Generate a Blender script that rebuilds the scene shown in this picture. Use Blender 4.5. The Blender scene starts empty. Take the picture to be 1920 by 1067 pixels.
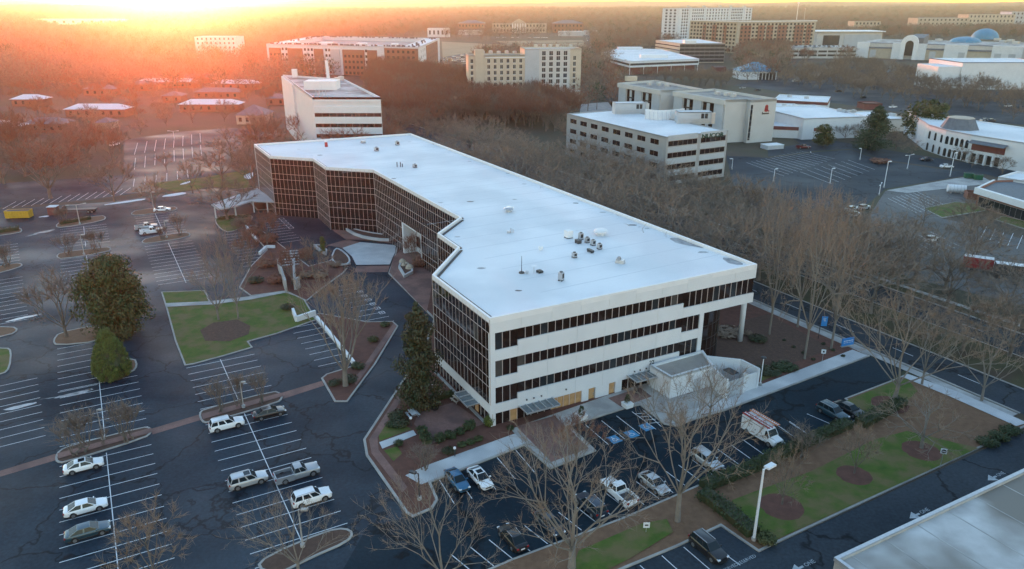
import bpy, bmesh, math, random
import numpy as np
from mathutils import Vector, Matrix

S = bpy.context.scene
COL = S.collection
# ------------------------------------------------------------------ camera, world, sun, exposure
CAM_H = 58.0
FPX = 1400.0
PITCH = math.atan2(529.5, FPX)
cam_data = bpy.data.cameras.new('camera')
cam_data.sensor_width = 36.0
cam_data.lens = FPX / 1920.0 * 36.0
cam_data.clip_start = 0.5
cam_data.clip_end = 40000
cam = bpy.data.objects.new('camera', cam_data)
cam.location = (0, 0, CAM_H)
cam.rotation_euler = (math.pi / 2 - PITCH, 0, 0)
COL.objects.link(cam)
S.camera = cam

SUN_AZ = math.radians(-23.3)          # bearing of the sun, left of straight ahead
SUN_EL = math.radians(1.3)
w = bpy.data.worlds.new('World')
S.world = w
w.use_nodes = True
nt = w.node_tree
nt.nodes.clear()
sky = nt.nodes.new('ShaderNodeTexSky')
sky.sky_type = 'NISHITA'
sky.sun_disc = False
sky.sun_elevation = SUN_EL
sky.sun_rotation = SUN_AZ
sky.air_density = 1.0
sky.dust_density = 0.15
sky.ozone_density = 1.75
bg = nt.nodes.new('ShaderNodeBackground')
bg.inputs['Strength'].default_value = 0.15
wo = nt.nodes.new('ShaderNodeOutputWorld')
nt.links.new(sky.outputs[0], bg.inputs[0])
nt.links.new(bg.outputs[0], wo.inputs[0])

sd = bpy.data.lights.new('sun', 'SUN')
sd.energy = 0.33
sd.angle = math.radians(0.5)
sd.color = (1.0, 0.19, 0.07)
sun = bpy.data.objects.new('sun', sd)
sun_dir = Vector((math.sin(SUN_AZ) * math.cos(SUN_EL), math.cos(SUN_AZ) * math.cos(SUN_EL), math.sin(SUN_EL)))
sun.rotation_euler = sun_dir.to_track_quat('Z', 'Y').to_euler()
sun.location = (0, 0, 300)
COL.objects.link(sun)

S.view_settings.view_transform = 'Standard'
S.view_settings.look = 'None'
S.view_settings.gamma = 1.0
S.view_settings.use_curve_mapping = False
S.view_settings.exposure = 3.55
S.cycles.max_bounces = 5
S.cycles.diffuse_bounces = 2
S.cycles.glossy_bounces = 3
S.cycles.transmission_bounces = 3
S.cycles.transparent_max_bounces = 6
S.cycles.volume_bounces = 0
S.cycles.use_denoising = True

# ------------------------------------------------------------------ helpers
rng = random.Random(7)
_c, _s = math.cos(PITCH), math.sin(PITCH)

def G(x, y, z=0.0):
    """plan position of a surveyed photograph point lying at height z"""
    X, Y = x - 960.0, y - 533.5
    d = (X, FPX * _c - Y * _s, -FPX * _s - Y * _c)
    t = (z - CAM_H) / d[2]
    return (d[0] * t, d[1] * t)

def top_height(base, ytop):
    """height of something standing on the ground point base whose top is seen at ytop"""
    dist = base[1]
    # solve along the vertical
    k = (533.5 - ytop) / FPX           # up / depth in camera space
    # up = Y s + Z c ; depth = Y c - Z s
    Z = dist * (k * _c - _s) / (_c + k * _s)
    return CAM_H + Z

A0 = math.radians(119.7)
U = (math.cos(A0 - math.pi / 2), math.sin(A0 - math.pi / 2))
V = (math.cos(A0), math.sin(A0))
O = G(918, 597, 17.3)

def W(u, v):
    return (O[0] + u * U[0] + v * V[0], O[1] + u * U[1] + v * V[1])

def tag(o, label=None, cat=None, group=None, kind=None):
    if label: o['label'] = label
    if cat: o['category'] = cat
    if group: o['group'] = group
    if kind: o['kind'] = kind
    return o

def thing(name, label, cat, loc=(0, 0, 0), rz=0.0, group=None):
    o = bpy.data.objects.new(name, None)
    o.empty_display_size = 0.5
    COL.objects.link(o)
    o.location = loc
    o.rotation_euler = (0, 0, rz)
    return tag(o, label, cat, group)

def kids(o):
    return [c for c in bpy.data.objects if c.parent == o]

def dup(o, loc, rz=0.0, scale=1.0, label=None, group=None, tree=None):
    r = o.copy(); COL.objects.link(r)
    r.location = loc; r.rotation_euler = (0, 0, rz)
    r.scale = (scale, scale, scale) if not isinstance(scale, tuple) else scale
    if label: r['label'] = label
    if group: r['group'] = group
    for ch, gs in (tree or []):
        c = ch.copy(); COL.objects.link(c); c.parent = r
        for g in gs:
            d = g.copy(); COL.objects.link(d); d.parent = c
    return r

def tree_of(o):
    return [(c, list(c.children)) for c in o.children]

class MB:
    def __init__(self):
        self.v = []; self.f = []; self.m = []; self.mi = 0
    def add(self, vs, fs):
        b = len(self.v)
        self.v.extend(vs)
        for f in fs:
            self.f.append(tuple(b + i for i in f)); self.m.append(self.mi)
    def box(self, c, s, rz=0.0, taper=1.0):
        hx, hy, hz = s[0] / 2, s[1] / 2, s[2] / 2
        co, si = math.cos(rz), math.sin(rz)
        vs = []
        for z, k in ((-hz, 1.0), (hz, taper)):
            for x, y in ((-hx, -hy), (hx, -hy), (hx, hy), (-hx, hy)):
                x *= k; y *= k
                vs.append((c[0] + x * co - y * si, c[1] + x * si + y * co, c[2] + z))
        self.add(vs, [(0, 3, 2, 1), (4, 5, 6, 7), (0, 1, 5, 4), (1, 2, 6, 5), (2, 3, 7, 6), (3, 0, 4, 7)])
    def prism(self, poly, z0, z1, bottom=False):
        n = len(poly)
        a = sum(poly[i][0] * poly[(i + 1) % n][1] - poly[(i + 1) % n][0] * poly[i][1] for i in range(n))
        if a < 0: poly = poly[::-1]
        vs = [(p[0], p[1], z0) for p in poly] + [(p[0], p[1], z1) for p in poly]
        fs = [tuple(range(n, 2 * n))] + [(i, (i + 1) % n, n + (i + 1) % n, n + i) for i in range(n)]
        if bottom: fs.append(tuple(range(n - 1, -1, -1)))
        self.add(vs, fs)
    def flat(self, poly, z):
        n = len(poly)
        a = sum(poly[i][0] * poly[(i + 1) % n][1] - poly[(i + 1) % n][0] * poly[i][1] for i in range(n))
        if a < 0: poly = poly[::-1]
        self.add([(p[0], p[1], z) for p in poly], [tuple(range(n))])
    def ring(self, outer, inner, z0, z1):
        """kerb: band between two loops with the same point count"""
        n = len(outer)
        vs = []
        for p in outer: vs.append((p[0], p[1], z0))
        for p in outer: vs.append((p[0], p[1], z1))
        for p in inner: vs.append((p[0], p[1], z1))
        for p in inner: vs.append((p[0], p[1], z0))
        fs = []
        for i in range(n):
            j = (i + 1) % n
            for k in range(3):
                fs.append((k * n + i, k * n + j, (k + 1) * n + j, (k + 1) * n + i))
        self.add(vs, fs)
    def quad(self, a, b, c, d):
        self.add([a, b, c, d], [(0, 1, 2, 3)])
    def tube(self, p0, p1, r0, r1=None, n=6, cap=True):
        r1 = r0 if r1 is None else r1
        p0 = Vector(p0); p1 = Vector(p1)
        d = (p1 - p0)
        if d.length < 1e-6: return
        d.normalize()
        a = d.orthogonal().normalized(); b = d.cross(a)
        vs = []
        for p, r in ((p0, r0), (p1, r1)):
            for i in range(n):
                t = 2 * math.pi * i / n
                vs.append(tuple(p + a * (r * math.cos(t)) + b * (r * math.sin(t))))
        fs = [(i, (i + 1) % n, n + (i + 1) % n, n + i) for i in range(n)]
        if cap: fs += [tuple(range(n - 1, -1, -1)), tuple(range(n, 2 * n))]
        self.add(vs, fs)
    def beam(self, p0, p1, wd, h):
        p0 = Vector(p0); p1 = Vector(p1)
        d = (p1 - p0).normalized()
        up = Vector((0, 0, 1)) if abs(d.z) < 0.99 else Vector((1, 0, 0))
        sx = d.cross(up).normalized(); uy = sx.cross(d).normalized()
        vs = []
        for p in (p0, p1):
            for i, j in ((-1, -1), (1, -1), (1, 1), (-1, 1)):
                vs.append(tuple(p + sx * (i * wd / 2) + uy * (j * h / 2)))
        self.add(vs, [(0, 1, 2, 3), (7, 6, 5, 4), (0, 4, 5, 1), (1, 5, 6, 2), (2, 6, 7, 3), (3, 7, 4, 0)])
    def lathe(self, prof, c, n=16):
        vs = []; m = len(prof)
        for r, z in prof:
            for i in range(n):
                t = 2 * math.pi * i / n
                vs.append((c[0] + r * math.cos(t), c[1] + r * math.sin(t), c[2] + z))
        fs = [(k * n + i, k * n + (i + 1) % n, (k + 1) * n + (i + 1) % n, (k + 1) * n + i) for k in range(m - 1) for i in range(n)]
        fs.append(tuple(range(n - 1, -1, -1))); fs.append(tuple((m - 1) * n + i for i in range(n)))
        self.add(vs, fs)
    def mesh(self, name, mats, smooth=False):
        me = bpy.data.meshes.new(name)
        me.from_pydata([tuple(p) for p in self.v], [], self.f)
        if not isinstance(mats, (list, tuple)): mats = [mats]
        for m in mats: me.materials.append(m)
        if len(mats) > 1: me.polygons.foreach_set('material_index', self.m)
        if smooth: me.polygons.foreach_set('use_smooth', [True] * len(me.polygons))
        me.update()
        return me
    def build(self, name, mats, parent=None, smooth=False, kind=None, loc=None, rz=None):
        me = self.mesh(name, mats, smooth)
        o = bpy.data.objects.new(name, me)
        COL.objects.link(o)
        if parent is not None: o.parent = parent
        if kind: o['kind'] = kind
        if loc: o.location = loc
        if rz is not None: o.rotation_euler = (0, 0, rz)
        return o

def offset(poly, d):
    """inward offset of a simple polygon"""
    n = len(poly)
    a = sum(poly[i][0] * poly[(i + 1) % n][1] - poly[(i + 1) % n][0] * poly[i][1] for i in range(n))
    sg = 1 if a > 0 else -1
    out = []
    for i in range(n):
        p0, p1, p2 = poly[i - 1], poly[i], poly[(i + 1) % n]
        e1 = Vector((p1[0] - p0[0], p1[1] - p0[1])); e2 = Vector((p2[0] - p1[0], p2[1] - p1[1]))
        if e1.length < 1e-6 or e2.length < 1e-6: out.append(p1); continue
        e1.normalize(); e2.normalize()
        n1 = Vector((-e1.y, e1.x)) * sg; n2 = Vector((-e2.y, e2.x)) * sg
        m = n1 + n2
        k = max(0.35, m.dot(n1) if m.length else 1)
        m = m / k if m.length > 1e-6 else n1
        out.append((p1[0] + m.x * d, p1[1] + m.y * d))
    return out

def smooth_loop(poly, it=2):
    for _ in range(it):
        q = []
        n = len(poly)
        for i in range(n):
            a, b = poly[i], poly[(i + 1) % n]
            q.append((a[0] * .75 + b[0] * .25, a[1] * .75 + b[1] * .25))
            q.append((a[0] * .25 + b[0] * .75, a[1] * .25 + b[1] * .75))
        poly = q
    return poly

# ------------------------------------------------------------------ materials
def mat(name, c, rough=0.7, c2=None, scale=1.0, amt=1.0, metal=0.0, spec=0.5, bump=0.0, bscale=None, detail=4, c3=None, scale3=0.1, emit=None, estr=0.0, rough2=None, coat=0.0, hue=False):
    m = bpy.data.materials.new(name)
    m.use_nodes = True
    t = m.node_tree; t.nodes.clear()
    out = t.nodes.new('ShaderNodeOutputMaterial')
    b = t.nodes.new('ShaderNodeBsdfPrincipled')
    t.links.new(b.outputs[0], out.inputs[0])
    b.inputs['Base Color'].default_value = (*c, 1)
    b.inputs['Roughness'].default_value = rough
    b.inputs['Metallic'].default_value = metal
    b.inputs['Specular IOR Level'].default_value = spec
    if coat: b.inputs['Coat Weight'].default_value = coat
    tc = t.nodes.new('ShaderNodeTexCoord')
    last = None
    if c2 is not None:
        n = t.nodes.new('ShaderNodeTexNoise'); n.inputs['Scale'].default_value = scale; n.inputs['Detail'].default_value = detail
        t.links.new(tc.outputs['Object'], n.inputs['Vector'])
        r = t.nodes.new('ShaderNodeValToRGB')
        r.color_ramp.elements[0].position = 0.5 - 0.22 / max(amt, .01) * amt; r.color_ramp.elements[1].position = 0.5 + 0.22
        r.color_ramp.elements[0].color = (*c, 1); r.color_ramp.elements[1].color = (*c2, 1)
        t.links.new(n.outputs['Fac'], r.inputs[0])
        last = r.outputs[0]
        if rough2 is not None:
            mr = t.nodes.new('ShaderNodeMapRange'); mr.inputs['From Min'].default_value = .3; mr.inputs['From Max'].default_value = .7
            mr.inputs['To Min'].default_value = rough; mr.inputs['To Max'].default_value = rough2
            t.links.new(n.outputs['Fac'], mr.inputs['Value']); t.links.new(mr.outputs[0], b.inputs['Roughness'])
        if c3 is not None:
            n3 = t.nodes.new('ShaderNodeTexNoise'); n3.inputs['Scale'].default_value = scale3; n3.inputs['Detail'].default_value = 3
            t.links.new(tc.outputs['Object'], n3.inputs['Vector'])
            r3 = t.nodes.new('ShaderNodeValToRGB'); r3.color_ramp.elements[0].position = .42; r3.color_ramp.elements[1].position = .62
            t.links.new(n3.outputs['Fac'], r3.inputs[0])
            mx = t.nodes.new('ShaderNodeMix'); mx.data_type = 'RGBA'
            t.links.new(r3.outputs[0], mx.inputs[0]); t.links.new(last, mx.inputs[6]); mx.inputs[7].default_value = (*c3, 1)
            last = mx.outputs[2]
        t.links.new(last, b.inputs['Base Color'])
    if bump:
        nb = t.nodes.new('ShaderNodeTexNoise'); nb.inputs['Scale'].default_value = bscale or scale * 4; nb.inputs['Detail'].default_value = 5
        t.links.new(tc.outputs['Object'], nb.inputs['Vector'])
        bp = t.nodes.new('ShaderNodeBump'); bp.inputs['Strength'].default_value = bump; bp.inputs['Distance'].default_value = .1
        t.links.new(nb.outputs['Fac'], bp.inputs['Height']); t.links.new(bp.outputs[0], b.inputs['Normal'])
    if emit:
        b.inputs['Emission Color'].default_value = (*emit, 1); b.inputs['Emission Strength'].default_value = estr
    return m

def asphalt_mat(name, base, light, wet=0.35, crack=True, cscale=.085):
    m = bpy.data.materials.new(name); m.use_nodes = True
    t = m.node_tree; t.nodes.clear()
    N = t.nodes.new; L = t.links.new
    out = N('ShaderNodeOutputMaterial'); b = N('ShaderNodeBsdfPrincipled'); L(b.outputs[0], out.inputs[0])
    tc = N('ShaderNodeTexCoord')
    n1 = N('ShaderNodeTexNoise'); n1.inputs['Scale'].default_value = .055; n1.inputs['Detail'].default_value = 7; n1.inputs['Roughness'].default_value = .62
    L(tc.outputs['Object'], n1.inputs['Vector'])
    r1 = N('ShaderNodeValToRGB'); e = r1.color_ramp.elements
    e[0].position = .36; e[0].color = (*base, 1); e[1].position = .66; e[1].color = (*light, 1)
    L(n1.outputs['Fac'], r1.inputs[0])
    n2 = N('ShaderNodeTexNoise'); n2.inputs['Scale'].default_value = 2.4; n2.inputs['Detail'].default_value = 6
    L(tc.outputs['Object'], n2.inputs['Vector'])
    mr2 = N('ShaderNodeMapRange'); mr2.inputs['From Min'].default_value = .3; mr2.inputs['From Max'].default_value = .7; mr2.inputs['To Min'].default_value = .78; mr2.inputs['To Max'].default_value = 1.2
    L(n2.outputs['Fac'], mr2.inputs['Value'])
    mul = N('ShaderNodeMix'); mul.data_type = 'RGBA'; mul.blend_type = 'MULTIPLY'; mul.inputs[0].default_value = 1
    L(r1.outputs[0], mul.inputs[6]); L(mr2.outputs[0], mul.inputs[7])
    last = mul.outputs[2]
    if crack:
        nd = N('ShaderNodeTexNoise'); nd.inputs['Scale'].default_value = .35; nd.inputs['Detail'].default_value = 4
        L(tc.outputs['Object'], nd.inputs['Vector'])
        ad = N('ShaderNodeMix'); ad.data_type = 'RGBA'; ad.blend_type = 'LINEAR_LIGHT'; ad.inputs[0].default_value = 1.0
        sc = N('ShaderNodeVectorMath'); sc.operation = 'SCALE'; sc.inputs['Scale'].default_value = 5.0
        sb = N('ShaderNodeVectorMath'); sb.operation = 'SUBTRACT'; sb.inputs[1].default_value = (.5, .5, .5)
        va = N('ShaderNodeVectorMath'); va.operation = 'ADD'
        L(nd.outputs['Color'], sb.inputs[0]); L(sb.outputs[0], sc.inputs[0]); L(sc.outputs[0], va.inputs[0]); L(tc.outputs['Object'], va.inputs[1])
        vo = N('ShaderNodeTexVoronoi'); vo.feature = 'DISTANCE_TO_EDGE'; vo.inputs['Scale'].default_value = cscale
        L(va.outputs[0], vo.inputs['Vector'])
        cr = N('ShaderNodeValToRGB'); cr.color_ramp.elements[0].position = .004; cr.color_ramp.elements[0].color = (.25, .25, .25, 1); cr.color_ramp.elements[1].position = .018; cr.color_ramp.elements[1].color = (1, 1, 1, 1)
        L(vo.outputs['Distance'], cr.inputs[0])
        m2 = N('ShaderNodeMix'); m2.data_type = 'RGBA'; m2.blend_type = 'MULTIPLY'; m2.inputs[0].default_value = .9
        L(last, m2.inputs[6]); L(cr.outputs[0], m2.inputs[7]); last = m2.outputs[2]
    L(last, b.inputs['Base Color'])
    n4 = N('ShaderNodeTexNoise'); n4.inputs['Scale'].default_value = .03; n4.inputs['Detail'].default_value = 6
    mp = N('ShaderNodeMapping'); mp.inputs['Location'].default_value = (31, 7, 0); mp.inputs['Scale'].default_value = (1, 1.8, 1); mp.inputs['Rotation'].default_value = (0, 0, .5)
    L(tc.outputs['Object'], mp.inputs[0]); L(mp.outputs[0], n4.inputs['Vector'])
    mr = N('ShaderNodeMapRange'); mr.inputs['From Min'].default_value = .35; mr.inputs['From Max'].default_value = .68; mr.inputs['To Min'].default_value = .75; mr.inputs['To Max'].default_value = wet
    L(n4.outputs['Fac'], mr.inputs['Value']); L(mr.outputs[0], b.inputs['Roughness'])
    b.inputs['Specular IOR Level'].default_value = .11
    return m

M = {}
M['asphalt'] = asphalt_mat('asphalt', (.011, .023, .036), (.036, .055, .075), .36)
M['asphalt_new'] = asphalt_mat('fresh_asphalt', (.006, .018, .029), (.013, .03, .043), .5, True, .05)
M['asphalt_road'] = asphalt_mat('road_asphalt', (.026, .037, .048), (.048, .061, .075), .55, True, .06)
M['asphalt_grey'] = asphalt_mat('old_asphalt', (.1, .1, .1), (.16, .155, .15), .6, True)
M['paint'] = mat('road_paint', (.78, .8, .82), .6, (.55, .57, .6), 1.3)
M['blue_paint'] = mat('blue_paint', (.05, .3, .55), .6, (.04, .22, .42), 2)
M['concrete'] = mat('concrete', (.36, .35, .33), .85, (.46, .45, .43), .9, c3=(.3, .29, .28), scale3=.25)
M['concrete_light'] = mat('pale_concrete', (.5, .5, .5), .8, (.6, .6, .6), .4, c3=(.42, .43, .44), scale3=.15)
M['kerb'] = mat('kerb_concrete', (.27, .26, .245), .85, (.42, .4, .37), .5)
M['brick_pave'] = mat('brick_paving', (.2, .105, .085), .85, (.27, .15, .125), 3.5, c3=(.15, .085, .075), scale3=.3)
M['brick'] = mat('brick_wall', (.22, .1, .07), .85, (.3, .14, .1), 2.0)
M['mulch'] = mat('mulch', (.075, .04, .028), .95, (.115, .065, .045), 1.8, bump=.6, bscale=4)
M['mulch_red'] = mat('red_mulch', (.1, .042, .03), .95, (.15, .065, .045), .9, bump=.6, bscale=4)
M['pine_straw'] = mat('pine_straw', (.15, .08, .045), .95, (.21, .115, .065), 1.1, bump=.6, bscale=4)
M['lawn'] = mat('winter_lawn', (.05, .098, .008), .95, (.095, .13, .016), .7, c3=(.15, .12, .045), scale3=.33, bump=.7, bscale=9)
M['ground'] = mat('winter_ground', (.062, .046, .034), .95, (.09, .07, .05), .05, c3=(.055, .058, .028), scale3=.02, bump=.3, bscale=2)
M['dry_lawn'] = mat('dry_lawn', (.05, .052, .02), .95, (.085, .075, .035), .5, c3=(.075, .05, .032), scale3=.15, bump=.6, bscale=8)
M['field'] = mat('dry_field', (.24, .2, .12), .95, (.3, .25, .16), .02)
M['white_panel'] = mat('white_panel', (.66, .67, .68), .6, (.72, .73, .74), .35)
M['white_roof'] = mat('white_roof_membrane', (.72, .735, .75), .7, (.8, .81, .82), .1, c3=(.64, .66, .68), scale3=.06)
M['parapet'] = mat('parapet_cap', (.8, .8, .8), .55, (.74, .74, .74), .5)
M['mullion'] = mat('mullion', (.5, .43, .4), .6, (.56, .49, .46), 1, spec=.2)
M['glass'] = mat('tinted_glass', (.016, .010, .009), .06, (.026, .016, .014), .45, spec=.6)
M['glass_blue'] = mat('grey_glass', (.015, .02, .024), .07, (.03, .035, .04), .5, spec=.6)
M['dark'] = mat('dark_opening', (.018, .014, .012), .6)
M['canopy_glass'] = mat('canopy_glass', (.1, .13, .14), .12, (.15, .18, .19), 2, spec=.7)
M['metal'] = mat('galvanised_metal', (.55, .56, .58), .4, (.45, .46, .48), 3, metal=.6)
M['metal_dark'] = mat('dark_metal', (.05, .05, .055), .5, (.08, .08, .085), 3, metal=.4)
M['post'] = mat('lamp_post_paint', (.5, .48, .46), .5, (.42, .4, .38), 2, metal=.2)
M['wet'] = mat('ponded_water', (.28, .29, .31), .12, (.42, .43, .45), .8, spec=.6)
M['stain'] = mat('roof_stain', (.2, .2, .21), .6, (.42, .42, .43), 1.1)
M['bark'] = mat('bark', (.13, .105, .085), .9, (.2, .165, .135), 1.5)
M['bark_pale'] = mat('pale_bark', (.25, .215, .18), .9, (.17, .148, .125), 1.2)
M['twig'] = mat('twigs', (.18, .135, .105), .9, (.25, .195, .155), .6)
M['twig_pale'] = mat('pale_twigs', (.24, .17, .122), .9, (.31, .23, .17), .6)
M['twig_red'] = mat('reddish_twigs', (.2, .095, .065), .9, (.26, .125, .085), .6)
M['leaf_dark'] = mat('dark_evergreen_leaf', (.022, .036, .012), .6, (.045, .056, .018), .8, c3=(.055, .048, .018), scale3=.45)
M['leaf_olive'] = mat('olive_leaf', (.028, .052, .012), .65, (.07, .085, .02), .7, c3=(.095, .085, .026), scale3=.25)
M['leaf_green'] = mat('hedge_leaf', (.026, .045, .014), .7, (.05, .07, .02), .9)
M['leaf_bright'] = mat('bright_evergreen_leaf', (.075, .1, .015), .7, (.11, .13, .022), .9)
M['leaf_conifer'] = mat('conifer_needles', (.03, .05, .022), .75, (.055, .08, .035), .9)
M['stone'] = mat('tan_stone', (.42, .36, .28), .8, (.5, .43, .34), .4)
M['beige'] = mat('beige_render', (.5, .43, .33), .8, (.56, .48, .38), .3)
M['office_grey'] = mat('office_grey_panel', (.33, .32, .31), .75, (.38, .37, .36), .3)
M['glass_mid'] = mat('blind_behind_glass', (.06, .052, .048), .12, (.09, .08, .072), .6, spec=.6)
M['ice'] = mat('thin_ice', (.2, .21, .23), .25, (.34, .35, .37), .9)
M['beige_panel'] = mat('grey_beige_panel', (.52, .5, .47), .75, (.58, .56, .53), .2)
M['grey_panel'] = mat('grey_panel', (.42, .44, .46), .7, (.48, .5, .52), .2)
M['gravel'] = mat('gravel_roof', (.3, .27, .24), .9, (.4, .36, .32), .5, c3=(.22, .21, .2), scale3=.1)
M['old_roof'] = mat('weathered_roof', (.34, .33, .32), .8, (.62, .62, .61), .28, c3=(.2, .18, .155), scale3=.1, detail=9)
M['slate'] = mat('slate_roof', (.1, .115, .135), .7, (.15, .165, .185), 1)
M['blue_roof'] = mat('blue_metal_roof', (.05, .22, .36), .45, (.06, .26, .4), .3)
M['red_band'] = mat('dark_red_band', (.16, .05, .045), .8, (.2, .07, .06), .6)
M['rubber'] = mat('tyre_rubber', (.018, .018, .019), .85)
M['rim'] = mat('alloy_rim', (.4, .41, .42), .35, (.3, .31, .32), 8, metal=.8)
M['car_glass'] = mat('car_glass', (.012, .022, .028), .08, spec=.3)
M['headlamp'] = mat('headlamp_glass', (.7, .72, .75), .1, (.6, .62, .65), 9)
M['taillamp'] = mat('taillamp', (.3, .015, .012), .2, (.22, .01, .01), 8)
M['yellow'] = mat('yellow_skip', (.62, .38, .03), .55, (.52, .3, .03), 1.4)
M['orange'] = mat('orange_fibreglass', (.6, .2, .07), .5, (.5, .15, .05), 2)
M['faded_paint'] = mat('faded_paint', (.5, .55, .58), .7, (.3, .34, .37), 3)
M['leaf_litter'] = mat('leaf_litter', (.14, .075, .04), .9, (.2, .12, .06), 3)
M['red'] = mat('red_paint', (.42, .03, .035), .5, (.27, .025, .025), 1)
M['green_paint'] = mat('green_paint', (.02, .13, .06), .5, (.02, .1, .05), 1)
M['sign_blue'] = mat('blue_banner', (.02, .2, .55), .6, (.03, .25, .62), 1.5)
M['sign_white'] = mat('sign_white', (.75, .76, .78), .5, (.7, .71, .73), 3)
M['black'] = mat('black_print', (.02, .02, .022), .6)
M['green_letter'] = mat('green_letters', (.006, .05, .03), .6)
M['snow'] = mat('old_snow', (.75, .77, .8), .8, (.68, .7, .73), .8)
M['wood'] = mat('amber_wood_panel', (.45, .26, .11), .6, (.52, .32, .15), 1.5)
M['lamp_lit'] = mat('lit_lamp', (.9, .85, .75), .4, emit=(1, .82, .55), estr=3.0)
M['window_lit'] = mat('lit_interior', (.16, .105, .055), .35, (.36, .255, .13), .9, emit=(1, .6, .25), estr=.008)
for nm, c in dict(white=(.78, .79, .8), silver=(.42, .44, .46), grey=(.3, .315, .335), black=(.012, .012, .014), teal=(.025, .065, .09), blue=(.03, .13, .24), navy=(.012, .025, .045), darkred=(.12, .015, .018), beige=(.45, .4, .32)).items():
    M['car_' + nm] = mat('car_paint_' + nm, c, .28, tuple(min(1, x * 1.06) for x in c), .8, coat=.5, metal=.3 if nm in ('silver', 'grey', 'teal', 'blue') else 0)
# ------------------------------------------------------------------ terrain and sky-side haze
def hashn(x, y):
    s = 0.0
    for k, (fx, fy, a) in enumerate(((1 / 2600, 1 / 1900, 1.0), (1 / 1100, 1 / 850, .55), (1 / 470, 1 / 390, .3), (1 / 190, 1 / 160, .16))):
        s += a * math.sin(x * fx * 6.28 + 1.7 * k + 1.3 * math.sin(y * fy * 3.1 + k)) * math.cos(y * fy * 6.28 + 2.1 * k + 1.1 * math.sin(x * fx * 2.7))
    return s

def hill_z(x, y):
    d = math.hypot(x, y)
    k = min(1.0, max(0.0, (d - 2300) / 5200))
    return k * (25 + 15 * hashn(x, y)) + (k ** 2) * 22

mb = MB()
ys = [-350, -150, 0, 150, 300, 500, 800, 1200, 1700] + [2100 + 6900 * (i / 90) ** 1.25 for i in range(91)]
nx = 200
for yy in ys:
    for i in range(nx + 1):
        xx = -9000 + 18000 * i / nx
        mb.v.append((xx, yy, hill_z(xx, yy) - .04))
for j in range(len(ys) - 1):
    for i in range(nx):
        a = j * (nx + 1) + i
        mb.f.append((a, a + 1, a + nx + 2, a + nx + 1)); mb.m.append(0)
mb.build('ground', M['ground'], smooth=True, kind='structure')

hz = MB(); hz.box((0, 4300, 46.0), (18600, 9700, 94.0))
hm = bpy.data.materials.new('haze'); hm.use_nodes = True
ht = hm.node_tree; ht.nodes.clear()
ho = ht.nodes.new('ShaderNodeOutputMaterial'); hv = ht.nodes.new('ShaderNodeVolumePrincipled')
hv.inputs['Color'].default_value = (1.0, .89, .84, 1)
hv.inputs['Density'].default_value = 0.00011
hv.inputs['Anisotropy'].default_value = 0.895
ht.links.new(hv.outputs[0], ho.inputs['Volume'])
hz.build('haze', hm, kind='stuff')

# the sun's disc on the horizon
sb = MB()
sdir = Vector((math.sin(SUN_AZ), math.cos(SUN_AZ), 0))
R_s = 26000.0
bm = bmesh.new(); bmesh.ops.create_icosphere(bm, subdivisions=3, radius=R_s * math.tan(math.radians(.36)))
me = bpy.data.meshes.new('sun_disc'); bm.to_mesh(me); bm.free()
me.materials.append(mat('sun_disc', (1, .8, .4), emit=(1, .8, .42), estr=40))
so = bpy.data.objects.new('sun_disc', me); COL.objects.link(so)
so.location = sdir * R_s + Vector((0, 0, CAM_H + R_s * math.tan(math.radians(.02))))
so['kind'] = 'structure'

# ------------------------------------------------------------------ ground surfaces
ZC = {}
def area(name, pts, z, m, world=False, kind='structure'):
    if z > .05:
        k_ = round(z, 2); ZC[k_] = ZC.get(k_, -1) + 1; z += .004 * ZC[k_]
    poly = pts if world else [G(*p) for p in pts]
    b = MB(); b.flat(poly, z)
    return b.build(name, m, kind=kind)

def kerbed(name, pts, m, top=.13, kw=.28, world=False, smooth=0, kerbtop=None, inset=None):
    poly = pts if world else [G(*p) for p in pts]
    if smooth: poly = smooth_loop(poly, smooth)
    a = sum(poly[i][0] * poly[(i + 1) % len(poly)][1] - poly[(i + 1) % len(poly)][0] * poly[i][1] for i in range(len(poly)))
    if a < 0: poly = poly[::-1]
    inn = offset(poly, kw)
    b = MB(); b.flat(inn, top - .02)
    o = b.build(name, m, kind='structure')
    k = MB(); k.ring(poly, inn, -.05, top)
    k.build('kerb', M['kerb'], parent=o)
    return o

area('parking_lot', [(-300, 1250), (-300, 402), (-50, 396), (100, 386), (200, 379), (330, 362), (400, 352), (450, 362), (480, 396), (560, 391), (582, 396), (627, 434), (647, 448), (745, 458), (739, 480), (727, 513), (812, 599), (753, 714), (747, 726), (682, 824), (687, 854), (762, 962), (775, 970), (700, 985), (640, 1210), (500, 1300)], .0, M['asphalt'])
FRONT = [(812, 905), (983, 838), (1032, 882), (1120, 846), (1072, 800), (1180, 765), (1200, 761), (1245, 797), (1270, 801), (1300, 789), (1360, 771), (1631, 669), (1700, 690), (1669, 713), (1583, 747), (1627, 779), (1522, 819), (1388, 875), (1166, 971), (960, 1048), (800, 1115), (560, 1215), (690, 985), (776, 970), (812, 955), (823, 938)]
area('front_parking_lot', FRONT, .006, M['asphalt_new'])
area('access_road', [(1352, 988), (1423, 1036), (1440, 1028), (1938, 800), (2150, 700), (2500, 1000), (1700, 1500), (900, 1500), (700, 1350), (1000, 1145), (1173, 1067), (1270, 1027)], .003, M['asphalt_road'])

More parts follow.
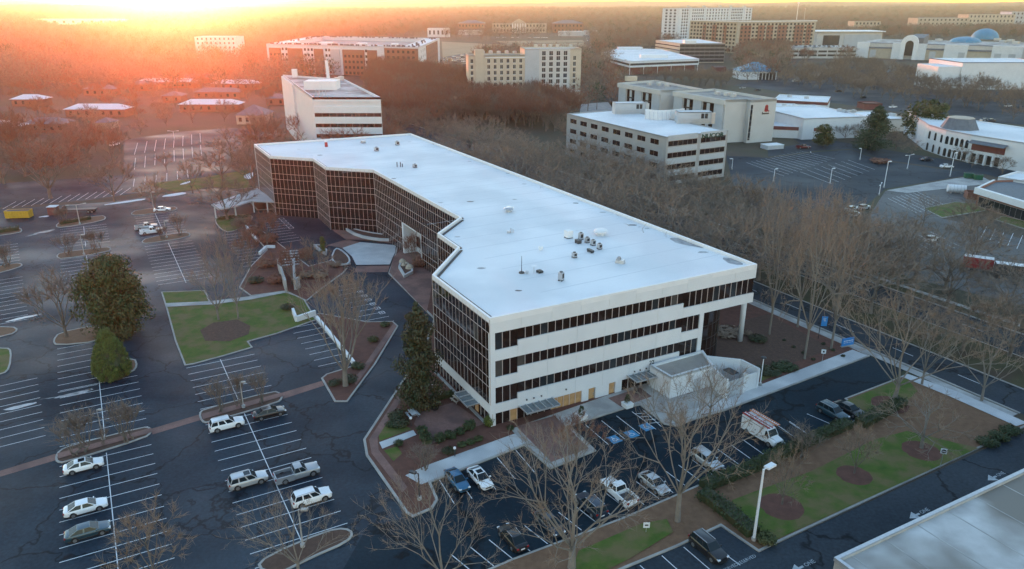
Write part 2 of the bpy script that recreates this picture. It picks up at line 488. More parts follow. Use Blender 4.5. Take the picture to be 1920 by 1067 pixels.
# boulevard: two carriageways with a wooded median
def strip(name, u0, u1, v0, v1, z, m, n=1):
    return area(name, [W(u0, v0), W(u1, v0), W(u1, v1), W(u0, v1)], z, m, True)
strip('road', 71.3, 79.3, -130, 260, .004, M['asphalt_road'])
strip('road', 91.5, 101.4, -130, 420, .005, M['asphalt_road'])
strip('sidewalk', 68.9, 70.6, -36, 200, .1, M['concrete'])
strip('sidewalk', 104.6, 106.0, -60, 200, .1, M['concrete'])
kerbed('median_strip', [W(79.3, -120), W(91.5, -120), W(91.5, 230), W(79.3, 230)], M['dry_lawn'], world=True)
b = MB(); b.prism([W(101.4, -120), W(101.8, -120), W(101.8, 300), W(101.4, 300)], -.05, .14); b.build('kerb', M['kerb'], kind='structure')
b = MB(); b.prism([W(70.95, -36), W(71.3, -36), W(71.3, 200), W(70.95, 200)], -.05, .14); b.build('kerb', M['kerb'], kind='structure')
strip('verge', 101.8, 104.6, -60, 300, .08, M['dry_lawn'])
strip('verge', 106.0, 111.0, 20, 200, .06, M['dry_lawn'])

# the plot of the main building
SITE = [(746, 727), (681, 825), (686, 855), (761, 963), (774, 971), (811, 955), (822, 938), (808, 905), (983, 836), (1032, 880), (1118, 846), (1070, 799), (1180, 764), (1200, 760), (1245, 796), (1270, 800), (1300, 788), (1360, 770), (1631, 668)]
site = [G(*p) for p in SITE] + [W(68.9, -9), W(68.9, 172), W(-6, 172)] + [G(*p) for p in ((452, 362), (482, 394), (560, 390), (582, 395), (627, 433), (647, 447), (700, 450), (745, 457), (740, 480), (728, 513), (813, 598), (796, 650), (754, 714))]
kerbed('planted_plot', site, M['mulch_red'], top=.14, kw=.35, world=True)
z1, z2 = .135, .15
area('sidewalk', [(760, 893), (800, 874), (972, 812), (1000, 826), (983, 834), (810, 902), (790, 910)], z1, M['concrete_light'])
area('forecourt', [(957, 806), (1072, 766), (1180, 728), (1232, 709), (1290, 742), (1312, 782), (1300, 786), (1270, 797), (1246, 793), (1201, 757), (1178, 762), (1067, 798), (1114, 845), (1032, 877), (985, 834)], z1, M['concrete'])
area('forecourt', [(1288, 741), (1345, 719), (1366, 745), (1312, 782)], z1 + .002, M['concrete'])
area('brick_walk', [(968, 801), (1040, 781), (1104, 842), (1034, 868)], z2, M['brick_pave'])
area('brick_walk', [(1140, 748), (1200, 728), (1222, 745), (1165, 765)], z2, M['brick_pave'])
area('brick_walk', [(749, 737), (757, 745), (708, 822), (710, 845), (764, 915), (754, 925), (697, 852), (692, 826)], z1, M['brick_pave'])
area('footpath', [(711, 831), (775, 808), (781, 817), (717, 843)], z1 + .004, M['concrete_light'])
area('lawn', [(709, 812), (722, 795), (760, 800), (772, 806), (712, 828)], z1 - .005, M['lawn'])
area('lawn', [(720, 846), (745, 838), (754, 852), (738, 866)], z1 - .005, M['lawn'])
area('patio', [(785, 775), (851, 756), (908, 796), (812, 833), (776, 797)], z2, M['brick_pave'])
area('sidewalk', [(1316, 779), (1360, 768), (1626, 668), (1598, 657), (1360, 748), (1300, 770)], z1 + .006, M['concrete_light'])
area('planting_bed', [(1300, 668), (1400, 600), (1440, 590), (1560, 655), (1380, 720), (1430, 690)], z1 - .006, M['mulch'])
area('lawn', [(1424, 697), (1470, 680), (1490, 690), (1428, 716)], z1, M['lawn'])
# entrance plaza, drop-off circle
area('brick_plaza', [(584, 398), (628, 436), (648, 450), (700, 452), (744, 459), (750, 470), (738, 484), (730, 512), (800, 586), (806, 560), (812, 520), (800, 455), (700, 420), (620, 385)], z1, M['brick_pave'])
area('drop_off_pad', [(642, 466), (675, 455), (742, 461), (741, 474), (736, 484), (731, 497), (668, 498), (660, 482)], .16, M['concrete_light'])
area('brick_band', [(669, 499), (731, 498), (727, 510), (663, 511)], .012, M['brick_pave'])
area('brick_band', [(613, 460), (650, 449), (676, 454), (642, 465)], .012, M['brick_pave'])

# central island between the left lot and the drive
kerbed('planting_island', [(602, 710), (627, 754), (652, 754), (704, 684), (747, 612), (737, 603), (690, 604), (600, 588), (584, 592), (664, 686), (612, 702)], M['mulch_red'], top=.14, kw=.3)
area('brick_walk', [(738, 607), (744, 613), (668, 724), (662, 716)], z1, M['brick_pave'])
# lawns
kerbed('lawn', [(302, 548), (312, 580), (328, 640), (346, 686), (364, 683), (420, 668), (474, 652), (466, 641), (520, 626), (594, 600), (570, 560), (535, 548), (470, 560), (395, 568), (385, 545)], M['lawn'])
area('footpath', [(311, 577), (400, 572), (470, 563), (536, 550), (533, 546), (468, 557), (395, 566), (309, 570)], .14, M['concrete'])
area('mulch_ring', [(375, 620), (400, 606), (445, 600), (470, 612), (466, 628), (430, 641), (385, 640)], .125, M['mulch'])
kerbed('planting_bed', [(462, 425), (480, 424), (540, 470), (580, 500), (618, 490), (640, 468), (652, 478), (658, 495), (645, 512), (600, 545), (575, 566), (535, 547), (470, 556), (448, 540), (470, 500), (500, 470)], M['mulch_red'], top=.2)

# kerbed islands of the left lot
ISL = [
    ('mulch', [(103, 857), (111, 845), (131, 836), (268, 801), (283, 802), (286, 811), (273, 822), (121, 869), (105, 868)]),
    ('mulch', [(372, 777), (380, 768), (514, 733), (527, 738), (531, 747), (522, 756), (388, 795), (377, 791)]),
    ('mulch', [(478, 1066), (500, 1042), (612, 995), (648, 990), (665, 1000), (652, 1018), (585, 1047), (520, 1080)]),
    ('pine_straw', [(98, 640), (105, 649), (185, 641), (204, 625), (180, 610), (110, 624)]),
    ('pine_straw', [(176, 698), (182, 713), (202, 711), (250, 698), (259, 686), (254, 672), (180, 668)]),
    ('lawn', [(-80, 655), (14, 652), (23, 658), (20, 690), (8, 702), (-80, 722)]),
    ('pine_straw', [(-60, 616), (24, 612), (36, 619), (20, 629), (-60, 642)]),
    ('pine_straw', [(104, 482), (112, 474), (200, 463), (210, 466), (205, 472), (115, 487)]),
    ('pine_straw', [(263, 455), (275, 446), (345, 436), (358, 438), (355, 445), (275, 458)]),
    ('pine_straw', [(102, 425), (115, 414), (190, 404), (200, 407), (195, 414), (115, 428)]),
    ('pine_straw', [(-40, 507), (30, 493), (45, 496), (35, 503), (-40, 522)]),
    ('pine_straw', [(-40, 433), (35, 427), (43, 431), (38, 437), (-40, 447)]),
    ('pine_straw', [(243, 402), (255, 394), (325, 387), (335, 391), (325, 396), (255, 405)]),
    ('lawn', [(402, 416), (406, 408), (425, 404), (468, 403), (476, 408), (462, 424), (430, 437), (414, 431)]),
]
for m_, p in ISL: kerbed('planting_island', p, M[m_], smooth=1)
area('brick_crossing', [(-60, 902), (0, 883), (104, 851), (108, 862), (0, 894), (-60, 914)], .01, M['brick_pave'])
area('brick_crossing', [(284, 804), (374, 777), (378, 787), (286, 815)], .01, M['brick_pave'])
area('brick_crossing', [(527, 737), (604, 714), (608, 723), (531, 748)], .01, M['brick_pave'])
area('brick_walk', [(108, 852), (284, 804), (286, 812), (110, 862)], .142, M['brick_pave'])
area('brick_walk', [(378, 778), (527, 738), (530, 745), (381, 788)], .142, M['brick_pave'])

# lawns and beds south of the front lot
kerbed('lower_verge', [(960, 1049), (1166, 972), (1388, 876), (1522, 820), (1627, 780), (1583, 748), (1669, 715), (1700, 702), (1797, 736), (1930, 797), (1440, 1027), (1423, 1036), (1352, 987), (1270, 1026), (1173, 1066), (1000, 1145), (760, 1260), (600, 1260), (800, 1117)], M['pine_straw'], top=.14)
area('lawn', [(1372, 940), (1420, 922), (1520, 886), (1640, 826), (1700, 810), (1790, 832), (1834, 842), (1446, 1018), (1405, 990)], z1, M['lawn'])
area('lawn', [(1587, 753), (1670, 719), (1700, 712), (1720, 735), (1690, 765), (1645, 785), (1630, 779)], z1, M['lawn'])
area('lawn', [(1085, 1035), (1200, 985), (1250, 975), (1262, 1000), (1180, 1050), (1060, 1110)], z1, M['lawn'])
area('sidewalk', [(1702, 703), (1797, 737), (1926, 795), (1905, 801), (1780, 745), (1690, 708)], z1 + .004, M['concrete_light'])
for x, y, r in ((1601, 893, 2.2), (1465, 952, 2.6), (1727, 847, 2.5), (1668, 760, 2.7)):
    c = G(x, y); pts = [(c[0] + r * (1 + .05 * math.sin(k * 2.3)) * math.cos(k * .2618), c[1] + r * math.sin(k * .2618)) for k in range(24)]
    mb = MB(); mb.prism(pts, .1, .19); mb.build('mulch_ring', M['mulch_red'], kind='structure')

# eastern lots and roads
area('east_parking_lot', [(1362, 292), (1440, 296), (1533, 285), (1595, 281), (1650, 301), (1776, 319), (1855, 323), (1803, 330), (1660, 354), (1560, 440), (1450, 430), (1375, 350)], .008, M['asphalt_road'])
area('road', [(1462, 240), (1530, 258), (1600, 270), (1680, 284), (1780, 300), (1990, 335), (1990, 365), (1850, 327), (1776, 316), (1650, 298), (1592, 279), (1530, 283), (1440, 294), (1440, 280), (1500, 270)], .012, M['asphalt_road'])
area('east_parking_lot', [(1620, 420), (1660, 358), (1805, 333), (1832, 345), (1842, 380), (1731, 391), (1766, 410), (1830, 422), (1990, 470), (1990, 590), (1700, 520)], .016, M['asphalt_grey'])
area('concrete_apron', [(1662, 357), (1800, 333), (1838, 330), (1870, 345), (1832, 347), (1700, 362)], .024, M['concrete'])
kerbed('lawn', [(1731, 391), (1790, 379), (1840, 383), (1850, 395), (1766, 409)], M['lawn'])
kerbed('lawn', [(1865, 412), (1880, 405), (1990, 432), (1990, 452)], M['lawn'])
area('street', [(1098, 62), (1105, 62), (1132, 120), (1172, 172), (1190, 200), (1150, 205), (1122, 165), (1110, 110)], .01, M['asphalt_road'])
area('mall_parking_lot', [(1375, 160), (1480, 140), (1600, 122), (1780, 150), (1990, 190), (1990, 238), (1860, 230), (1700, 212), (1540, 190), (1440, 168)], .01, M['asphalt_road'])
area('hotel_yard', [(1090, 195), (1160, 190), (1165, 215), (1085, 222)], .01, M['concrete'])
area('packed_car_park', [(826, 108), (872, 100), (885, 125), (880, 150), (835, 150)], .012, M['asphalt_road'])
area('open_field', [(828, 78), (950, 84), (1096, 80), (1100, 88), (900, 102), (830, 108)], .01, M['field'])
area('open_field', [(930, 77), (1092, 75), (1096, 79), (950, 83)], .02, M['field'])
# western lots
area('west_parking_lot', [(232, 262), (350, 246), (440, 240), (536, 250), (478, 320), (380, 345), (252, 358), (232, 310)], .008, M['asphalt'])
area('west_parking_lot', [(-120, 352), (240, 328), (330, 340), (330, 352), (160, 376), (-120, 398)], .01, M['asphalt'])
area('west_lawn', [(270, 345), (380, 333), (465, 318), (470, 355), (400, 350), (330, 360)], .02, M['lawn'])

# ------------------------------------------------------------------ painted markings
def lines(name, segs, wd=.11, z=.018, m='paint', kind='structure'):
    b = MB()
    for p, q in segs:
        d = Vector((q[0] - p[0], q[1] - p[1]))
        if d.length < .05: continue
        n = Vector((-d.y, d.x)).normalized() * (wd / 2)
        b.add([(p[0] - n.x, p[1] - n.y, z), (q[0] - n.x, q[1] - n.y, z), (q[0] + n.x, q[1] + n.y, z), (p[0] + n.x, p[1] + n.y, z)], [(0, 1, 2, 3)])
    return b.build(name, M[m], kind=kind)

def stalls(pa, pb, ranges, left=5.6, right=5.6, step=2.62, centre=True, sk=-1.0, jitter=.0):
    A = Vector(G(*pa)); B = Vector(G(*pb)); d = (B - A).normalized(); n = Vector((-d.y, d.x))
    n.rotate(Matrix.Rotation(math.radians(sk), 2)) if sk else None
    out = []
    for (p, q) in ranges:
        t0 = (Vector(G(*p)) - A).dot(d); t1 = (Vector(G(*q)) - A).dot(d)
        if centre: out.append((tuple(A + d * t0), tuple(A + d * t1)))
        t = t0 + .7
        while t <= t1 + .05:
            c = A + d * t
            out.append((tuple(c - n * right), tuple(c + n * left)))
            t += step
    return out

lines('parking_lines', stalls((186, 715), (221, 1064), [((186, 715), (196, 825)), ((200, 849), (232, 1180)), ((156, 480), (160, 530)), ((150, 425), (154, 463))]), z=.012)
lines('parking_lines', stalls((413, 674), (559, 1001), [((413, 674), (461, 775)), ((460, 775), (574, 1035)), ((318, 455), (350, 530)), ((296, 400), (312, 440))]), z=.012)
lines('parking_lines', stalls((176, 662), (182, 713), [((172, 640), (183, 722))], left=0, right=5.6, centre=False), z=.012)
lines('parking_lines', stalls((-6, 720), (-2, 830), [((-6, 722), (-2, 840)), ((0, 460), (-4, 500)), ((-8, 525), (-8, 610))], left=5.6, right=5.6), z=.012)
lines('parking_lines', stalls((590, 598), (664, 685), [((560, 610), (660, 683))], left=0, right=5.4, centre=False), z=.012)
lines('parking_lines', stalls((670, 535), (742, 605), [((664, 530), (740, 603))], left=0, right=5.4, centre=False), z=.012)
lines('parking_lines', stalls((520, 405), (570, 455), [((518, 405), (566, 452))], left=0, right=5.4, centre=False), z=.012)
lines('parking_lines', stalls((415, 440), (470, 520), [((415, 440), (455, 500))], left=5.4, right=0, centre=False), z=.012)
# reserved boxes on the inner lot
b = []
A = Vector(G(676, 543)); B = Vector(G(736, 600)); d = (B - A).normalized(); n = Vector((-d.y, d.x))
for k in range(6):
    c = A + d * (1.3 + 2.62 * k) - n * .5
    q = [c + d * .6 + n * .5, c - d * .6 + n * .5, c - d * .6 - n * .5, c + d * .6 - n * .5]
    b += [(tuple(q[i]), tuple(q[(i + 1) % 4])) for i in range(4)] + [(tuple(c - d * .3), tuple(c + d * .3))]
A = Vector(G(528, 408)); B = Vector(G(570, 448)); d = (B - A).normalized(); n = Vector((-d.y, d.x))
for k in range(5):
    c = A + d * (1.3 + 2.62 * k) - n * .3
    q = [c + d * .8 + n * .6, c - d * .8 + n * .6, c - d * .8 - n * .6, c + d * .8 - n * .6]
    b += [(tuple(q[i]), tuple(q[(i + 1) % 4])) for i in range(4)]
lines('reserved_boxes', b, wd=.14, z=.02)

def fan(pts_a, pts_b, count, z=.018):
    A0_, A1_ = Vector(G(*pts_a[0])), Vector(G(*pts_a[1])); B0, B1 = Vector(G(*pts_b[0])), Vector(G(*pts_b[1]))
    return [(tuple(A0_.lerp(A1_, k / (count - 1))), tuple(B0.lerp(B1, k / (count - 1)))) for k in range(count)]
# front lot: lower row, stalls by the building, accessible stalls
lines('parking_lines', fan(((1480, 790), (846, 1040)), ((1521, 818), (890, 1076)), 24), z=.018)
lines('parking_lines', [(G(1513, 776), G(1571, 801)), (G(1480, 792), G(1522, 819))], z=.02)
lines('parking_lines', [(G(932, 858), G(966, 898)), (G(966, 843), G(1002, 885)), (G(893, 872), G(930, 918)), (G(852, 888), G(885, 935)), (G(824, 900), G(852, 945))], z=.018)
lines('parking_lines', [(G(1097, 796), G(1141, 834)), (G(1128, 789), G(1171, 823)), (G(1156, 780), G(1200, 814)), (G(1185, 772), G(1230, 805)), (G(1207, 770), G(1240, 800))], z=.018)
lines('accessible_hatching', [(G(1190 + 9 * k, 776 + 6 * k), G(1212 + 9 * k, 775 + 5.5 * k)) for k in range(4)], wd=.12, z=.019)
lines('parking_lines', [(G(1282, 1026), G(1331, 1068)), (G(1241, 1042), G(1292, 1088)), (G(1200, 1060), G(1250, 1108)), (G(1366, 1044), G(1388, 1060))], z=.015)
lines('parking_lines', fan(((1400, 305), (1500, 283)), ((1470, 330), (1565, 298)), 13), z=.02, wd=.14)
lines('parking_lines', fan(((1500, 322), (1590, 300)), ((1560, 345), (1640, 318)), 8), z=.02, wd=.14)
lines('parking_lines', fan(((1665, 372), (1720, 360)), ((1720, 400), (1770, 384)), 8), z=.03, wd=.14)
lines('parking_lines', fan(((1690, 450), (1745, 435)), ((1750, 480), (1800, 462)), 6), z=.03, wd=.14)
lines('parking_lines', fan(((1850, 425), (1990, 460)), ((1840, 445), (1980, 490)), 9), z=.03, wd=.14)
lines('parking_lines', fan(((30, 378), (245, 352)), ((5, 392), (225, 366)), 14), z=.022, wd=.16)
lines('parking_lines', fan(((252, 335), (370, 315)), ((250, 350), (372, 330)), 7), z=.022, wd=.16)
lines('parking_lines', fan(((258, 268), (375, 250)), ((252, 290), (376, 268)), 8), z=.022, wd=.16)
lines('parking_lines', fan(((254, 296), (376, 272)), ((252, 318), (378, 292)), 8), z=.022, wd=.16)
rl = []
for k in range(26):
    v = -100 + k * 12
    rl.append((W(75.3, v), W(75.3, v + 4)))
    rl.append((W(96.5, v), W(96.5, v + 4)))
lines('lane_markings', rl, wd=.15, z=.02)

def wheelchair(c, rz, s=1.0):
    b = MB(); z = .024
    def P2(x, y): return (c[0] + (x * math.cos(rz) - y * math.sin(rz)) * s, c[1] + (x * math.sin(rz) + y * math.cos(rz)) * s)
    def seg(p, q, wd):
        p = Vector(P2(*p)); q = Vector(P2(*q)); d = (q - p); n = Vector((-d.y, d.x)).normalized() * wd * s / 2
        b.add([(*(p - n), z), (*(q - n), z), (*(q + n), z), (*(p + n), z)], [(0, 1, 2, 3)])
    for k in range(12):
        a0 = math.radians(100 + k * 22); a1 = math.radians(122 + k * 22)
        seg((.42 * math.cos(a0), -.1 + .42 * math.sin(a0)), (.42 * math.cos(a1), -.1 + .42 * math.sin(a1)), .12)
    seg((-.05, .55), (0, .05), .16); seg((0, .1), (.4, .05), .13); seg((.38, .08), (.55, -.45), .13); seg((-.03, .33), (.3, .3), .1)
    b.flat([P2(-.08 + .13 * math.cos(t * .785), .72 + .13 * math.sin(t * .785)) for t in range(8)], z)
    return b
bl = MB()
AC = [(1152, 824), (1184, 814), (1212, 801)]
for x, y in AC:
    c = G(x, y); q = []
    for a, e in ((-1, -1), (1, -1), (1, 1), (-1, 1)):
        q.append((c[0] + U[0] * a * .8 + V[0] * e * .9, c[1] + U[1] * a * .8 + V[1] * e * .9))
    bl.flat(q, .02)
bl.build('accessible_panels', M['blue_paint'], kind='structure')
for x, y in AC:
    wheelchair(G(x, y), A0 - math.pi / 2 + .0, .8).build('accessible_symbol', M['paint'], kind='structure')

def text(name, body, loc, rz, size, m, parent=None, extrude=.0, rx=0.0, label=None, cat=None, kind=None, align='CENTER', bold=0.0):
    cu = bpy.data.curves.new(name, 'FONT'); cu.body = body; cu.size = size; cu.extrude = extrude; cu.align_x = align; cu.align_y = 'CENTER'
    cu.resolution_u = 2; cu.offset = bold
    tmp = bpy.data.objects.new(name, cu)
    COL.objects.link(tmp)
    dg = bpy.context.evaluated_depsgraph_get()
    me = bpy.data.meshes.new_from_object(tmp.evaluated_get(dg))
    bpy.data.objects.remove(tmp)
    me.name = name
    me.materials.clear(); me.materials.append(M[m])
    o = bpy.data.objects.new(name, me); COL.objects.link(o)
    o.rotation_euler = (rx, 0, rz)
    o.location = loc
    if parent is not None: o.parent = parent
    tag(o, label, cat, None, kind)
    return o
for x, y in ((1400, 1050), (1366, 1066)):
    c = G(x, y)
    text('painted_word', 'RESERVED', (*c, .02), A0 - math.pi / 2, .62, 'faded_paint', kind='structure')
def arrow(x, y, rz, word):
    c = G(x, y); b = MB()
    def P2(px_, py_): return (c[0] + px_ * math.cos(rz) - py_ * math.sin(rz), c[1] + px_ * math.sin(rz) + py_ * math.cos(rz))
    b.flat([P2(-1.9, 0), P2(-.6, .7), P2(-.6, -.7)], .02); b.flat([P2(-.6, .14), P2(.0, .14), P2(.0, -.14), P2(-.6, -.14)], .024)
    b.build('painted_arrow', M['faded_paint'], kind='structure')
    q = P2(1.0, 0)
    text('painted_word', word, (*q, .02), rz, .75, 'faded_paint', kind='structure')
arrow(1506, 1062, math.radians(29), 'ONE')
arrow(1724, 963, math.radians(29), 'ONE')
arrow(1868, 893, math.radians(29), 'ONE')

# fallen leaves drifted on the beds and lawns
lr = random.Random(9)
lf_ = MB()
def litter(poly, n, z):
    P_ = [G(*p) for p in poly]; x0 = min(p[0] for p in P_); x1 = max(p[0] for p in P_); y0 = min(p[1] for p in P_); y1 = max(p[1] for p in P_)
    k = 0
    while k < n:
        x, y = lr.uniform(x0, x1), lr.uniform(y0, y1)
        inside = False
        for i in range(len(P_)):
            (xa, ya), (xb, yb) = P_[i], P_[i - 1]
            if (ya > y) != (yb > y) and x < (xb - xa) * (y - ya) / (yb - ya) + xa: inside = not inside
        if not inside: k += .2; continue
        k += 1; a = lr.uniform(0, 6.28); s = lr.uniform(.05, .13)
        lf_.add([(x + s * math.cos(a + t), y + s * math.sin(a + t) * .8, z + lr.uniform(0, .03)) for t in (0, 1.7, 3.1, 4.6)], [(0, 1, 2, 3)])
litter([(1372, 940), (1520, 886), (1700, 810), (1834, 842), (1446, 1018)], 900, .15)
litter([(1085, 1035), (1250, 975), (1300, 940), (1390, 885), (1420, 900), (1262, 1010), (1060, 1110)], 900, .16)
litter([(302, 548), (346, 686), (474, 652), (594, 600), (535, 548)], 900, .13)
litter([(1587, 753), (1700, 712), (1800, 745), (1900, 800), (1830, 840), (1700, 805)], 700, .16)
litter([(1400, 620), (1600, 657), (1430, 690)], 400, .15)
lf_.build('fallen_leaves', M['leaf_litter'], kind='stuff')

# patches of old ice and snow
def blob(name, pts, z, m, seed=1, h=.0):
    r = random.Random(seed)
    poly = smooth_loop([G(*p) for p in pts], 2)
    poly = [(x + r.uniform(-.18, .18), y + r.uniform(-.18, .18)) for x, y in poly]
    b = MB()
    if h: b.prism(poly, z, z + h)
    else: b.flat(poly, z)
    return b.build(name, m, kind='stuff')
for i, p in enumerate(([(-5, 772), (30, 760), (80, 752), (40, 766)], [(60, 752), (110, 744), (160, 735), (115, 742)], [(95, 748), (150, 741), (182, 726), (120, 740)], [(152, 733), (176, 727), (172, 732)], [(0, 606), (40, 594), (90, 586), (45, 598)], [(40, 445), (80, 435), (60, 442)], [(50, 440), (110, 428), (90, 436)])):
    blob('ice_patch', p, .016, M['ice'], i)
for i, p in enumerate(([(190, 385), (230, 378), (275, 372), (268, 376), (210, 384)], [(300, 368), (345, 360), (352, 364), (310, 370)], [(68, 408), (92, 404), (90, 407)], [(455, 330), (475, 322), (482, 330), (462, 338)], [(330, 348), (360, 338), (355, 344)])):
    blob('snow_patch', p, .03, M['snow'], 30 + i, .06)
# ------------------------------------------------------------------ main office building
class Fr:
    def __init__(self, A, B):
        self.A = Vector(A); self.B = Vector(B); d = self.B - self.A
        self.L = d.length; self.d = d.normalized(); self.n = Vector((self.d.y, -self.d.x))
        self.rz = math.atan2(self.d.y, self.d.x)
    def p(self, s, o, z):
        q = self.A + self.d * s + self.n * o
        return (q.x, q.y, z)
    def box(self, mb, s0, s1, o0, o1, z0, z1):
        vs = [self.p(s, o, z) for z in (z0, z1) for s, o in ((s0, o0), (s1, o0), (s1, o1), (s0, o1))]
        mb.add(vs, [(0, 1, 2, 3), (7, 6, 5, 4), (4, 5, 1, 0), (5, 6, 2, 1), (6, 7, 3, 2), (7, 4, 0, 3)])

FP = [G(x, y, 17.3) for x, y in ((918, 597), (1420, 495), (770, 250), (476, 270), (505, 292), (587, 297), (610, 313), (700, 318), (862, 407), (820, 437), (858, 463), (810, 515))]
ZT, ZR = 17.3, 16.75
office = thing('office_building', 'long white office building with flat white roof and zigzag dark glass side', 'office building', (*W(25, 60), 0))
OI = office.matrix_world.copy()
office.location = (0, 0, 0)      # parts are laid out on the survey grid, origin under the camera

b = MB(); b.flat(offset(FP, .34), ZR); b.build('roof', M['white_roof'], office)
b = MB(); b.ring(FP, offset(FP, .38), ZR - .3, ZT); b.build('parapet', M['parapet'], office)
b = MB(); inner = offset(FP, .5)
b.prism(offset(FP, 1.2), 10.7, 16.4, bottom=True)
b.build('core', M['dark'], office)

PANES = {}
npane = [0]
def pane(parent, fr, s0, s1, z0, z1, o, m='glass', name='window_pane'):
    key = (round(s1 - s0, 2), round(z1 - z0, 2), m)
    if key not in PANES:
        w_, h_ = s1 - s0, z1 - z0
        q = MB(); q.box((0, 0, 0), (w_ - .05, .06, h_ - .05)); PANES[key] = q.mesh(name, M[m])
    o_ = bpy.data.objects.new(name, PANES[key]); COL.objects.link(o_)
    c = fr.p((s0 + s1) / 2, o, (z0 + z1) / 2)
    o_.location = c
    # hand-set glass: each pane a hair off true, as reflections in the photograph show
    o_.rotation_euler = (rng.uniform(-.009, .009), rng.uniform(-.001, .001), fr.rz + rng.uniform(-.012, .012))
    o_.parent = parent
    npane[0] += 1
    return o_

# --- front elevation: white panels with three window bands
fr = Fr(FP[0], FP[1]); L = fr.L
MOD = 1.245
def panels(mb_name, s0, s1, z0, z1, step=4.98, o1=0.0, o0=-.45, m='white_panel'):
    s = s0
    while s < s1 - .05:
        e = min(s1, s + step)
        if s1 - e < 1.0: e = s1
        q = MB(); fr.box(q, s + .015, e - .015, o0, o1 + rng.uniform(-.008, .008), z0, z1)
        q.build('wall_panel', M[m], office)
        s = e
panels('t', 0, L, 14.87, 17.0)
S_A, S_B, S_C, S_D = .8, 4.42, 34.35, 38.0
zb = [(12.2, 13.05, 10.52), (7.9, 8.83, 6.28), (3.62, 4.55, 2.1)]
tops = [14.87, 10.52, 6.28]
q = MB(); fr.box(q, -.02, S_A, -.45, .012, -.3, 14.86); q.build('corner_pier', M['white_panel'], office)
for (zt, zs, zl), wt in zip(zb, tops):
    end_tall = (S_C, L - .25) if wt > 14 else (S_C, S_D)
    panels('a', S_A, S_B, zl, zt)
    panels('b', S_B, S_C, zl, zs)
    if zl > 3: panels('c', S_C, 38.0 if wt < 14 else L, zl, zt)
    else:
        panels('c', S_C, S_D, zl, zt)
q = MB(); fr.box(q, S_D, 38.85, -.6, .01, -.3, 10.51); q.build('corner_pier', M['white_panel'], office)
mul = MB(); glassback = MB()
for (zt, zs, zl), wt in zip(zb, tops):
    top = wt
    for (sa, sb_, zlow) in ((S_A, S_B, zt), (S_B, S_C, zs), (S_C, (L - .25) if wt > 14 else S_D, zt)):
        n = max(1, round((sb_ - sa) / MOD)); wdt = (sb_ - sa) / n
        for k in range(n):
            pane(office, fr, sa + k * wdt, sa + (k + 1) * wdt, zlow, top, -.2, rng.choice(('glass',) * 8 + ('glass_blue', 'glass_mid')))
            if k: fr.box(mul, sa + k * wdt - .035, sa + k * wdt + .035, -.2, -.1, zlow, top)
mul.build('mullions', M['mullion'], office, kind='stuff')
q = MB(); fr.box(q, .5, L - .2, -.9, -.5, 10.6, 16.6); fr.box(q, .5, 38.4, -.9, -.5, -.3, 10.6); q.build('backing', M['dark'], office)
# ground floor of the front
panels('g', 15.6, 16.85, -.3, 2.1); panels('g', 18.1, 20.65, -.3, 2.1); panels('g', 21.85, 23.1, -.3, 2.1); panels('g', 28.3, S_D, -.3, 2.1)
for s0, s1, m in ((S_A, 5.6, 'glass'), (5.6, 10.2, 'glass'), (10.2, 15.6, 'window_lit'), (23.1, 28.3, 'glass')):
    n = round((s1 - s0) / 1.2); wdt = (s1 - s0) / n
    for k in range(n):
        pane(office, fr, s0 + k * wdt, s0 + (k + 1) * wdt, -.2, 2.1, -.25, m if not (m == 'glass' and k == 2 and s0 < 2) else 'window_lit')
    fb = MB()
    for k in range(n + 1): fr.box(fb, s0 + k * wdt - .04, s0 + k * wdt + .04, -.25, -.12, -.2, 2.1)
    fr.box(fb, s0, s1, -.25, -.1, -.3, -.12)
    fb.build('window_frame', M['mullion'], office)
for s0, s1, m in ((16.85, 18.1, 'wood'), (20.65, 21.85, 'window_lit')):
    q = MB(); fr.box(q, s0 + .08, s1 - .08, -.35, -.25, -.2, 2.02)
    dd = q.build('door', M[m], office)
    q = MB(); fr.box(q, s1 - .3, s1 - .24, -.25, -.17, .7, 1.2); q.build('handle', M['metal'], dd)
for s in (5.8, 7.0, 8.3, 12.6, 25.3, 26.4, 27.6):
    q = MB(); fr.box(q, s, s + .16, 0.02, .2, 3.0, 3.2); q.build('wall_light', M['metal_dark'], office)
def canopy(fr_, s0, s1, z, depth, bays):
    q = MB()
    fr_.box(q, s0, s1, .02, depth, z, z + .05)
    can = q.build('canopy', M['canopy_glass'], office)
    q = MB()
    for k in range(bays + 1):
        s = s0 + (s1 - s0) * k / bays
        fr_.box(q, s - .06, s + .06, .02, depth + .06, z + .052, z + .2)
    fr_.box(q, s0, s1, depth - .04, depth + .1, z - .12, z + .06)
    fr_.box(q, s0, s1, .02, .12, z - .12, z + .06)
    q.build('frame', M['metal'], can)
canopy(fr, 4.6, 10.2, 2.25, 2.4, 5)
canopy(fr, 24.0, 28.6, 2.6, 2.4, 4)
text('house_number', '22', fr.p(28.75, .05, 3.9), fr.rz, 1.0, 'metal_dark', office, .03, math.pi / 2)
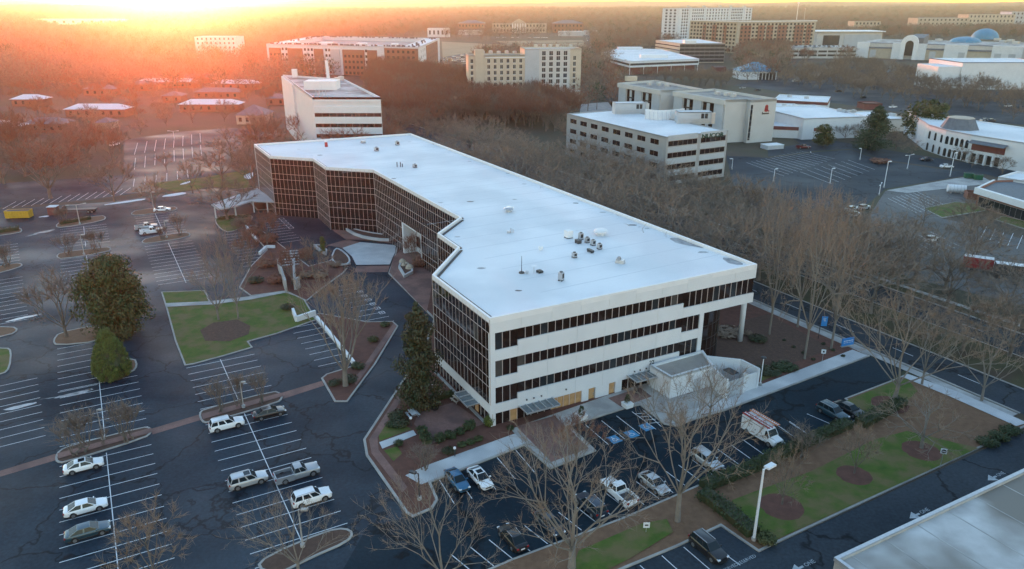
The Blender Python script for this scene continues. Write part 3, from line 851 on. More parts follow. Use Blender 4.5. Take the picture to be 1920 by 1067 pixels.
# soffit, round column and curved glass bay under the overhang
q = MB()
poly = [fr.p(38.5, -.1, 0), fr.p(L - .1, -.1, 0)]
rt = Fr(FP[1], FP[2])
poly = [fr.p(38.6, -.1, 0)[:2], fr.p(L - .05, -.1, 0)[:2], rt.p(rt.L - .3, -.1, 0)[:2], (rt.A + rt.d * (rt.L - .3) - rt.n * 12).to_tuple()]
q.prism(poly, 10.5, 10.75, bottom=True); q.build('soffit', M['white_panel'], office)
q = MB()
cb = G(1387, 640); q.tube((cb[0], cb[1], -.1), (cb[0], cb[1], 10.52), .48, n=20); q.build('column', M['white_panel'], office, smooth=True)
cur = MB(); curm = MB()
C0 = Vector(fr.p(38.85, -4.4, 0)[:2])
pts = []
for k in range(9):
    a = math.radians(90 * k / 8)
    pts.append(C0 + fr.n * (4.35 * math.cos(a)) + fr.d * (6.4 * math.sin(a)))
pts.append(pts[-1] - fr.n * 30)
for k in range(len(pts) - 1):
    a_, b_ = pts[k], pts[k + 1]
    cur.quad((*a_, 0.15), (*b_, .15), (*b_, 10.5), (*a_, 10.5))
    for z in (.1, 3.6, 5.6, 8.0):
        d_ = (b_ - a_).normalized(); nn = Vector((d_.y, -d_.x))
        vs = [(*(a_ + nn * .05), z), (*(b_ + nn * .05), z), (*(b_ + nn * .05), z + .1), (*(a_ + nn * .05), z + .1)]
        curm.add(vs, [(0, 1, 2, 3)])
    curm.tube((*a_, .1), (*a_, 10.5), .05, n=4, cap=False)
cur.build('curved_glass_bay', M['glass'], office, smooth=False)
curm.build('mullions', M['metal_dark'], office, kind='stuff')
q = MB(); q.prism([tuple(p) for p in pts] + [tuple(pts[-1] - fr.d * 30), tuple(pts[0] - fr.d * 6 - fr.n * .6)], -.2, .16); q.build('plinth', M['white_panel'], office)

# --- right elevation (upper floor visible edge) and far end
q = MB(); rt.box(q, 0, rt.L, -.45, 0, 14.87, 17.0); rt.box(q, 0, rt.L, -.45, 0, 10.5, 12.2); rt.box(q, rt.L * .35, rt.L, -.45, 0, -.3, 10.5); q.build('wall', M['white_panel'], office)
q = MB(); rt.box(q, .2, rt.L - .2, -.3, -.2, 12.2, 14.87); q.build('window_band', M['glass'], office)
fe = Fr(FP[2], FP[3])
q = MB(); fe.box(q, 0, fe.L, -.45, 0, -.3, 17.0); q.build('wall', M['white_panel'], office)

# --- glazed zigzag elevation
ROWS = [17.05, 16.55, 14.92, 12.25, 10.65, 7.95, 6.4, 3.65]
LOW = [3.65, 2.1, -.2]
def curtain(A, B, rows, single, skip=None, band=False, cap=True):
    f = Fr(A, B); n = max(1, round(f.L / 1.25)); wd = f.L / n
    mu = MB(); far = MB(); par = office
    for k in range(n):
        for i in range(len(rows) - 1):
            zt, zl = rows[i], rows[i + 1]
            sc = (k + .5) * wd
            if skip and skip(sc, (zt + zl) / 2): continue
            if single:
                pane(office, f, k * wd, (k + 1) * wd, zl, zt, -.045, rng.choice(('glass',) * 9 + ('glass_blue', 'glass_mid')))
            else:
                vs = [f.p(k * wd, -.03 + rng.uniform(-.0015, .0015), zl), f.p((k + 1) * wd, -.03 + rng.uniform(-.0015, .0015), zl), f.p((k + 1) * wd, -.03 + rng.uniform(-.0015, .0015), zt), f.p(k * wd, -.03 + rng.uniform(-.0015, .0015), zt)]
                far.add(vs, [(0, 1, 2), (0, 2, 3)])
    for k in range(n + 1):
        s = k * wd
        zl = rows[-1]
        if skip and (skip(s + .3, 3) and skip(s - .3, 3)): zl = 7.95
        t_ = .07 if k in (0, n) else (.022 if single else .028)
        f.box(mu, max(-.03, s - t_), min(f.L + .03, s + t_), -.04, .012 if k not in (0, n) else .05, zl, rows[0])
    for i, z in enumerate(rows[1:]):
        if skip and z < 7.9:
            for (a_, b_) in ((0, skip.a), (skip.b, f.L)): f.box(mu, a_, b_, -.04, .03, z - .035, z + .035)
        else: f.box(mu, 0, f.L, -.04, .03, z - .035, z + .035)
    if far.v: far.build('curtain_glass', M['glass'], office, kind='stuff')
    mu.build('mullions', M['mullion'], office, kind='stuff')
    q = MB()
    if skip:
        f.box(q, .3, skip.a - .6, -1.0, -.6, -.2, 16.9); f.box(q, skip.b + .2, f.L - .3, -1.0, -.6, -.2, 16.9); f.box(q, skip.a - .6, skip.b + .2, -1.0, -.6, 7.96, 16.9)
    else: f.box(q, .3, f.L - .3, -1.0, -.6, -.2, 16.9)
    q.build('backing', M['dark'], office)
    return f
# near facade: every pane its own; white band and set-back ground floor
f0 = curtain(FP[11], FP[0], ROWS, True)
q = MB(); f0.box(q, -.1, f0.L + .02, -.5, .06, 2.12, 3.6); q.build('white_band', M['white_panel'], office)
q = MB(); f0.box(q, 0, f0.L, -.4, -.32, -.2, 2.1); q.build('ground_floor_glass', M['glass'], office)
q = MB()
for k in range(17): f0.box(q, k * f0.L / 16 - .04, k * f0.L / 16 + .04, -.32, -.22, -.2, 2.1)
q.build('mullions', M['mullion'], office, kind='stuff')
q = MB(); f0.box(q, 0, f0.L - .9, .02, .5, -.2, .2); q.build('sill_kerb', M['concrete'], office)
for s in (13.1, 14.4):
    q = MB(); f0.box(q, s, s + 1.15, -.3, -.24, -.1, 2.02); q.build('door', M['glass_blue'] if s < 14 else M['window_lit'], office)
canopy(f0, 12.0, 16.6, 2.15, 2.0, 3)
ALLR = ROWS + [2.1, -.2]
fA = curtain(FP[10], FP[11], ALLR, True)
curtain(FP[9], FP[10], ALLR, False)
curtain(FP[8], FP[9], ALLR, False)
f78 = Fr(FP[7], FP[8])
pa, pb = None, None
def onface(f, x, y):
    # distance along the facade of a surveyed point
    X, Y = x - 960.0, y - 533.5
    d = Vector((X, FPX * _c - Y * _s)); t = f.A.dot(f.n) / d.dot(f.n)
    return (d * t - f.A).dot(f.d)
pa, pb = onface(f78, 756, 430), onface(f78, 788, 424)
class Skip:
    a = pa; b = pb
    def __call__(self, s, z): return pa < s < pb and z < 7.9
curtain(FP[7], FP[8], ALLR, False, skip=Skip())
q = MB()
f78.box(q, pa - .5, pa + .35, -3.2, .12, -.2, 7.9); f78.box(q, pb - .12, pb + .12, -3.2, .12, -.2, 7.9)
f78.box(q, pa, pb, -3.6, -3.2, 4.2, 6.3); f78.box(q, pa, pb, -3.6, -3.2, -.2, 1.4); f78.box(q, pa + .4, pb - .2, -3.2, .05, 7.7, 7.93)
q.build('portal', M['white_panel'], office)
q = MB(); f78.box(q, pa, pb, -3.7, -3.4, 1.4, 4.2); f78.box(q, pa, pb, -3.7, -3.4, 6.3, 7.8); q.build('portal_glass', M['glass'], office)
curtain(FP[6], FP[7], ALLR, False)
curtain(FP[5], FP[6], ALLR, False)
curtain(FP[4], FP[5], ALLR, False)
curtain(FP[3], FP[4], ALLR, False)

# ---- things on the roof
def on_roof(x, y): return (*G(x, y, ZR), ZR)
def roof_box(label, x, y, s, rz=A0, m='metal', dark=True, group=None, legs=False, name='rooftop_unit'):
    t = thing(name, label, 'rooftop unit', on_roof(x, y), rz, group)
    q = MB(); q.box((0, 0, s[2] / 2 + .18), s); q.build('casing', M[m], t)
    q = MB()
    for a in (-1, 1): q.box((a * s[0] * .35, 0, .1), (.12, s[1] * 1.1, .2))
    q.build('skid', M['metal_dark'], t)
    if dark:
        q = MB(); q.box((-s[0] / 2 - .01, 0, s[2] / 2 + .2), (.05, s[1] * .7, s[2] * .6)); q.build('grille', M['black'], t)
        q = MB(); q.lathe([(min(s[0], s[1]) * .36, 0), (min(s[0], s[1]) * .36, .1)], (0, 0, s[2] + .18), 12); q.build('fan_shroud', M['metal_dark'], t)
    return t
def mushroom(label, x, y, r, h, m='parapet', group=None):
    t = thing('roof_vent', label, 'roof vent', on_roof(x, y), 0, group)
    q = MB(); q.lathe([(r * .6, 0), (r * .55, h * .5)], (0, 0, 0), 14); q.build('base', M[m], t, smooth=False)
    q = MB(); q.lathe([(r, h * .5), (r * 1.05, h * .72), (r * .72, h), (.05, h * 1.04)], (0, 0, 0), 14); q.build('cap', M['old_roof'] if m == 'old' else M[m], t, smooth=False)
    return t
mushroom('large square-shouldered white exhaust hood standing behind the row of small condensers', 1126, 440, 1.3, 1.1)
mushroom('pale domed exhaust fan alone in the middle of the white roof', 954, 397, 1.0, 1.0, 'metal')
mushroom('small white domed vent to the left of the condenser row', 1014, 469, .42, .8)
roof_box('white rooftop box unit just left of the condenser row', 1066, 446, (1.3, 1.2, 1.3), m='parapet', dark=False)
roof_box('tall condenser at the rear end of the row on the roof', 1089, 449, (.75, .75, 1.1))
for i, (x, y) in enumerate(((1101, 455), (1112, 460), (1124, 467))):
    roof_box('small silver condenser in the close row of three on the white roof', x, y, (.72, .72, .85), group='condensers in a row on the white roof')
roof_box('low frame of pipework in front of the condenser row', 1107, 473, (1.6, .5, .35), m='metal_dark', dark=False, name='pipe_frame')
roof_box('low dark blue-grey valve rack beside the tall condenser', 1084, 456, (1.1, .8, .5), m='metal_dark', dark=False, name='pipe_frame')
roof_box('little cube-shaped unit between the white vent and the front edge of the roof', 1077, 483, (.7, .7, .75))
roof_box('tall grey fan unit on skids nearest the front edge of the roof', 1052, 526, (.75, .75, 1.25), rz=A0 + .5)
t = thing('roof_vent', 'grey hooded air intake lying on the roof towards its front right corner', 'roof vent', on_roof(1163, 493), A0 + .6)
q = MB(); q.box((0, 0, .3), (1.6, 1.0, .6), taper=.8); q.build('base', M['metal'], t)
q = MB(); q.box((.3, 0, .8), (.7, 1.1, .5), taper=.5); q.build('hood', M['stain'], t)
t = thing('antenna_mast', 'thin black antenna mast on a weighted foot near the front of the roof', 'antenna', on_roof(978, 512), 0)
q = MB(); q.tube((0, 0, .1), (0, 0, 2.9), .06, .035, n=6); q.build('mast', M['black'], t)
q = MB(); q.lathe([(.5, 0), (.42, .22), (.12, .3)], (0, 0, 0), 10); q.build('foot', M['metal_dark'], t)
t = thing('satellite_dish', 'small satellite dish on a post beside the antenna mast on the roof', 'satellite dish', on_roof(1001, 512), .4)
q = MB(); q.tube((0, 0, 0), (0, 0, 1.1), .05, n=6); q.build('post', M['metal'], t)
q = MB(); q.lathe([(.05, 0), (.35, .06), (.5, .16)], (0, 0, 1.1), 14); q.build('dish', M['sign_white'], t)
roof_box('flat dark roof hatch right of the satellite dish', 1012, 511, (1.0, .8, .18), m='black', dark=False, name='roof_hatch')
mushroom('little grey vent behind the antenna mast', 988, 513, .3, .5, 'metal')
t = thing('plumbing_vent', 'pair of thin pipes with a low box left of the domed fan, mid roof', 'roof vent', on_roof(958, 437), 0)
q = MB(); q.tube((0, 0, 0), (0, 0, 1.0), .1, n=6); q.tube((.4, .3, 0), (.4, .3, .7), .1, n=6); q.build('pipes', M['metal'], t)
q = MB(); q.box((-.4, 0, .2), (.7, .5, .4)); q.build('box', M['metal'], t)
roof_box('dark cube unit with a low plinth on the far part of the roof, nearer one', 706, 283, (1.3, 1.1, .9))
roof_box('dark cube unit beside the far right edge of the roof', 745, 272, (1.2, 1.1, 1.0))
roof_box('low pale unit near the far edge of the roof', 681, 268, (1.5, 1.2, .6), m='metal', dark=False)
t = thing('plumbing_vent', 'trio of slim vent pipes on the far half of the roof', 'roof vent', on_roof(751, 313), 0)
q = MB()
for dx in (-.9, 0, .5): q.tube((dx, 0, 0), (dx, 0, 1.3 if dx < .3 else .9), .13, n=6)
q.build('pipes', M['metal_dark'], t)
roof_box('dark wedge-topped unit right of the slim vent pipes', 778, 314, (1.2, .9, .7))
t = thing('roof_flue', 'red and white roof flue near the far glass facade', 'flue', on_roof(612, 275), 0)
q = MB(); q.lathe([(.5, 0), (.42, 1.4)], (0, 0, 0), 10); q.build('stack', M['red'], t)
q = MB(); q.lathe([(.45, 1.4), (.5, 1.8), (.3, 2.0)], (0, 0, 0), 10); q.build('cap', M['sign_white'], t)

def roof_blob(name, pts, m, seed, dz=.006):
    r = random.Random(seed)
    poly = smooth_loop([G(x, y, ZR) for x, y in pts], 2)
    poly = [(x + r.uniform(-.12, .12), y + r.uniform(-.12, .12)) for x, y in poly]
    b = MB(); b.flat(poly, ZR + dz)
    return b.build(name, m, kind='stuff')
roof_blob('ponded_water', [(1250, 445), (1290, 447), (1322, 460), (1325, 466), (1300, 463), (1268, 456)], M['stain'], 3)
roof_blob('ponded_water', [(1350, 482), (1375, 484), (1394, 493), (1390, 498), (1365, 494)], M['stain'], 4)
for i, (x, y) in enumerate(((1186, 422), (1213, 428), (1318, 473), (972, 545), (965, 374), (902, 503), (882, 378), (858, 444), (826, 380), (738, 335), (953, 325), (983, 345), (1080, 381), (880, 303), (560, 280), (600, 291), (768, 266), (1130, 398))):
    c = G(x, y, ZR); r = random.Random(i)
    d0 = .3 + r.random() * .32
    q = MB(); q.flat([(c[0] + d0 * (1.5 if 1 else 1) * math.cos(k * .52) * (1 + r.uniform(-.2, .2)) , c[1] + d0 * .8 * math.sin(k * .52) * (1 + r.uniform(-.2, .2))) for k in range(12)], ZR + .01)
    q.build('roof_drain', M['stain'] if i % 3 else M['metal_dark'], office)
for i, pts in enumerate(([(545, 284), (565, 283), (592, 292), (580, 294)], [(706, 322), (722, 322), (730, 330), (718, 330)], [(757, 348), (775, 350), (780, 356), (766, 355)], [(800, 369), (812, 372), (818, 379), (806, 377)], [(838, 392), (846, 396), (862, 404), (858, 402)])):
    roof_blob('snow_patch', pts, M['snow'], 50 + i, .012)
# membrane seams
q = MB()
for k in range(1, 24):
    v = k * 6.1
    a = W(21 if 50 < v < 100 else 12, v); e = W(48.6, v)
    d_ = Vector((e[0] - a[0], e[1] - a[1])).normalized(); n_ = Vector((-d_.y, d_.x)) * .06
    q.add([(a[0] - n_.x, a[1] - n_.y, ZR + .005), (e[0] - n_.x, e[1] - n_.y, ZR + .005), (e[0] + n_.x, e[1] + n_.y, ZR + .005), (a[0] + n_.x, a[1] + n_.y, ZR + .005)], [(0, 1, 2, 3)])
q.build('membrane_seams', mat('membrane_seam', (.5, .52, .55), .7), office)
# ------------------------------------------------------------------ trees and planting
def bare_mesh(seed, H=16.0, th=.2, spread=.62, nlimb=7, levels=3, br=3, twigs=7, up=.18, r0=.36, tw=.022, multi=1, ratio=.66, pale=False, first=.40, tl=1.3):
    r = random.Random(seed)
    tr, cr = MB(), MB()
    def rv(): return Vector((r.uniform(-1, 1), r.uniform(-1, 1), r.uniform(-1, 1)))
    def grow(p, d, L, rad, lev):
        mb = tr if lev == 0 else cr
        cr.mi = 0
        n = 2 if lev < 2 else 1
        q = p; dd = d
        mids = []
        for k in range(n):
            dd = (dd + rv() * .16 + Vector((0, 0, up * .5))).normalized()
            e = q + dd * (L / n)
            ra = rad * (1 - .45 * k / n); rb = rad * (1 - .45 * (k + 1) / n)
            mb.tube(q, e, ra, rb, n=6 if rad > .2 else (4 if rad > .07 else 3), cap=False)
            mids.append((q, e)); q = e
        if lev >= levels:
            cr.mi = 1
            for k in range(twigs):
                a, b_ = mids[-1]
                s = a.lerp(b_, r.uniform(.25, 1.0))
                td = (dd + rv() * .95 + Vector((0, 0, up))).normalized()
                ln = tl * r.uniform(.6, 1.35)
                m_ = s + td * ln * .55
                e2 = m_ + (td + rv() * .45 + Vector((0, 0, .15))).normalized() * ln * .5
                sd = td.cross(rv())
                if sd.length < .05: continue
                sd = sd.normalized() * tw
                s2 = td.cross(sd)
                cr.add([tuple(s - sd), tuple(s + sd), tuple(m_ + sd * .6), tuple(m_ - sd * .6), tuple(e2)], [(0, 1, 2, 3), (3, 2, 4)])
                cr.add([tuple(s - s2), tuple(s + s2), tuple(m_)], [(0, 1, 2)])
            return
        ang0 = r.uniform(0, 6.28)
        ax = dd.orthogonal().normalized(); ay = dd.cross(ax)
        for k in range(br):
            t = ang0 + 6.28 * k / br + r.uniform(-.5, .5)
            sp = spread * r.uniform(.65, 1.25)
            nd = (dd + (ax * math.cos(t) + ay * math.sin(t)) * sp + Vector((0, 0, up))).normalized()
            a, b_ = mids[-1]
            st = a.lerp(b_, r.uniform(.45, 1.0)) if k else b_
            grow(st, nd, L * ratio * r.uniform(.8, 1.2), rad * .55, lev + 1)
    for m_ in range(multi):
        base = Vector((r.uniform(-.3, .3), r.uniform(-.3, .3), 0)) if multi > 1 else Vector((0, 0, 0))
        lean = rv() * (.35 if multi > 1 else .05); lean.z = 1
        top = base + lean.normalized() * H * th
        tr.tube(base - Vector((0, 0, .2)), base + Vector((0, 0, .35)), r0 * 1.5, r0 * 1.12, n=8, cap=False)
        tr.tube(base + Vector((0, 0, .35)), top, r0 * 1.12, r0 * .85, n=8, cap=False)
        for k in range(nlimb):
            t = 6.28 * k / nlimb + r.uniform(-.4, .4)
            lf = .0 if k == 0 else r.uniform(.5, 1.25)
            d = Vector((math.cos(t) * spread * lf * 1.5, math.sin(t) * spread * lf * 1.5, 1)).normalized()
            st = base.lerp(top, r.uniform(.72, 1.0)) if k else top
            grow(st, d, H * first * r.uniform(.8, 1.1), r0 * (.62 if k == 0 else .4), 1)
    bk, tg = ('bark_pale', 'twig_pale') if pale is True else (('bark', 'twig') if not pale else ('bark', pale))
    zmax = max(v[2] for v in cr.v); wid = np.percentile([math.hypot(v[0], v[1]) for v in cr.v], 97) * 2
    return tr.mesh('trunk', M[bk]), cr.mesh('crown', [M[bk], M[tg]]), zmax, wid

TREES = {}
def proto(key, **k): TREES[key] = bare_mesh(**k)
proto('oak1', seed=11, H=17, th=.2, spread=.62, nlimb=9, levels=4, br=3, twigs=9, r0=.45, pale=True, tw=.022, up=.1)
proto('oak2', seed=12, H=17, th=.22, spread=.7, nlimb=8, levels=4, br=3, twigs=9, r0=.42, pale=True, tw=.022, up=.05)
proto('vase1', seed=13, H=18, th=.16, spread=.42, nlimb=9, levels=4, br=3, twigs=7, r0=.4, pale=True, up=.2, tw=.024)
proto('tall1', seed=14, H=20, th=.3, spread=.42, nlimb=8, levels=3, br=4, twigs=15, r0=.35, up=.14, tw=.034, tl=1.7, pale=True)
proto('tall2', seed=15, H=20, th=.26, spread=.5, nlimb=9, levels=3, br=4, twigs=15, r0=.33, up=.12, tw=.034, tl=1.7)
proto('street1', seed=24, H=17, th=.24, spread=.8, nlimb=8, levels=4, br=3, twigs=9, r0=.4, up=.03, tw=.026, tl=1.1, pale=True)
proto('street2', seed=25, H=17, th=.28, spread=.9, nlimb=8, levels=4, br=3, twigs=9, r0=.4, up=.02, tw=.026, tl=1.4, pale=True)
proto('mid1', seed=16, H=12, th=.18, spread=.62, nlimb=8, levels=3, br=3, twigs=16, r0=.24, up=.12, tw=.034, tl=1.5)
proto('mid2', seed=17, H=12, th=.2, spread=.58, nlimb=9, levels=3, br=3, twigs=16, r0=.22, up=.16, tw=.034, tl=1.5, pale='twig_red')
proto('mid3', seed=18, H=12, th=.18, spread=.7, nlimb=8, levels=3, br=3, twigs=16, r0=.24, up=.08, tw=.034, tl=1.5, pale='twig_pale')
proto('myrtle1', seed=19, H=5.2, th=.16, spread=.3, nlimb=4, levels=2, br=3, twigs=9, r0=.055, up=.25, multi=4, tw=.014, tl=.8)
proto('myrtle2', seed=20, H=5.2, th=.14, spread=.24, nlimb=4, levels=2, br=3, twigs=9, r0=.05, up=.3, multi=5, tw=.014, tl=.8)
proto('syc', seed=21, H=12, th=.22, spread=.8, nlimb=8, levels=3, br=3, twigs=12, r0=.26, up=.02, tw=.024, pale=True)
proto('light1', seed=22, H=15, th=.2, spread=.55, nlimb=7, levels=4, br=3, twigs=6, r0=.28, up=.14, tw=.02, tl=1.1, pale=True)

def leaf_cloud(mb, r, c, rad, n, size, squash=1.0, flat=.4):
    for _ in range(n):
        d = Vector((r.gauss(0, 1), r.gauss(0, 1), r.gauss(0, 1)))
        if d.length < .01: continue
        d.normalize()
        rr = (r.random() ** flat)
        p = Vector(c) + Vector((d.x * rad * rr, d.y * rad * rr, d.z * rad * squash * rr))
        nn = (d + Vector((r.uniform(-1, 1), r.uniform(-1, 1), r.uniform(-.4, 1.2))) * .8).normalized()
        a = nn.orthogonal().normalized(); a.rotate(Matrix.Rotation(r.uniform(0, 6.28), 3, nn)); b_ = nn.cross(a)
        s = size * r.uniform(.6, 1.35)
        mb.add([tuple(p - a * s), tuple(p - b_ * s * .55), tuple(p + a * s), tuple(p + b_ * s * .55)], [(0, 1, 2, 3)])

def evergreen_mesh(seed, H, Rr, shape, m, clumps=110, leaves=60, size=.22, trunk=.3, z0=.6):
    r = random.Random(seed); cr = MB(); tr = MB()
    tr.tube((0, 0, -.2), (0, 0, H * .85), trunk, trunk * .25, n=7, cap=False)
    for _ in range(clumps):
        t = r.random()
        z = z0 + (H - z0) * t
        if shape == 'cone': R_ = Rr * (1 - t) ** .75 * (1 if t > .06 else .8) + .25
        elif shape == 'egg': R_ = Rr * math.sqrt(max(0.02, 1 - ((t - .42) / .6) ** 2))
        elif shape == 'column': R_ = Rr * (1 - .42 * t) * min(1, (1.05 - t) * 4)
        elif shape == 'spire': R_ = Rr * (1 - t ** 1.6) ** .7 * (.78 + .3 * math.sin(t * 19 + seed)) + .3
        else: R_ = Rr * math.sqrt(max(.02, 1 - (2 * t - 1) ** 2))
        a = r.uniform(0, 6.28); k = r.random() ** .45
        k *= r.uniform(.82, 1.1)
        p = (math.cos(a) * R_ * k, math.sin(a) * R_ * k, z)
        if k > .6 and r.random() < .5: tr.tube((0, 0, max(.3, z - R_ * .3)), p, trunk * .2, .02, n=3, cap=False)
        leaf_cloud(cr, r, p, max(.35, min(Rr * .36, R_ * .6)) * r.uniform(.7, 1.15), leaves, size, .7, .22)
    return tr.mesh('trunk', M['bark']), cr.mesh('crown', M[m]), H, Rr * 2
TREES['magnolia'] = evergreen_mesh(31, 15, 4.1, 'spire', 'leaf_dark', 150, 85, .22, .32)
TREES['liveoak'] = evergreen_mesh(32, 10.5, 5.6, 'egg', 'leaf_olive', 130, 170, .2, .4, .7)
TREES["conifer"] = evergreen_mesh(33, 14, 4.4, "cone", "leaf_conifer", 140, 60, .24, .3)
TREES['cypress'] = evergreen_mesh(34, 4, .55, 'column', 'leaf_bright', 40, 40, .12, .08, .2)
TREES['yellowgreen'] = evergreen_mesh(35, 10, 5, 'egg', 'leaf_olive', 90, 45, .36, .3, 1)

def place_tree(key, x, y, ytop=None, wpx=None, name='bare_tree', label=None, cat='tree', group=None, world=None, H=None, rz=None, z=0.0):
    tr, cr, h0, w0 = TREES[key]
    c = world if world else G(x, y)
    dist = math.hypot(c[0], c[1], CAM_H)
    if H is None: H = max(1.0, top_height(c, ytop))
    sz = H / h0
    sx = sz if wpx is None else (wpx / FPX * dist) / w0
    o = thing(name, label, cat, (c[0], c[1], z), rng.uniform(0, 6.28) if rz is None else rz, group)
    for me in (tr, cr):
        p = bpy.data.objects.new(me.name, me); COL.objects.link(p); p.parent = o
    o.scale = (sx, sx, sz)
    return o

NEAR = [
 ('oak1', 1072, 1066, 790, 330, 'large spreading bare oak with pale mossy trunk at the foot of the front parking lot'),
 ('oak2', 1270, 978, 690, 250, 'large spreading bare oak on the brown bed left of the clipped hedge'),
 ('light1', 830, 1110, 880, 260, 'bare pale-limbed tree at the bottom edge with branches over the dark parking lot'),
 ('light1', 560, 1080, 915, 215, 'bare pale tree in the kerbed island at the end of the second parking row'),
 ('mid3', 292, 1090, 940, 150, 'bare twiggy tree standing over the bottom of the leftmost parking row'),
 ('vase1', 648, 724, 478, 205, 'tall fan-shaped bare tree with pale limbs in the long planted island by the drive'),
 ('mid1', 125, 632, 492, 130, 'dark bare tree in the bed left of the round olive evergreen'),
 ('light1', 410, 600, 470, 140, 'bare tree with dark trunk on the green lawn, left one of the mulch ring'),
 ('light1', 447, 598, 405, 110, 'taller slim bare tree on the green lawn, right one of the mulch ring'),
 ('mid1', 426, 412, 320, 125, 'dark round-headed bare tree on the small green island by the far lot'),
 ('mid1', 215, 378, 285, 95, 'round bare tree on the strip above the far row of stalls'),
 ('mid2', 95, 372, 255, 150, 'wide orange-lit bushy bare tree at the left beyond the yellow skip'),
 ('mid3', 292, 392, 318, 55, 'small bare tree on the narrow island near the white parked car'),
 ('mid1', 361, 362, 292, 45, 'slim bare tree on the verge left of the far end of the office'),
 ('mid1', 418, 340, 262, 105, 'round brown bare tree on the verge left of the glass end wall'),
 ('mid3', 468, 320, 250, 55, 'slim bare tree close to the left end of the glass facade'),
 ('mid1', 8, 345, 255, 90, 'dark bare tree at the left edge of the picture behind the far stalls'),
 ('mid2', 48, 330, 190, 130, 'big dark bare tree at the left edge in front of the brick house roofs'),
 ('mid1', 312, 318, 280, 32, 'small bare tree in the red-brown bed of the far western lot'),
 ('light1', 1675, 757, 520, 265, 'very large twin-topped bare tree at the corner of the lot exit and the boulevard'),
 ('light1', 1728, 722, 560, 130, 'bare tree with dark leaning trunk between the sidewalk and the boulevard'),
 ('light1', 1840, 752, 585, 150, 'slender many-stemmed pale bare tree by the sidewalk at the right edge'),
 ('syc', 1727, 842, 728, 165, 'crooked whitish bare tree in the mulch ring nearest the do-not-enter sign'),
 ('mid3', 1601, 890, 782, 80, 'bare vase-shaped young tree in the middle mulch ring of the lawn'),
 ('mid3', 1466, 948, 825, 92, 'bare young tree in the mulch ring closest to the tall lamp post'),
 ('street1', 1508, 674, 335, 130, 'tall pale-trunked bare tree on the red mulch beside the blue banner'),
 ('street1', 1442, 628, 315, 120, 'tall bare tree with light trunk just right of the white column'),
 ('street1', 1558, 655, 340, 125, 'tall bare tree on the mulch near the low blue sign'),
 ('street1', 1495, 614, 320, 110, 'tall dark bare tree at the sidewalk behind the one with the banner'),
 ('light1', 1330, 782, 668, 150, 'bare tree with a fine twiggy crown in front of the white walled yard'),
 ('mid2', 1080, 866, 770, 110, 'thin reddish bare tree on the brick walk before the front entrance'),
 ('mid2', 502, 462, 388, 85, 'large reddish bare tree between the inner stalls and the left lot, near the cream wall'),
 ('mid2', 548, 535, 452, 75, 'reddish bare tree over the garden stair walls'),
 ('mid3', 590, 520, 440, 70, 'tan bare tree behind the fan-shaped tree by the garden steps'),
 ('mid2', 778, 500, 430, 62, 'dark reddish bare tree beside the angular planter at the glass wall'),
 ('mid2', 470, 505, 425, 70, 'thin reddish bare tree at the edge of the left lot above the lawn path'),
 ('mid1', 1640, 560, 450, 130, 'broad bare tree across the boulevard left of the lot exit'),
]
for key, x, y, yt, wp, lb in NEAR:
    if lb: place_tree(key, x, y, yt, wp, label=lb)
MYR = [(150, 850, 765, 72, 'left of three in the island by the white sedan'), (197, 836, 796, 24, 'thin, middle of three in the island by the white sedan'), (238, 826, 742, 62, 'right of three in the island by the white sedan'),
 (412, 775, 703, 48, 'left of three in the island behind the parked white SUV'), (449, 763, 690, 30, 'thin, middle of three in the island behind the white SUV'), (488, 757, 686, 48, 'right of three in the island behind the parked white SUV'),
 (12, 500, 452, 42, 'in the island at the left edge'), (130, 478, 432, 46, 'left of the pair on the long island crossing the leftmost row'), (180, 471, 424, 38, 'right of the pair on the long island crossing the leftmost row'),
 (336, 442, 392, 34, 'on the island beside the two white pickups'), (305, 448, 420, 20, 'low one on the island in front of the two white pickups'),
 (797, 880, 830, 60, 'by the planting bed at the corner of the patio path'), (118, 420, 384, 26, 'at the hedge end of the far island'), (1500, 860, 790, 70, 'thin one in front of the white service van'), (455, 450, 400, 46, 'reddish one by the strip of stalls below the round green island')]
for i, (x, y, yt, wp, lb) in enumerate(MYR):
    place_tree('myrtle1' if i % 2 else 'myrtle2', x, y, yt, wp, 'crape_myrtle', 'bare ornamental tree ' + lb, group='bare multi-stemmed ornamental trees')
place_tree('magnolia', 790, 762, 566, 84, 'magnolia_tree', 'tall dark conical evergreen beside the glass corner of the office')
place_tree('liveoak', 224, 628, 487, 100, 'evergreen_oak', 'large round olive-green evergreen in the parking lot')
place_tree('conifer', 1637, 282, 198, 62, 'conifer_tree', 'dark broad conifer in front of the low white halls')
place_tree('yellowgreen', 1730, 262, 190, 66, 'evergreen_tree', 'olive-yellow bushy tree behind the conifer')
place_tree('yellowgreen', 1543, 274, 234, 34, 'evergreen_tree', 'small rounded green tree at the road bend by the blank white wall')
place_tree('cypress', 606, 476, 446, 10, 'cypress_tree', 'slim dark green column cypress by the white planter wall', z=.2)

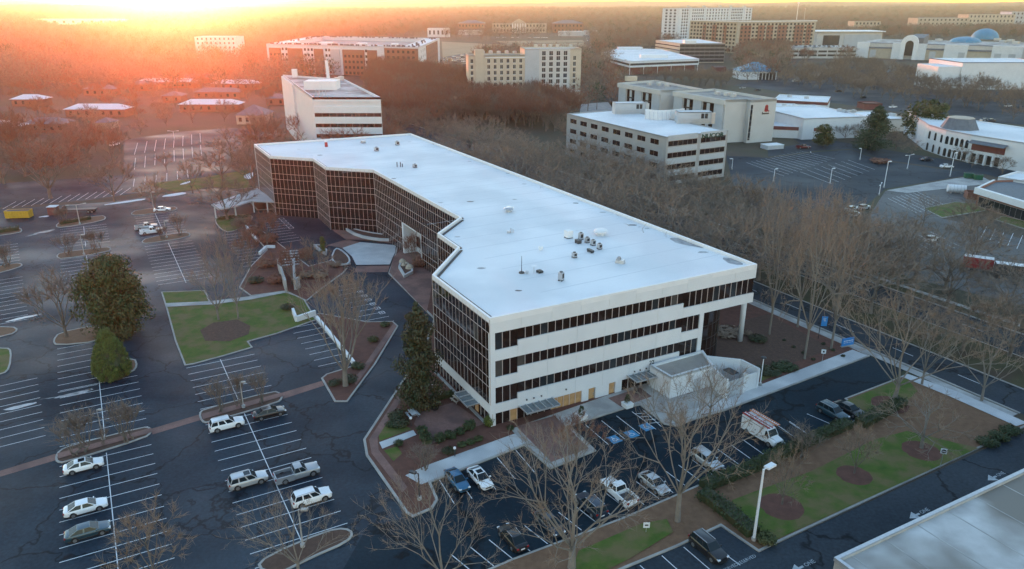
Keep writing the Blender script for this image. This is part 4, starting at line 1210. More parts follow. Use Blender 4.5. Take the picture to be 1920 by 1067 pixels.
def shrub_mesh(seed, m, n=420, size=.11, squash=.8):
    r = random.Random(seed); b = MB()
    leaf_cloud(b, r, (0, 0, .45), .95, n, size, squash * .6)
    for k in range(7):
        a = r.uniform(0, 6.28)
        leaf_cloud(b, r, (math.cos(a) * .5, math.sin(a) * .5, r.uniform(.3, .65)), .5, n // 8, size, .8)
    return b.mesh('foliage', M[m])
SH = {'green': shrub_mesh(1, 'leaf_green'), 'olive': shrub_mesh(2, 'leaf_olive'), 'bright': shrub_mesh(3, 'leaf_bright'), 'dark': shrub_mesh(4, 'leaf_dark'), 'red': shrub_mesh(5, 'twig_red'), 'tan': shrub_mesh(6, 'twig_pale')}
def shrub(kind, x, y, r, h=None, label='', group=None, z=.12, name='shrub', world=None):
    c = world or G(x, y)
    o = bpy.data.objects.new(name, SH[kind]); COL.objects.link(o)
    o.location = (c[0], c[1], z); o.scale = (r, r, h if h else r); o.rotation_euler = (0, 0, rng.uniform(0, 6))
    return tag(o, label, 'shrub', group)
o = place_tree('yellowgreen', 213, 703, 608, 80, 'evergreen_bush', 'dense clipped cone-shaped green bush in the kerbed island below the round evergreen', cat='bush')
bpy.data.objects.remove(o.children[1]); bpy.data.objects.remove(o.children[0])
cone = MB(); r_ = random.Random(5)
for k in range(210):
    t = r_.random(); a = r_.uniform(0, 6.28); Rr = 3.9 * (1 - t ** 1.6) ** .8 + .15
    leaf_cloud(cone, r_, (math.cos(a) * Rr * .88, math.sin(a) * Rr * .88, .3 + 8.2 * t), .7, 90, .15, .9, .3)
co = cone.build('foliage', M['leaf_bright'], o)
cd = MB(); cd.lathe([(3.2, 0), (3.1, 2.6), (2.1, 5.8), (.2, 8)], (0, 0, 0), 12); cd.build('dark_core', M['leaf_dark'], o)  # solid dark core, its colour standing in for shade inside the bush
o.scale = (.78, .78, .95)
SHR = [('dark', 745, 785, 1.5, 1.3, 'big rounded dark shrub by the brick path, upper one'), ('dark', 752, 800, 1.4, 1.2, 'big rounded dark shrub by the brick path, lower one'), ('green', 733, 800, 1.0, .8, 'low green shrub between the kerb path and the round shrubs'), ('green', 747, 836, .8, .9, 'small green shrub at the end of the pale footpath'),
 ('green', 825, 828, 1.0, 1.2, 'hedge-like green shrub on the lower side of the brick patio, first from the left'), ('green', 845, 822, 1.0, 1.2, 'hedge-like green shrub on the lower side of the brick patio, second from the left'), ('green', 862, 815, .9, 1.1, 'hedge-like green shrub on the lower side of the brick patio, third from the left'), ('green', 880, 806, 1.1, 1.5, 'hedge-like green shrub on the lower side of the brick patio, fourth from the left'), ('bright', 917, 800, .9, 1.9, 'upright pointed green shrub at the white building corner'),
 ('olive', 866, 838, .8, .7, 'ball-shaped shrub in the bed by the concrete walk, left of three'), ('olive', 882, 833, .8, .7, 'ball-shaped shrub in the bed by the concrete walk, middle of three'), ('olive', 897, 827, .8, .7, 'ball-shaped shrub in the bed by the concrete walk, right of three'), ('dark', 842, 850, 1.1, .8, 'low dark shrub behind the globe lamp'), ('green', 957, 806, .7, .6, 'small green shrub beside the front canopy'),
 ('dark', 655, 715, 1.6, 1.0, 'dark mounded shrub at the foot of the fan-shaped tree'), ('dark', 628, 722, 1.2, .9, 'round dark shrub at the tip of the long island'), ('green', 672, 690, 1.4, .8, 'spreading shrub along the brick sidewalk of the long island'), ('olive', 700, 640, 1.2, .9, 'olive shrub at the upper end of the long island'), ('olive', 722, 612, 1.1, .8, 'yellowish shrub beside the last reserved stall'),
 ('bright', 655, 405, 1.9, 1.5, 'yellow-green shrub under the glass wall, left one'), ('bright', 690, 414, 2.2, 1.5, 'yellow-green shrub under the glass wall, middle one'), ('bright', 716, 422, 1.8, 1.4, 'yellow-green shrub under the glass wall, right one'), ('bright', 560, 389, 2.0, 1.2, 'olive hedge shrub at the far glass wall, left one'), ('bright', 585, 389, 1.8, 1.1, 'olive hedge shrub at the far glass wall, right one'),
 ('red', 480, 440, 2.6, 2.2, 'large reddish twiggy shrub by the strip of stalls, upper one'), ('red', 505, 455, 2.8, 2.4, 'large reddish twiggy shrub by the strip of stalls, lower one'), ('red', 575, 480, 1.8, 2.2, 'reddish upright shrub left of the white planter'), ('red', 500, 500, 2.6, 1.8, 'red-brown shrub mass beside the tall concrete wall'), ('red', 520, 530, 2.4, 1.8, 'red-brown shrub at the lower end of the concrete wall'), ('dark', 480, 530, 2.0, 1.4, 'dark shrub above the lawn path'), ('tan', 600, 520, 2.2, 1.8, 'tan twiggy shrub right of the steps'), ('tan', 575, 520, 2.0, 1.6, 'tan twiggy shrub beside the stair walls'), ('tan', 630, 500, 1.6, 1.4, 'tan shrub inside the curved planter wall'), ('dark', 540, 580, 1.6, 1.1, 'dark round shrub on the lawn edge near the white slab wall'), ('red', 805, 470, 2.2, 2.4, 'reddish shrub in the angle of the glass facade, upper one'), ('red', 790, 500, 2.4, 2.4, 'reddish shrub in the angle of the glass facade, lower one'),
 ('tan', 1360, 625, 3.4, 1.0, 'broad tan mound of clipped planting under the overhang'), ('dark', 1420, 640, 1.8, 1.2, 'dark shrub behind the white-flowering one by the column'), ('dark', 1440, 700, 2.2, 1.0, 'dark low shrub mass beside the walled yard'), ('green', 1470, 692, 2.4, .9, 'green shrub bed by the slim lamp post, lower one'), ('tan', 1402, 630, .9, 1.2, 'pale flowering shrub just right of the white column'),
 ('olive', 1437, 1018, 1.3, 1.2, 'olive bush beside the base of the tall lamp post'), ('green', 1850, 835, 1.6, 1.1, 'clipped dark green shrub near the right edge, left of three'), ('green', 1872, 824, 1.6, 1.1, 'clipped dark green shrub near the right edge, middle of three'), ('green', 1893, 813, 1.6, 1.1, 'clipped dark green shrub near the right edge, right of three'),
 ('dark', 1560, 690, .0, .5, ''), ('dark', 1467, 254, 1.8, 1.6, 'dark bush beside the teal parked car'), ('red', 1478, 243, 1.7, 2.0, 'dark red rounded bush behind the teal parked car'), ('olive', 1497, 256, 2.0, 1.6, 'olive bush at the bend of the eastern drive'), ('red', 1650, 305, 4.5, 1.6, 'low orange-red thicket by the eastern lamp post'), ('green', 780, 640, .0, .5, '')]
for k, x, y, r, h, lb in SHR:
    if r: shrub(k, x, y, r, h, lb)
for i in range(14):
    x = 1470 + (i * 37) % 130; y = 640 + (i * 23) % 40
    shrub('dark', x, y, .4, .35, 'small dark shrub dotted over the red mulch near the sidewalk', 'small shrubs dotted over the red mulch')

def hedge(path, wd, h, label, m='leaf_green', seed=3, dens=95):
    r = random.Random(seed); pts = [Vector(G(*p)) for p in path]
    o = bpy.data.objects.new('hedge', None); COL.objects.link(o); o.location = (*pts[0], 0)
    tag(o, label, 'hedge')
    core = MB(); lf = MB(); b0 = pts[0]
    for a, b_ in zip(pts, pts[1:]):
        d = (b_ - a); L_ = d.length; d.normalize(); n = Vector((-d.y, d.x))
        q = [a - b0 - n * wd * .36, b_ - b0 - n * wd * .36, b_ - b0 + n * wd * .36, a - b0 + n * wd * .36]
        core.prism([tuple(x) for x in q], .1, h * .82)
        for _ in range(int(L_ * dens)):
            t = r.uniform(-.02, 1.02); u_ = r.uniform(-.5, .5); z = h * (r.random() ** .6)
            if abs(u_) < .3 and z < h * .7: z = h * r.uniform(.78, 1.05)
            wob = 1 + .12 * math.sin(t * L_ * 1.9 + seed)
            p = a - b0 + d * (t * L_) + n * (u_ * wd * wob)
            nn = Vector((r.uniform(-1, 1), r.uniform(-1, 1), r.uniform(0, 1.4))).normalized(); e = nn.orthogonal().normalized(); f = nn.cross(e); s = r.uniform(.09, .2)
            P_ = Vector((p.x, p.y, z + .1))
            lf.add([tuple(P_ - e * s), tuple(P_ - f * s * .6), tuple(P_ + e * s), tuple(P_ + f * s * .6)], [(0, 1, 2, 3)])
    lf.build('foliage', M[m], o); core.build('dark_core', M['leaf_dark'], o)  # opaque core inside the hedge, dark colour in place of inner shade
    return o
hedge([(1318, 918), (1420, 878), (1510, 834), (1590, 800)], 2.2, 1.3, 'long clipped dark hedge along the lower edge of the front parking lot')
hedge([(1612, 800), (1690, 758)], 2.4, 1.3, 'hedge continuing past the dark sedan towards the boulevard corner', seed=5)
hedge([(1316, 930), (1360, 962), (1412, 1006)], 2.6, 1.3, 'dark hedge running down from the brown bed to the tall lamp post', seed=7)
hedge([(790, 808), (803, 835)], 1.6, .9, 'short clipped hedge at the left end of the brick patio', seed=9)
hedge([(770, 765), (812, 752), (850, 742)], 1.4, .8, 'low hedge on the upper side of the brick patio under the magnolia', m='leaf_olive', seed=11)
hedge([(113, 421), (170, 411)], 2.2, 1.1, 'dark low hedge on the far kerbed island', m='leaf_dark', seed=13, dens=45)
hedge([(-25, 440), (36, 431)], 2.2, 1.2, 'dark clipped hedge on the island at the left edge', m='leaf_dark', seed=15, dens=45)
hedge([(410, 411), (470, 407)], 2.4, .6, 'low green ground hedge on the small island by the far lot entrance', seed=17, dens=45)

# --- groves: every tree its own object, alike trees of one grove share a label
def inpoly(p, poly):
    x, y = p; c = False; n = len(poly)
    for i in range(n):
        x1, y1 = poly[i]; x2, y2 = poly[i - 1]
        if (y1 > y) != (y2 > y) and x < (x2 - x1) * (y - y1) / (y2 - y1) + x1: c = not c
    return c
placed = []
WIDE = {TREES[k][0].name for k in ('street1', 'street2')}
KEEP = [G(1372, 188), G(1468, 188), G(1468, 112), G(1372, 112)]
def grove(poly, n, keys, hr, label, group, mind=6.5, world=False, seed=1, name='bare_tree'):
    poly = poly if world else [G(*p) for p in poly]
    r = random.Random(seed); x0 = min(p[0] for p in poly); x1 = max(p[0] for p in poly); y0 = min(p[1] for p in poly); y1 = max(p[1] for p in poly)
    k = 0; t = 0
    while k < n and t < n * 60:
        t += 1
        p = (r.uniform(x0, x1), r.uniform(y0, y1))
        if not inpoly(p, poly) or inpoly(p, KEEP): continue
        if any((p[0] - q[0]) ** 2 + (p[1] - q[1]) ** 2 < mind * mind for q in placed): continue
        placed.append(p); k += 1
        H_ = r.uniform(*hr)
        o = place_tree(r.choice(keys), 0, 0, world=p, H=H_, name=name, label=label, group=group)
        s = o.scale[0] * r.uniform(1.15, 1.5) * (1.25 if o.children[0].data.name in WIDE else 1); o.scale = (s, s, o.scale[2])
T = ['street1', 'street2']
grove([W(54.5, 14), W(67, 14), W(67, 150), W(54.5, 150)], 27, T, (16, 21), 'tall bare tree in the row right behind the long edge of the white roof', 'trees behind the long roof edge', 6, True, 2)
grove([W(80.5, -4), W(90.5, -4), W(90.5, 190), W(80.5, 190)], 34, ['street1', 'street2'], (15, 19), 'bare tree on the grassy median of the boulevard', 'trees on the boulevard median', 5.4, True, 3)
grove([W(80.5, -48), W(90.5, -48), W(90.5, -8), W(80.5, -8)], 5, ['light1', 'mid3'], (10, 14), 'bare tree on the median at the right edge, beyond the lot exit', 'trees on the median at the right edge', 7, True, 33)
grove([W(103, -45), W(112, -45), W(114, 62), W(104, 62)], 26, ['street2', 'street1', 'mid3'], (12, 16), 'bare tree between the boulevard and the eastern parking lots', 'trees edging the eastern lots', 5, True, 4)
grove([W(104.5, 62), W(111, 62), W(111, 140), W(104.5, 140)], 16, ['mid3', 'street1', 'street2'], (12, 16), 'bare tree on the verge in front of the grey four-storey office', 'trees before the grey office', 5, True, 5)
grove([W(-4, 158), W(52, 158), W(62, 190), W(95, 210), W(95, 260), W(40, 265), W(-4, 220)], 26, ['mid1', 'mid2', 'tall2', 'mid3'], (12, 18), 'bare tree in the grove beyond the far end of the white roof', 'trees of the grove behind the far end', 8, True, 6)
grove([(715, 235), (880, 230), (1060, 215), (1050, 200), (880, 200), (720, 175), (700, 200)], 18, ['mid2', 'mid1', 'mid2'], (13, 19), 'russet bare tree in the wood between the beige hotel and the white office', 'trees of the russet wood by the hotel', 11, False, 7)
grove([(-60, 345), (230, 320), (226, 258), (400, 238), (510, 236), (500, 205), (-60, 250)], 15, ['mid2', 'mid1', 'mid3'], (8, 13), 'orange-lit bare tree among the brick houses at the left', 'trees among the brick houses', 9, False, 8)
grove([(-60, 245), (520, 200), (520, 175), (-60, 175)], 10, ['mid2', 'mid1'], (10, 14), 'hazy bare tree behind the rows of brick houses', 'trees behind the brick houses', 13, False, 9)
grove([(1465, 262), (1500, 240), (1560, 262), (1590, 268), (1710, 285), (1740, 290), (1690, 268), (1600, 255), (1500, 232)], 10, ['mid1', 'mid3'], (6, 9), 'small bare tree beside the road bend in front of the low white halls', 'trees at the eastern road bend', 6, False, 10)
grove([(1380, 162), (1500, 150), (1600, 125), (1740, 140), (1900, 180), (1990, 215), (1990, 250), (1830, 215), (1700, 200), (1500, 168), (1380, 185)], 22, ['mid1', 'mid3', 'tall2'], (9, 14), 'bare tree in the car parks between the mall and the low white halls', 'trees of the mall car parks', 12, False, 11)
grove([(1700, 288), (1735, 305), (1850, 325), (1900, 330), (1930, 315), (1900, 305), (1800, 296)], 7, ['mid3', 'mid1'], (5, 8), 'small bare tree in front of the arched white building', 'trees before the arched white building', 6, False, 12)
grove([(1340, 112), (1600, 108), (1610, 122), (1480, 138), (1362, 140)], 8, ['mid1', 'mid2'], (13, 18), 'dark bare tree in the belt behind the dark glass office', 'trees behind the dark glass office', 14, False, 13)
grove([(1690, 430), (1760, 415), (1860, 450), (1940, 520), (1700, 500)], 7, ['mid3', 'light1'], (8, 12), 'bare tree in the lot beside the red truck', 'trees by the red truck', 8, False, 14)

# --- far woodland that reads as one mass
def far_tree_mesh(seed, m):
    r = random.Random(seed); b = MB()
    b.mi = 0
    b.tube((0, 0, -.3), (0, 0, 6), .25, .12, n=4, cap=False)
    for k in range(5):
        a = r.uniform(0, 6.28); b.tube((0, 0, 3.5), (math.cos(a) * 3, math.sin(a) * 3, 8 + r.uniform(0, 3)), .12, .03, n=3, cap=False)
    b.mi = 1
    for k in range(150):
        d = Vector((r.gauss(0, 1), r.gauss(0, 1), r.gauss(0, 1))).normalized() * (r.random() ** .35)
        p = Vector((d.x * 4.6, d.y * 4.6, 8 + d.z * 4.8))
        dr = (Vector((d.x, d.y, d.z * .6 + .5)) + Vector((r.uniform(-.4, .4), r.uniform(-.4, .4), 0))).normalized()
        sd = dr.cross(Vector((r.uniform(-1, 1), r.uniform(-1, 1), r.uniform(-1, 1)))).normalized() * r.uniform(.14, .3)
        ln = r.uniform(1.0, 2.2)
        b.add([tuple(p - sd), tuple(p + sd), tuple(p + dr * ln)], [(0, 1, 2)])
    me = b.mesh('woodland_tree', [M['bark'], M[m]])
    return me
FAR = [far_tree_mesh(1, 'twig'), far_tree_mesh(2, 'twig_red'), far_tree_mesh(3, 'leaf_conifer')]
fmag = TREES['yellowgreen']
OPEN = [[(-300, 1200), (-300, 178), (540, 178), (700, 130), (1030, 205), (1170, 215), (1180, 150), (1090, 56), (1112, 56), (1140, 100), (1320, 88), (1372, 78), (1372, 160), (1480, 150), (1480, 100), (1605, 100), (1700, 110), (1990, 128), (2300, 200), (2300, 1200)],
        [(495, 124), (495, 100), (790, 66), (835, 66), (835, 150), (640, 150), (560, 130)], [(826, 78), (1105, 72), (1110, 112), (900, 106), (880, 150), (826, 150)], [(1150, 110), (1380, 90), (1380, 150), (1150, 160)],
        [(1255, 60), (1540, 66), (1540, 104), (1285, 104)], [(1590, 75), (1990, 75), (1990, 120), (1590, 110)], [(120, 62), (60, 44), (240, 40), (240, 52)], [(355, 112), (450, 108), (450, 118), (355, 118)],
        [(855, 62), (1100, 62), (1100, 72), (855, 72)], [(1475, 90), (1670, 84), (1670, 110), (1475, 112)], [(860, 215), (1100, 205), (1100, 196), (870, 196)], [(795, 72), (850, 72), (850, 79), (795, 79)]]
OPENW = [[G(x, max(y, 34)) for x, y in p] for p in OPEN]
wr = random.Random(77)
pts = [[], [], []]
y = 330.0
while y < 4300:
    stp = 10.5 + y * .0042
    xlim = .76 * y + 90
    x = -xlim
    while x < xlim:
        px_, py_ = x + wr.uniform(-.45, .45) * stp, y + wr.uniform(-.45, .45) * stp
        x += stp
        if hashn(px_ * 6, py_ * 6) < -.95: continue
        if any(inpoly((px_, py_), P_) for P_ in OPENW): continue
        q_ = wr.random() + .12 * hashn(px_ * 9, py_ * 9); k = 0 if q_ < .55 else (1 if q_ < .93 else 2)
        pts[k].append((px_, py_, hill_z(px_, py_), (1.0 + .35 * wr.random()) * (1 + y * .00012), wr.uniform(0, 6.28)))
    y += stp
print('woodland points', [len(p) for p in pts])
def woodland(name, P_, me):
    src = bpy.data.objects.new('woodland_tree', me); COL.objects.link(src)
    p0 = P_[0]; src.location = (p0[0], p0[1], p0[2])
    tag(src, {'0': 'bare tree at the near fringe of the woodland', '1': 'bare tree at the near fringe of the woodland', '2': 'bare tree at the near fringe of the woodland'}[name[-1]], 'tree', 'trees at the woodland fringe')
    m_ = bpy.data.meshes.new('woodland'); m_.from_pydata([p[:3] for p in P_[1:]], [], [])
    at = m_.attributes.new('size', 'FLOAT', 'POINT'); at.data.foreach_set('value', [p[3] for p in P_[1:]])
    ar = m_.attributes.new('turn', 'FLOAT', 'POINT'); ar.data.foreach_set('value', [p[4] for p in P_[1:]])
    o = bpy.data.objects.new('woodland', m_); COL.objects.link(o); o['kind'] = 'stuff'
    g = bpy.data.node_groups.new('woodland', 'GeometryNodeTree')
    g.interface.new_socket('Geometry', in_out='INPUT', socket_type='NodeSocketGeometry'); g.interface.new_socket('Geometry', in_out='OUTPUT', socket_type='NodeSocketGeometry')
    N = g.nodes.new; L_ = g.links.new
    gi = N('NodeGroupInput'); go = N('NodeGroupOutput'); ip = N('GeometryNodeInstanceOnPoints'); oi = N('GeometryNodeObjectInfo'); oi.inputs['Object'].default_value = src; oi.transform_space = 'ORIGINAL'
    a1 = N('GeometryNodeInputNamedAttribute'); a1.data_type = 'FLOAT'; a1.inputs['Name'].default_value = 'size'
    a2 = N('GeometryNodeInputNamedAttribute'); a2.data_type = 'FLOAT'; a2.inputs['Name'].default_value = 'turn'
    cx = N('ShaderNodeCombineXYZ'); L_(a2.outputs[0], cx.inputs[2])
    L_(gi.outputs[0], ip.inputs['Points']); L_(oi.outputs['Geometry'], ip.inputs['Instance']); L_(a1.outputs[0], ip.inputs['Scale']); L_(cx.outputs[0], ip.inputs['Rotation']); L_(ip.outputs[0], go.inputs[0])
    md = o.modifiers.new('woodland', 'NODES'); md.node_group = g
for k in range(3): woodland('w%d' % k, pts[k], FAR[k])
def joined(key):
    tr, cr = TREES[key][:2]; b = MB()
    b.v = [tuple(v.co) for v in tr.vertices]; b.f = [tuple(f.vertices) for f in tr.polygons]; b.m = [0] * len(b.f)
    n = len(b.v); b.v += [tuple(v.co) for v in cr.vertices]; b.f += [tuple(i + n for i in f.vertices) for f in cr.polygons]; b.m += [f.material_index for f in cr.polygons]
    return b.mesh('woodland_tree', list(cr.materials))
HOUSES = [(20, 78, 190), (155, 212, 168), (121, 232, 208), (256, 366, 156), (284, 300, 150), (303, 338, 184), (336, 446, 202), (364, 448, 178), (396, 482, 160), (330, 430, 147), (40, 120, 240), (-30, 30, 244), (240, 290, 162), (498, 535, 200), (442, 496, 226), (178, 206, 222)]
HB = [[G(x0 - 3, y + 18), G(x1 + 3, y + 18), G(x1 + 6, y + 4), G(x0 - 6, y + 4)] for x0, x1, y in HOUSES]
fill = [[], [], []]
def fillzone(poly, stp, kinds, hs=(1.0, 1.3)):
    P_ = [G(*p) for p in poly]
    x0 = min(p[0] for p in P_); x1 = max(p[0] for p in P_); y0 = min(p[1] for p in P_); y1 = max(p[1] for p in P_)
    yy = y0
    while yy < y1:
        xx = x0
        while xx < x1:
            q = (xx + wr.uniform(-.45, .45) * stp, yy + wr.uniform(-.45, .45) * stp); xx += stp
            if not inpoly(q, P_) or inpoly(q, KEEP) or any(inpoly(q, h) for h in HB): continue
            if any((q[0] - e[0]) ** 2 + (q[1] - e[1]) ** 2 < 16 for e in placed): continue
            fill[wr.choice(kinds)].append((q[0], q[1], 0.0, wr.uniform(*hs), wr.uniform(0, 6.28)))
        yy += stp
fillzone([(-90, 262), (235, 258), (350, 240), (528, 236), (520, 132), (-90, 136)], 21.0, (0, 0, 1), (.6, .95))
fillzone([(-90, 340), (120, 335), (232, 318), (228, 262), (-90, 266)], 13.0, (0, 1), (.7, 1.0))
fillzone([(700, 130), (840, 155), (1030, 205), (1085, 222), (1060, 250), (880, 235), (715, 240), (695, 180)], 7.5, (0, 0, 1), (1.0, 1.4))
fillzone([(1375, 158), (1500, 142), (1610, 122), (1820, 165), (1990, 200), (1990, 232), (1830, 212), (1640, 190), (1480, 165), (1380, 178)], 15.0, (2, 1), (.8, 1.1))
fillzone([(1105, 60), (1190, 150), (1235, 148), (1380, 150), (1370, 168), (1310, 165), (1195, 150), (1120, 100)], 10.0, (1, 2), (.7, 1.0))
fillzone([(840, 150), (890, 152), (880, 205), (1030, 212), (1000, 240), (860, 215)], 8.0, (0, 1), (.9, 1.3))
fillzone([(1060, 228), (1062, 260), (1240, 330), (1240, 352), (1110, 300), (1030, 262)], 8.5, (2, 1), (.8, 1.1))
fillzone([(1395, 100), (1475, 92), (1480, 112), (1390, 118)], 9.0, (0, 1), (1.0, 1.4))
print('fill', [len(f) for f in fill])
for k, ky in enumerate(('mid2', 'mid1', 'mid3')):
    woodland('w%d' % k, fill[k], joined(ky))
# ------------------------------------------------------------------ other buildings
def bld(name, label, pos, cat='building', group=None):
    return thing(name, label, cat, (0, 0, 0), 0, group)
def ccw(poly):
    a = sum(poly[i][0] * poly[(i + 1) % len(poly)][1] - poly[(i + 1) % len(poly)][0] * poly[i][1] for i in range(len(poly)))
    return poly if a > 0 else poly[::-1]
def block(par, poly, z1, wall, roof='white_roof', z0=-.4, par_h=.7, name='wall'):
    poly = ccw([tuple(p[:2]) for p in poly])
    inn = offset(poly, .4)
    b = MB(); n = len(poly)
    for i in range(n):
        a, c = poly[i], poly[(i + 1) % n]
        b.quad((*a, z0), (*c, z0), (*c, z1 - .002), (*a, z1 - .002))
    b.build(name, M[wall], par)
    b = MB(); b.flat(inn, z1 - par_h); b.build('roof', M[roof], par)
    if par_h > .05:
        b = MB(); b.ring(poly, inn, z1 - par_h - .1, z1); b.build('parapet', M[wall], par)
    return poly
def rect(pl, pr, z, depth, world=False):
    """footprint from its two front roof corners, running back by depth"""
    A = Vector(pl if world else G(*pl, z)); B = Vector(pr if world else G(*pr, z)); d = (B - A).normalized(); n = Vector((-d.y, d.x))
    return [tuple(A), tuple(B), tuple(B + n * depth), tuple(A + n * depth)]
def wins(par, fr_, s0, s1, n, rows, wd, m='glass_blue', single=True, o=.03, name='window', frame=None):
    allb = MB(); fb = MB()
    for (za, zb_) in rows:
        for k in range(n):
            s = s0 + (s1 - s0) * (k + .5) / n
            b = MB() if single else allb
            fr_.box(b, s - wd / 2, s + wd / 2, -.1, o, za, zb_)
            if frame:
                fr_.box(fb, s - wd / 2 - .15, s + wd / 2 + .15, -.1, o + .06, za - .22, za - .02)
                fr_.box(fb, s - .04, s + .04, o, o + .04, za, zb_)
            if single: b.build(name, M[m], par)
    if not single: allb.build(name, M[m], par, kind='stuff')
    if frame and fb.v: fb.build('sill', M[frame], par, kind='stuff')
def band(par, fr_, s0, s1, za, zb_, m='glass', name='window_band', o=.03, mul=2.4, mm='mullion'):
    n = max(1, round((s1 - s0) / mul))
    for k in range(n):
        b = MB(); fr_.box(b, s0 + (s1 - s0) * k / n + .04, s0 + (s1 - s0) * (k + 1) / n - .04, -.1, o, za, zb_); b.build('window_pane', M[m], par)
    b = MB(); fr_.box(b, s0, s1, -.1, o - .02, za - .08, zb_ + .08); b.build('window_frame', M[mm], par)
def units(par, pts, z, s=(2.2, 1.8, 1.4), m='metal', name='rooftop_unit'):
    for x, y in pts:
        c = G(x, y, z); b = MB(); b.box((c[0], c[1], z + s[2] / 2), s, A0 + rng.uniform(-.1, .1)); b.box((c[0], c[1], z + s[2] + .1), (s[0] * .6, s[1] * .6, .2), A0); b.build(name, M[m], par)

# grey four-storey office with green lettering
zt = 16.3
fp = [G(1250.5, 257, zt), G(1365.5, 244.5, zt)]
A = Vector(fp[0]); B = Vector(fp[1]); Lf = Vector(G(1063, 213, zt))
C_ = B + (Lf - A)
o1 = bld('office_building', 'grey four-storey office block with green letters by its white roof edge', None, 'office building')
poly = ccw([tuple(A), tuple(B), tuple(C_), tuple(Lf)])
block(o1, poly, zt, 'office_grey', 'white_roof', par_h=.35)
ff = Fr(A, B); fl = Fr(Lf, A)
for i in range(4):
    z = 1.2 + i * 3.95
    for a, b_ in ((.8, ff.L * .49), (ff.L * .55, ff.L - 1.0)): band(o1, ff, a, b_, z, z + 1.7, 'glass', mul=2.2)
    for k in range(8):
        s = fl.L - 2 - (k + 1) * (fl.L - 4) / 8 + .8
        band(o1, fl, s, s + (fl.L - 4) / 8 * .62, z, z + 1.7, 'glass', mul=2.6)
    for a, b_ in ((.8, ff.L * .49), (ff.L * .55, ff.L - 1.0)):
        b = MB(); ff.box(b, a - .2, b_ + .2, -.05, .05, z + 1.9, z + 3.6); b.build('spandrel_panel', M['grey_panel'], o1)
text('sign_letters', 'NUCOR', ff.p(ff.L * .74, .12, zt - 1.15), ff.rz, 2.0, 'green_letter', o1, .1, math.pi / 2, bold=.05).scale = (1.4, 1, 1)
for (x0, y0, x1, y1, lab) in ((1153, 202, 1210, 200, 'left'), (1270, 220, 1333, 219, 'right')):
    r0 = rect((x0, y0 + 12), (x1, y1 + 13), zt - .3, 5)
    t = bld('plant_room', 'pale plant room on the white roof of the grey office, ' + ('nearer one by the lettered corner' if lab == 'right' else 'farther one at its left'), None, 'plant room')
    block(t, r0, zt + 4.0, 'grey_panel', 'white_roof', z0=zt - .4, par_h=.15)
    fp_ = Fr(r0[0], r0[1]); wins(t, fp_, fp_.L * .68, fp_.L * .9, 2, [(zt + 1.6, zt + 3.4)], 1.1, 'black')
    b = MB()
    for k in range(9): fp_.box(b, k * fp_.L / 9, k * fp_.L / 9 + .12, .4, .5, zt - .3, zt + 1.4)
    fp_.box(b, 0, fp_.L, .4, .5, zt + 1.3, zt + 1.45); fp_.box(b, 0, fp_.L, .4, .5, zt + .5, zt + .62)
    fp_.box(b, fp_.L - .1, fp_.L + 1.2, .3, .7, zt - .3, zt + 3.8)
    b.build('railing', M['metal'], t)
t = bld('roof_screen', 'long white curved screen wall with struts on the roof of the grey office', None, 'screen wall')
b = MB(); s_ = MB(); q0 = [Vector(G(*p, zt - .3)) for p in ((1209, 222), (1232, 225), (1256, 224), (1282, 221))]
for a, c in zip(q0, q0[1:]):
    b.beam((*a, zt + 1.5), (*c, zt + 1.5), .25, 3.6)
    for k in range(3):
        p = a.lerp(c, k / 3); s_.beam((p.x, p.y - .3, zt + 2.6), (p.x, p.y - 2.0, zt - .3), .12, .12)
b.build('screen', M['parapet'], t); s_.build('struts', M['metal'], t)

# beige tower block with recessed bays and the red emblem
zt = 18.6
o2 = bld('office_building', 'pale concrete block with tall recessed bays and a red emblem on its right wall', None, 'office building')
Pw = lambda x, y: Vector(G(x, y, zt))
w1 = [Pw(1161, 155), Pw(1249, 168.5), Pw(1271, 165), Pw(1316, 166), Pw(1230, 150), Pw(1192, 150)]
block(o2, [Pw(1161, 155), Pw(1240, 169), Pw(1318, 166.5), Pw(1229, 150)], zt, 'beige_panel', 'gravel', par_h=1.1)
block(o2, [Pw(1264.5, 170.5), Pw(1361, 187), Pw(1401, 185.5), Pw(1408, 187.2), Pw(1457, 184.5), Pw(1340, 166)], zt, 'beige_panel', 'gravel', par_h=1.1, name='wall')
for (a, b_) in ((Pw(1161, 155), Pw(1240, 169)), (Pw(1264.5, 170.5), Pw(1361, 187))):
    f_ = Fr(a, b_)
    b = MB(); f_.box(b, -.2, f_.L + .2, 0, .9, zt - 2.2, zt - .1); b.build('cornice', M['beige_panel'], o2)
    for k, (u0, u1) in enumerate(((.02, .2), (.42, .58), (.82, .98))):
        b = MB(); f_.box(b, f_.L * u0, f_.L * u1, 0, .55, -.3, zt - 2.2); b.build('pier', M['grey_panel'], o2)
    for u0, u1 in ((.22, .40), (.60, .80)):
        b = MB(); f_.box(b, f_.L * u0, f_.L * u1, .02, .12, -.3, zt - 2.2); b.build('bay', M['dark'], o2)
        n = 5
        for k in range(4):
            for j in range(3):
                s0 = f_.L * u0 + (f_.L * (u1 - u0)) * j / 3; s1 = s0 + f_.L * (u1 - u0) / 3
                b = MB(); f_.box(b, s0 + .15, s1 - .15, .12, .2, .6 + k * 4, 3.9 + k * 4); b.build('window_pane', M['glass' if j != 1 else 'grey_panel'], o2)
fr3 = Fr(Pw(1408, 187.2), Pw(1457, 184.5))
b = MB(); fr3.box(b, .4, 1.5, 0, .06, 1.2, zt - 2.2); b.build('slot_window', M['glass_blue'], o2)
for k in range(6):
    b = MB(); fr3.box(b, .4, 1.5, .06, .1, 2 + k * 2.5, 2.12 + k * 2.5); b.build('transom', M['metal'], o2)
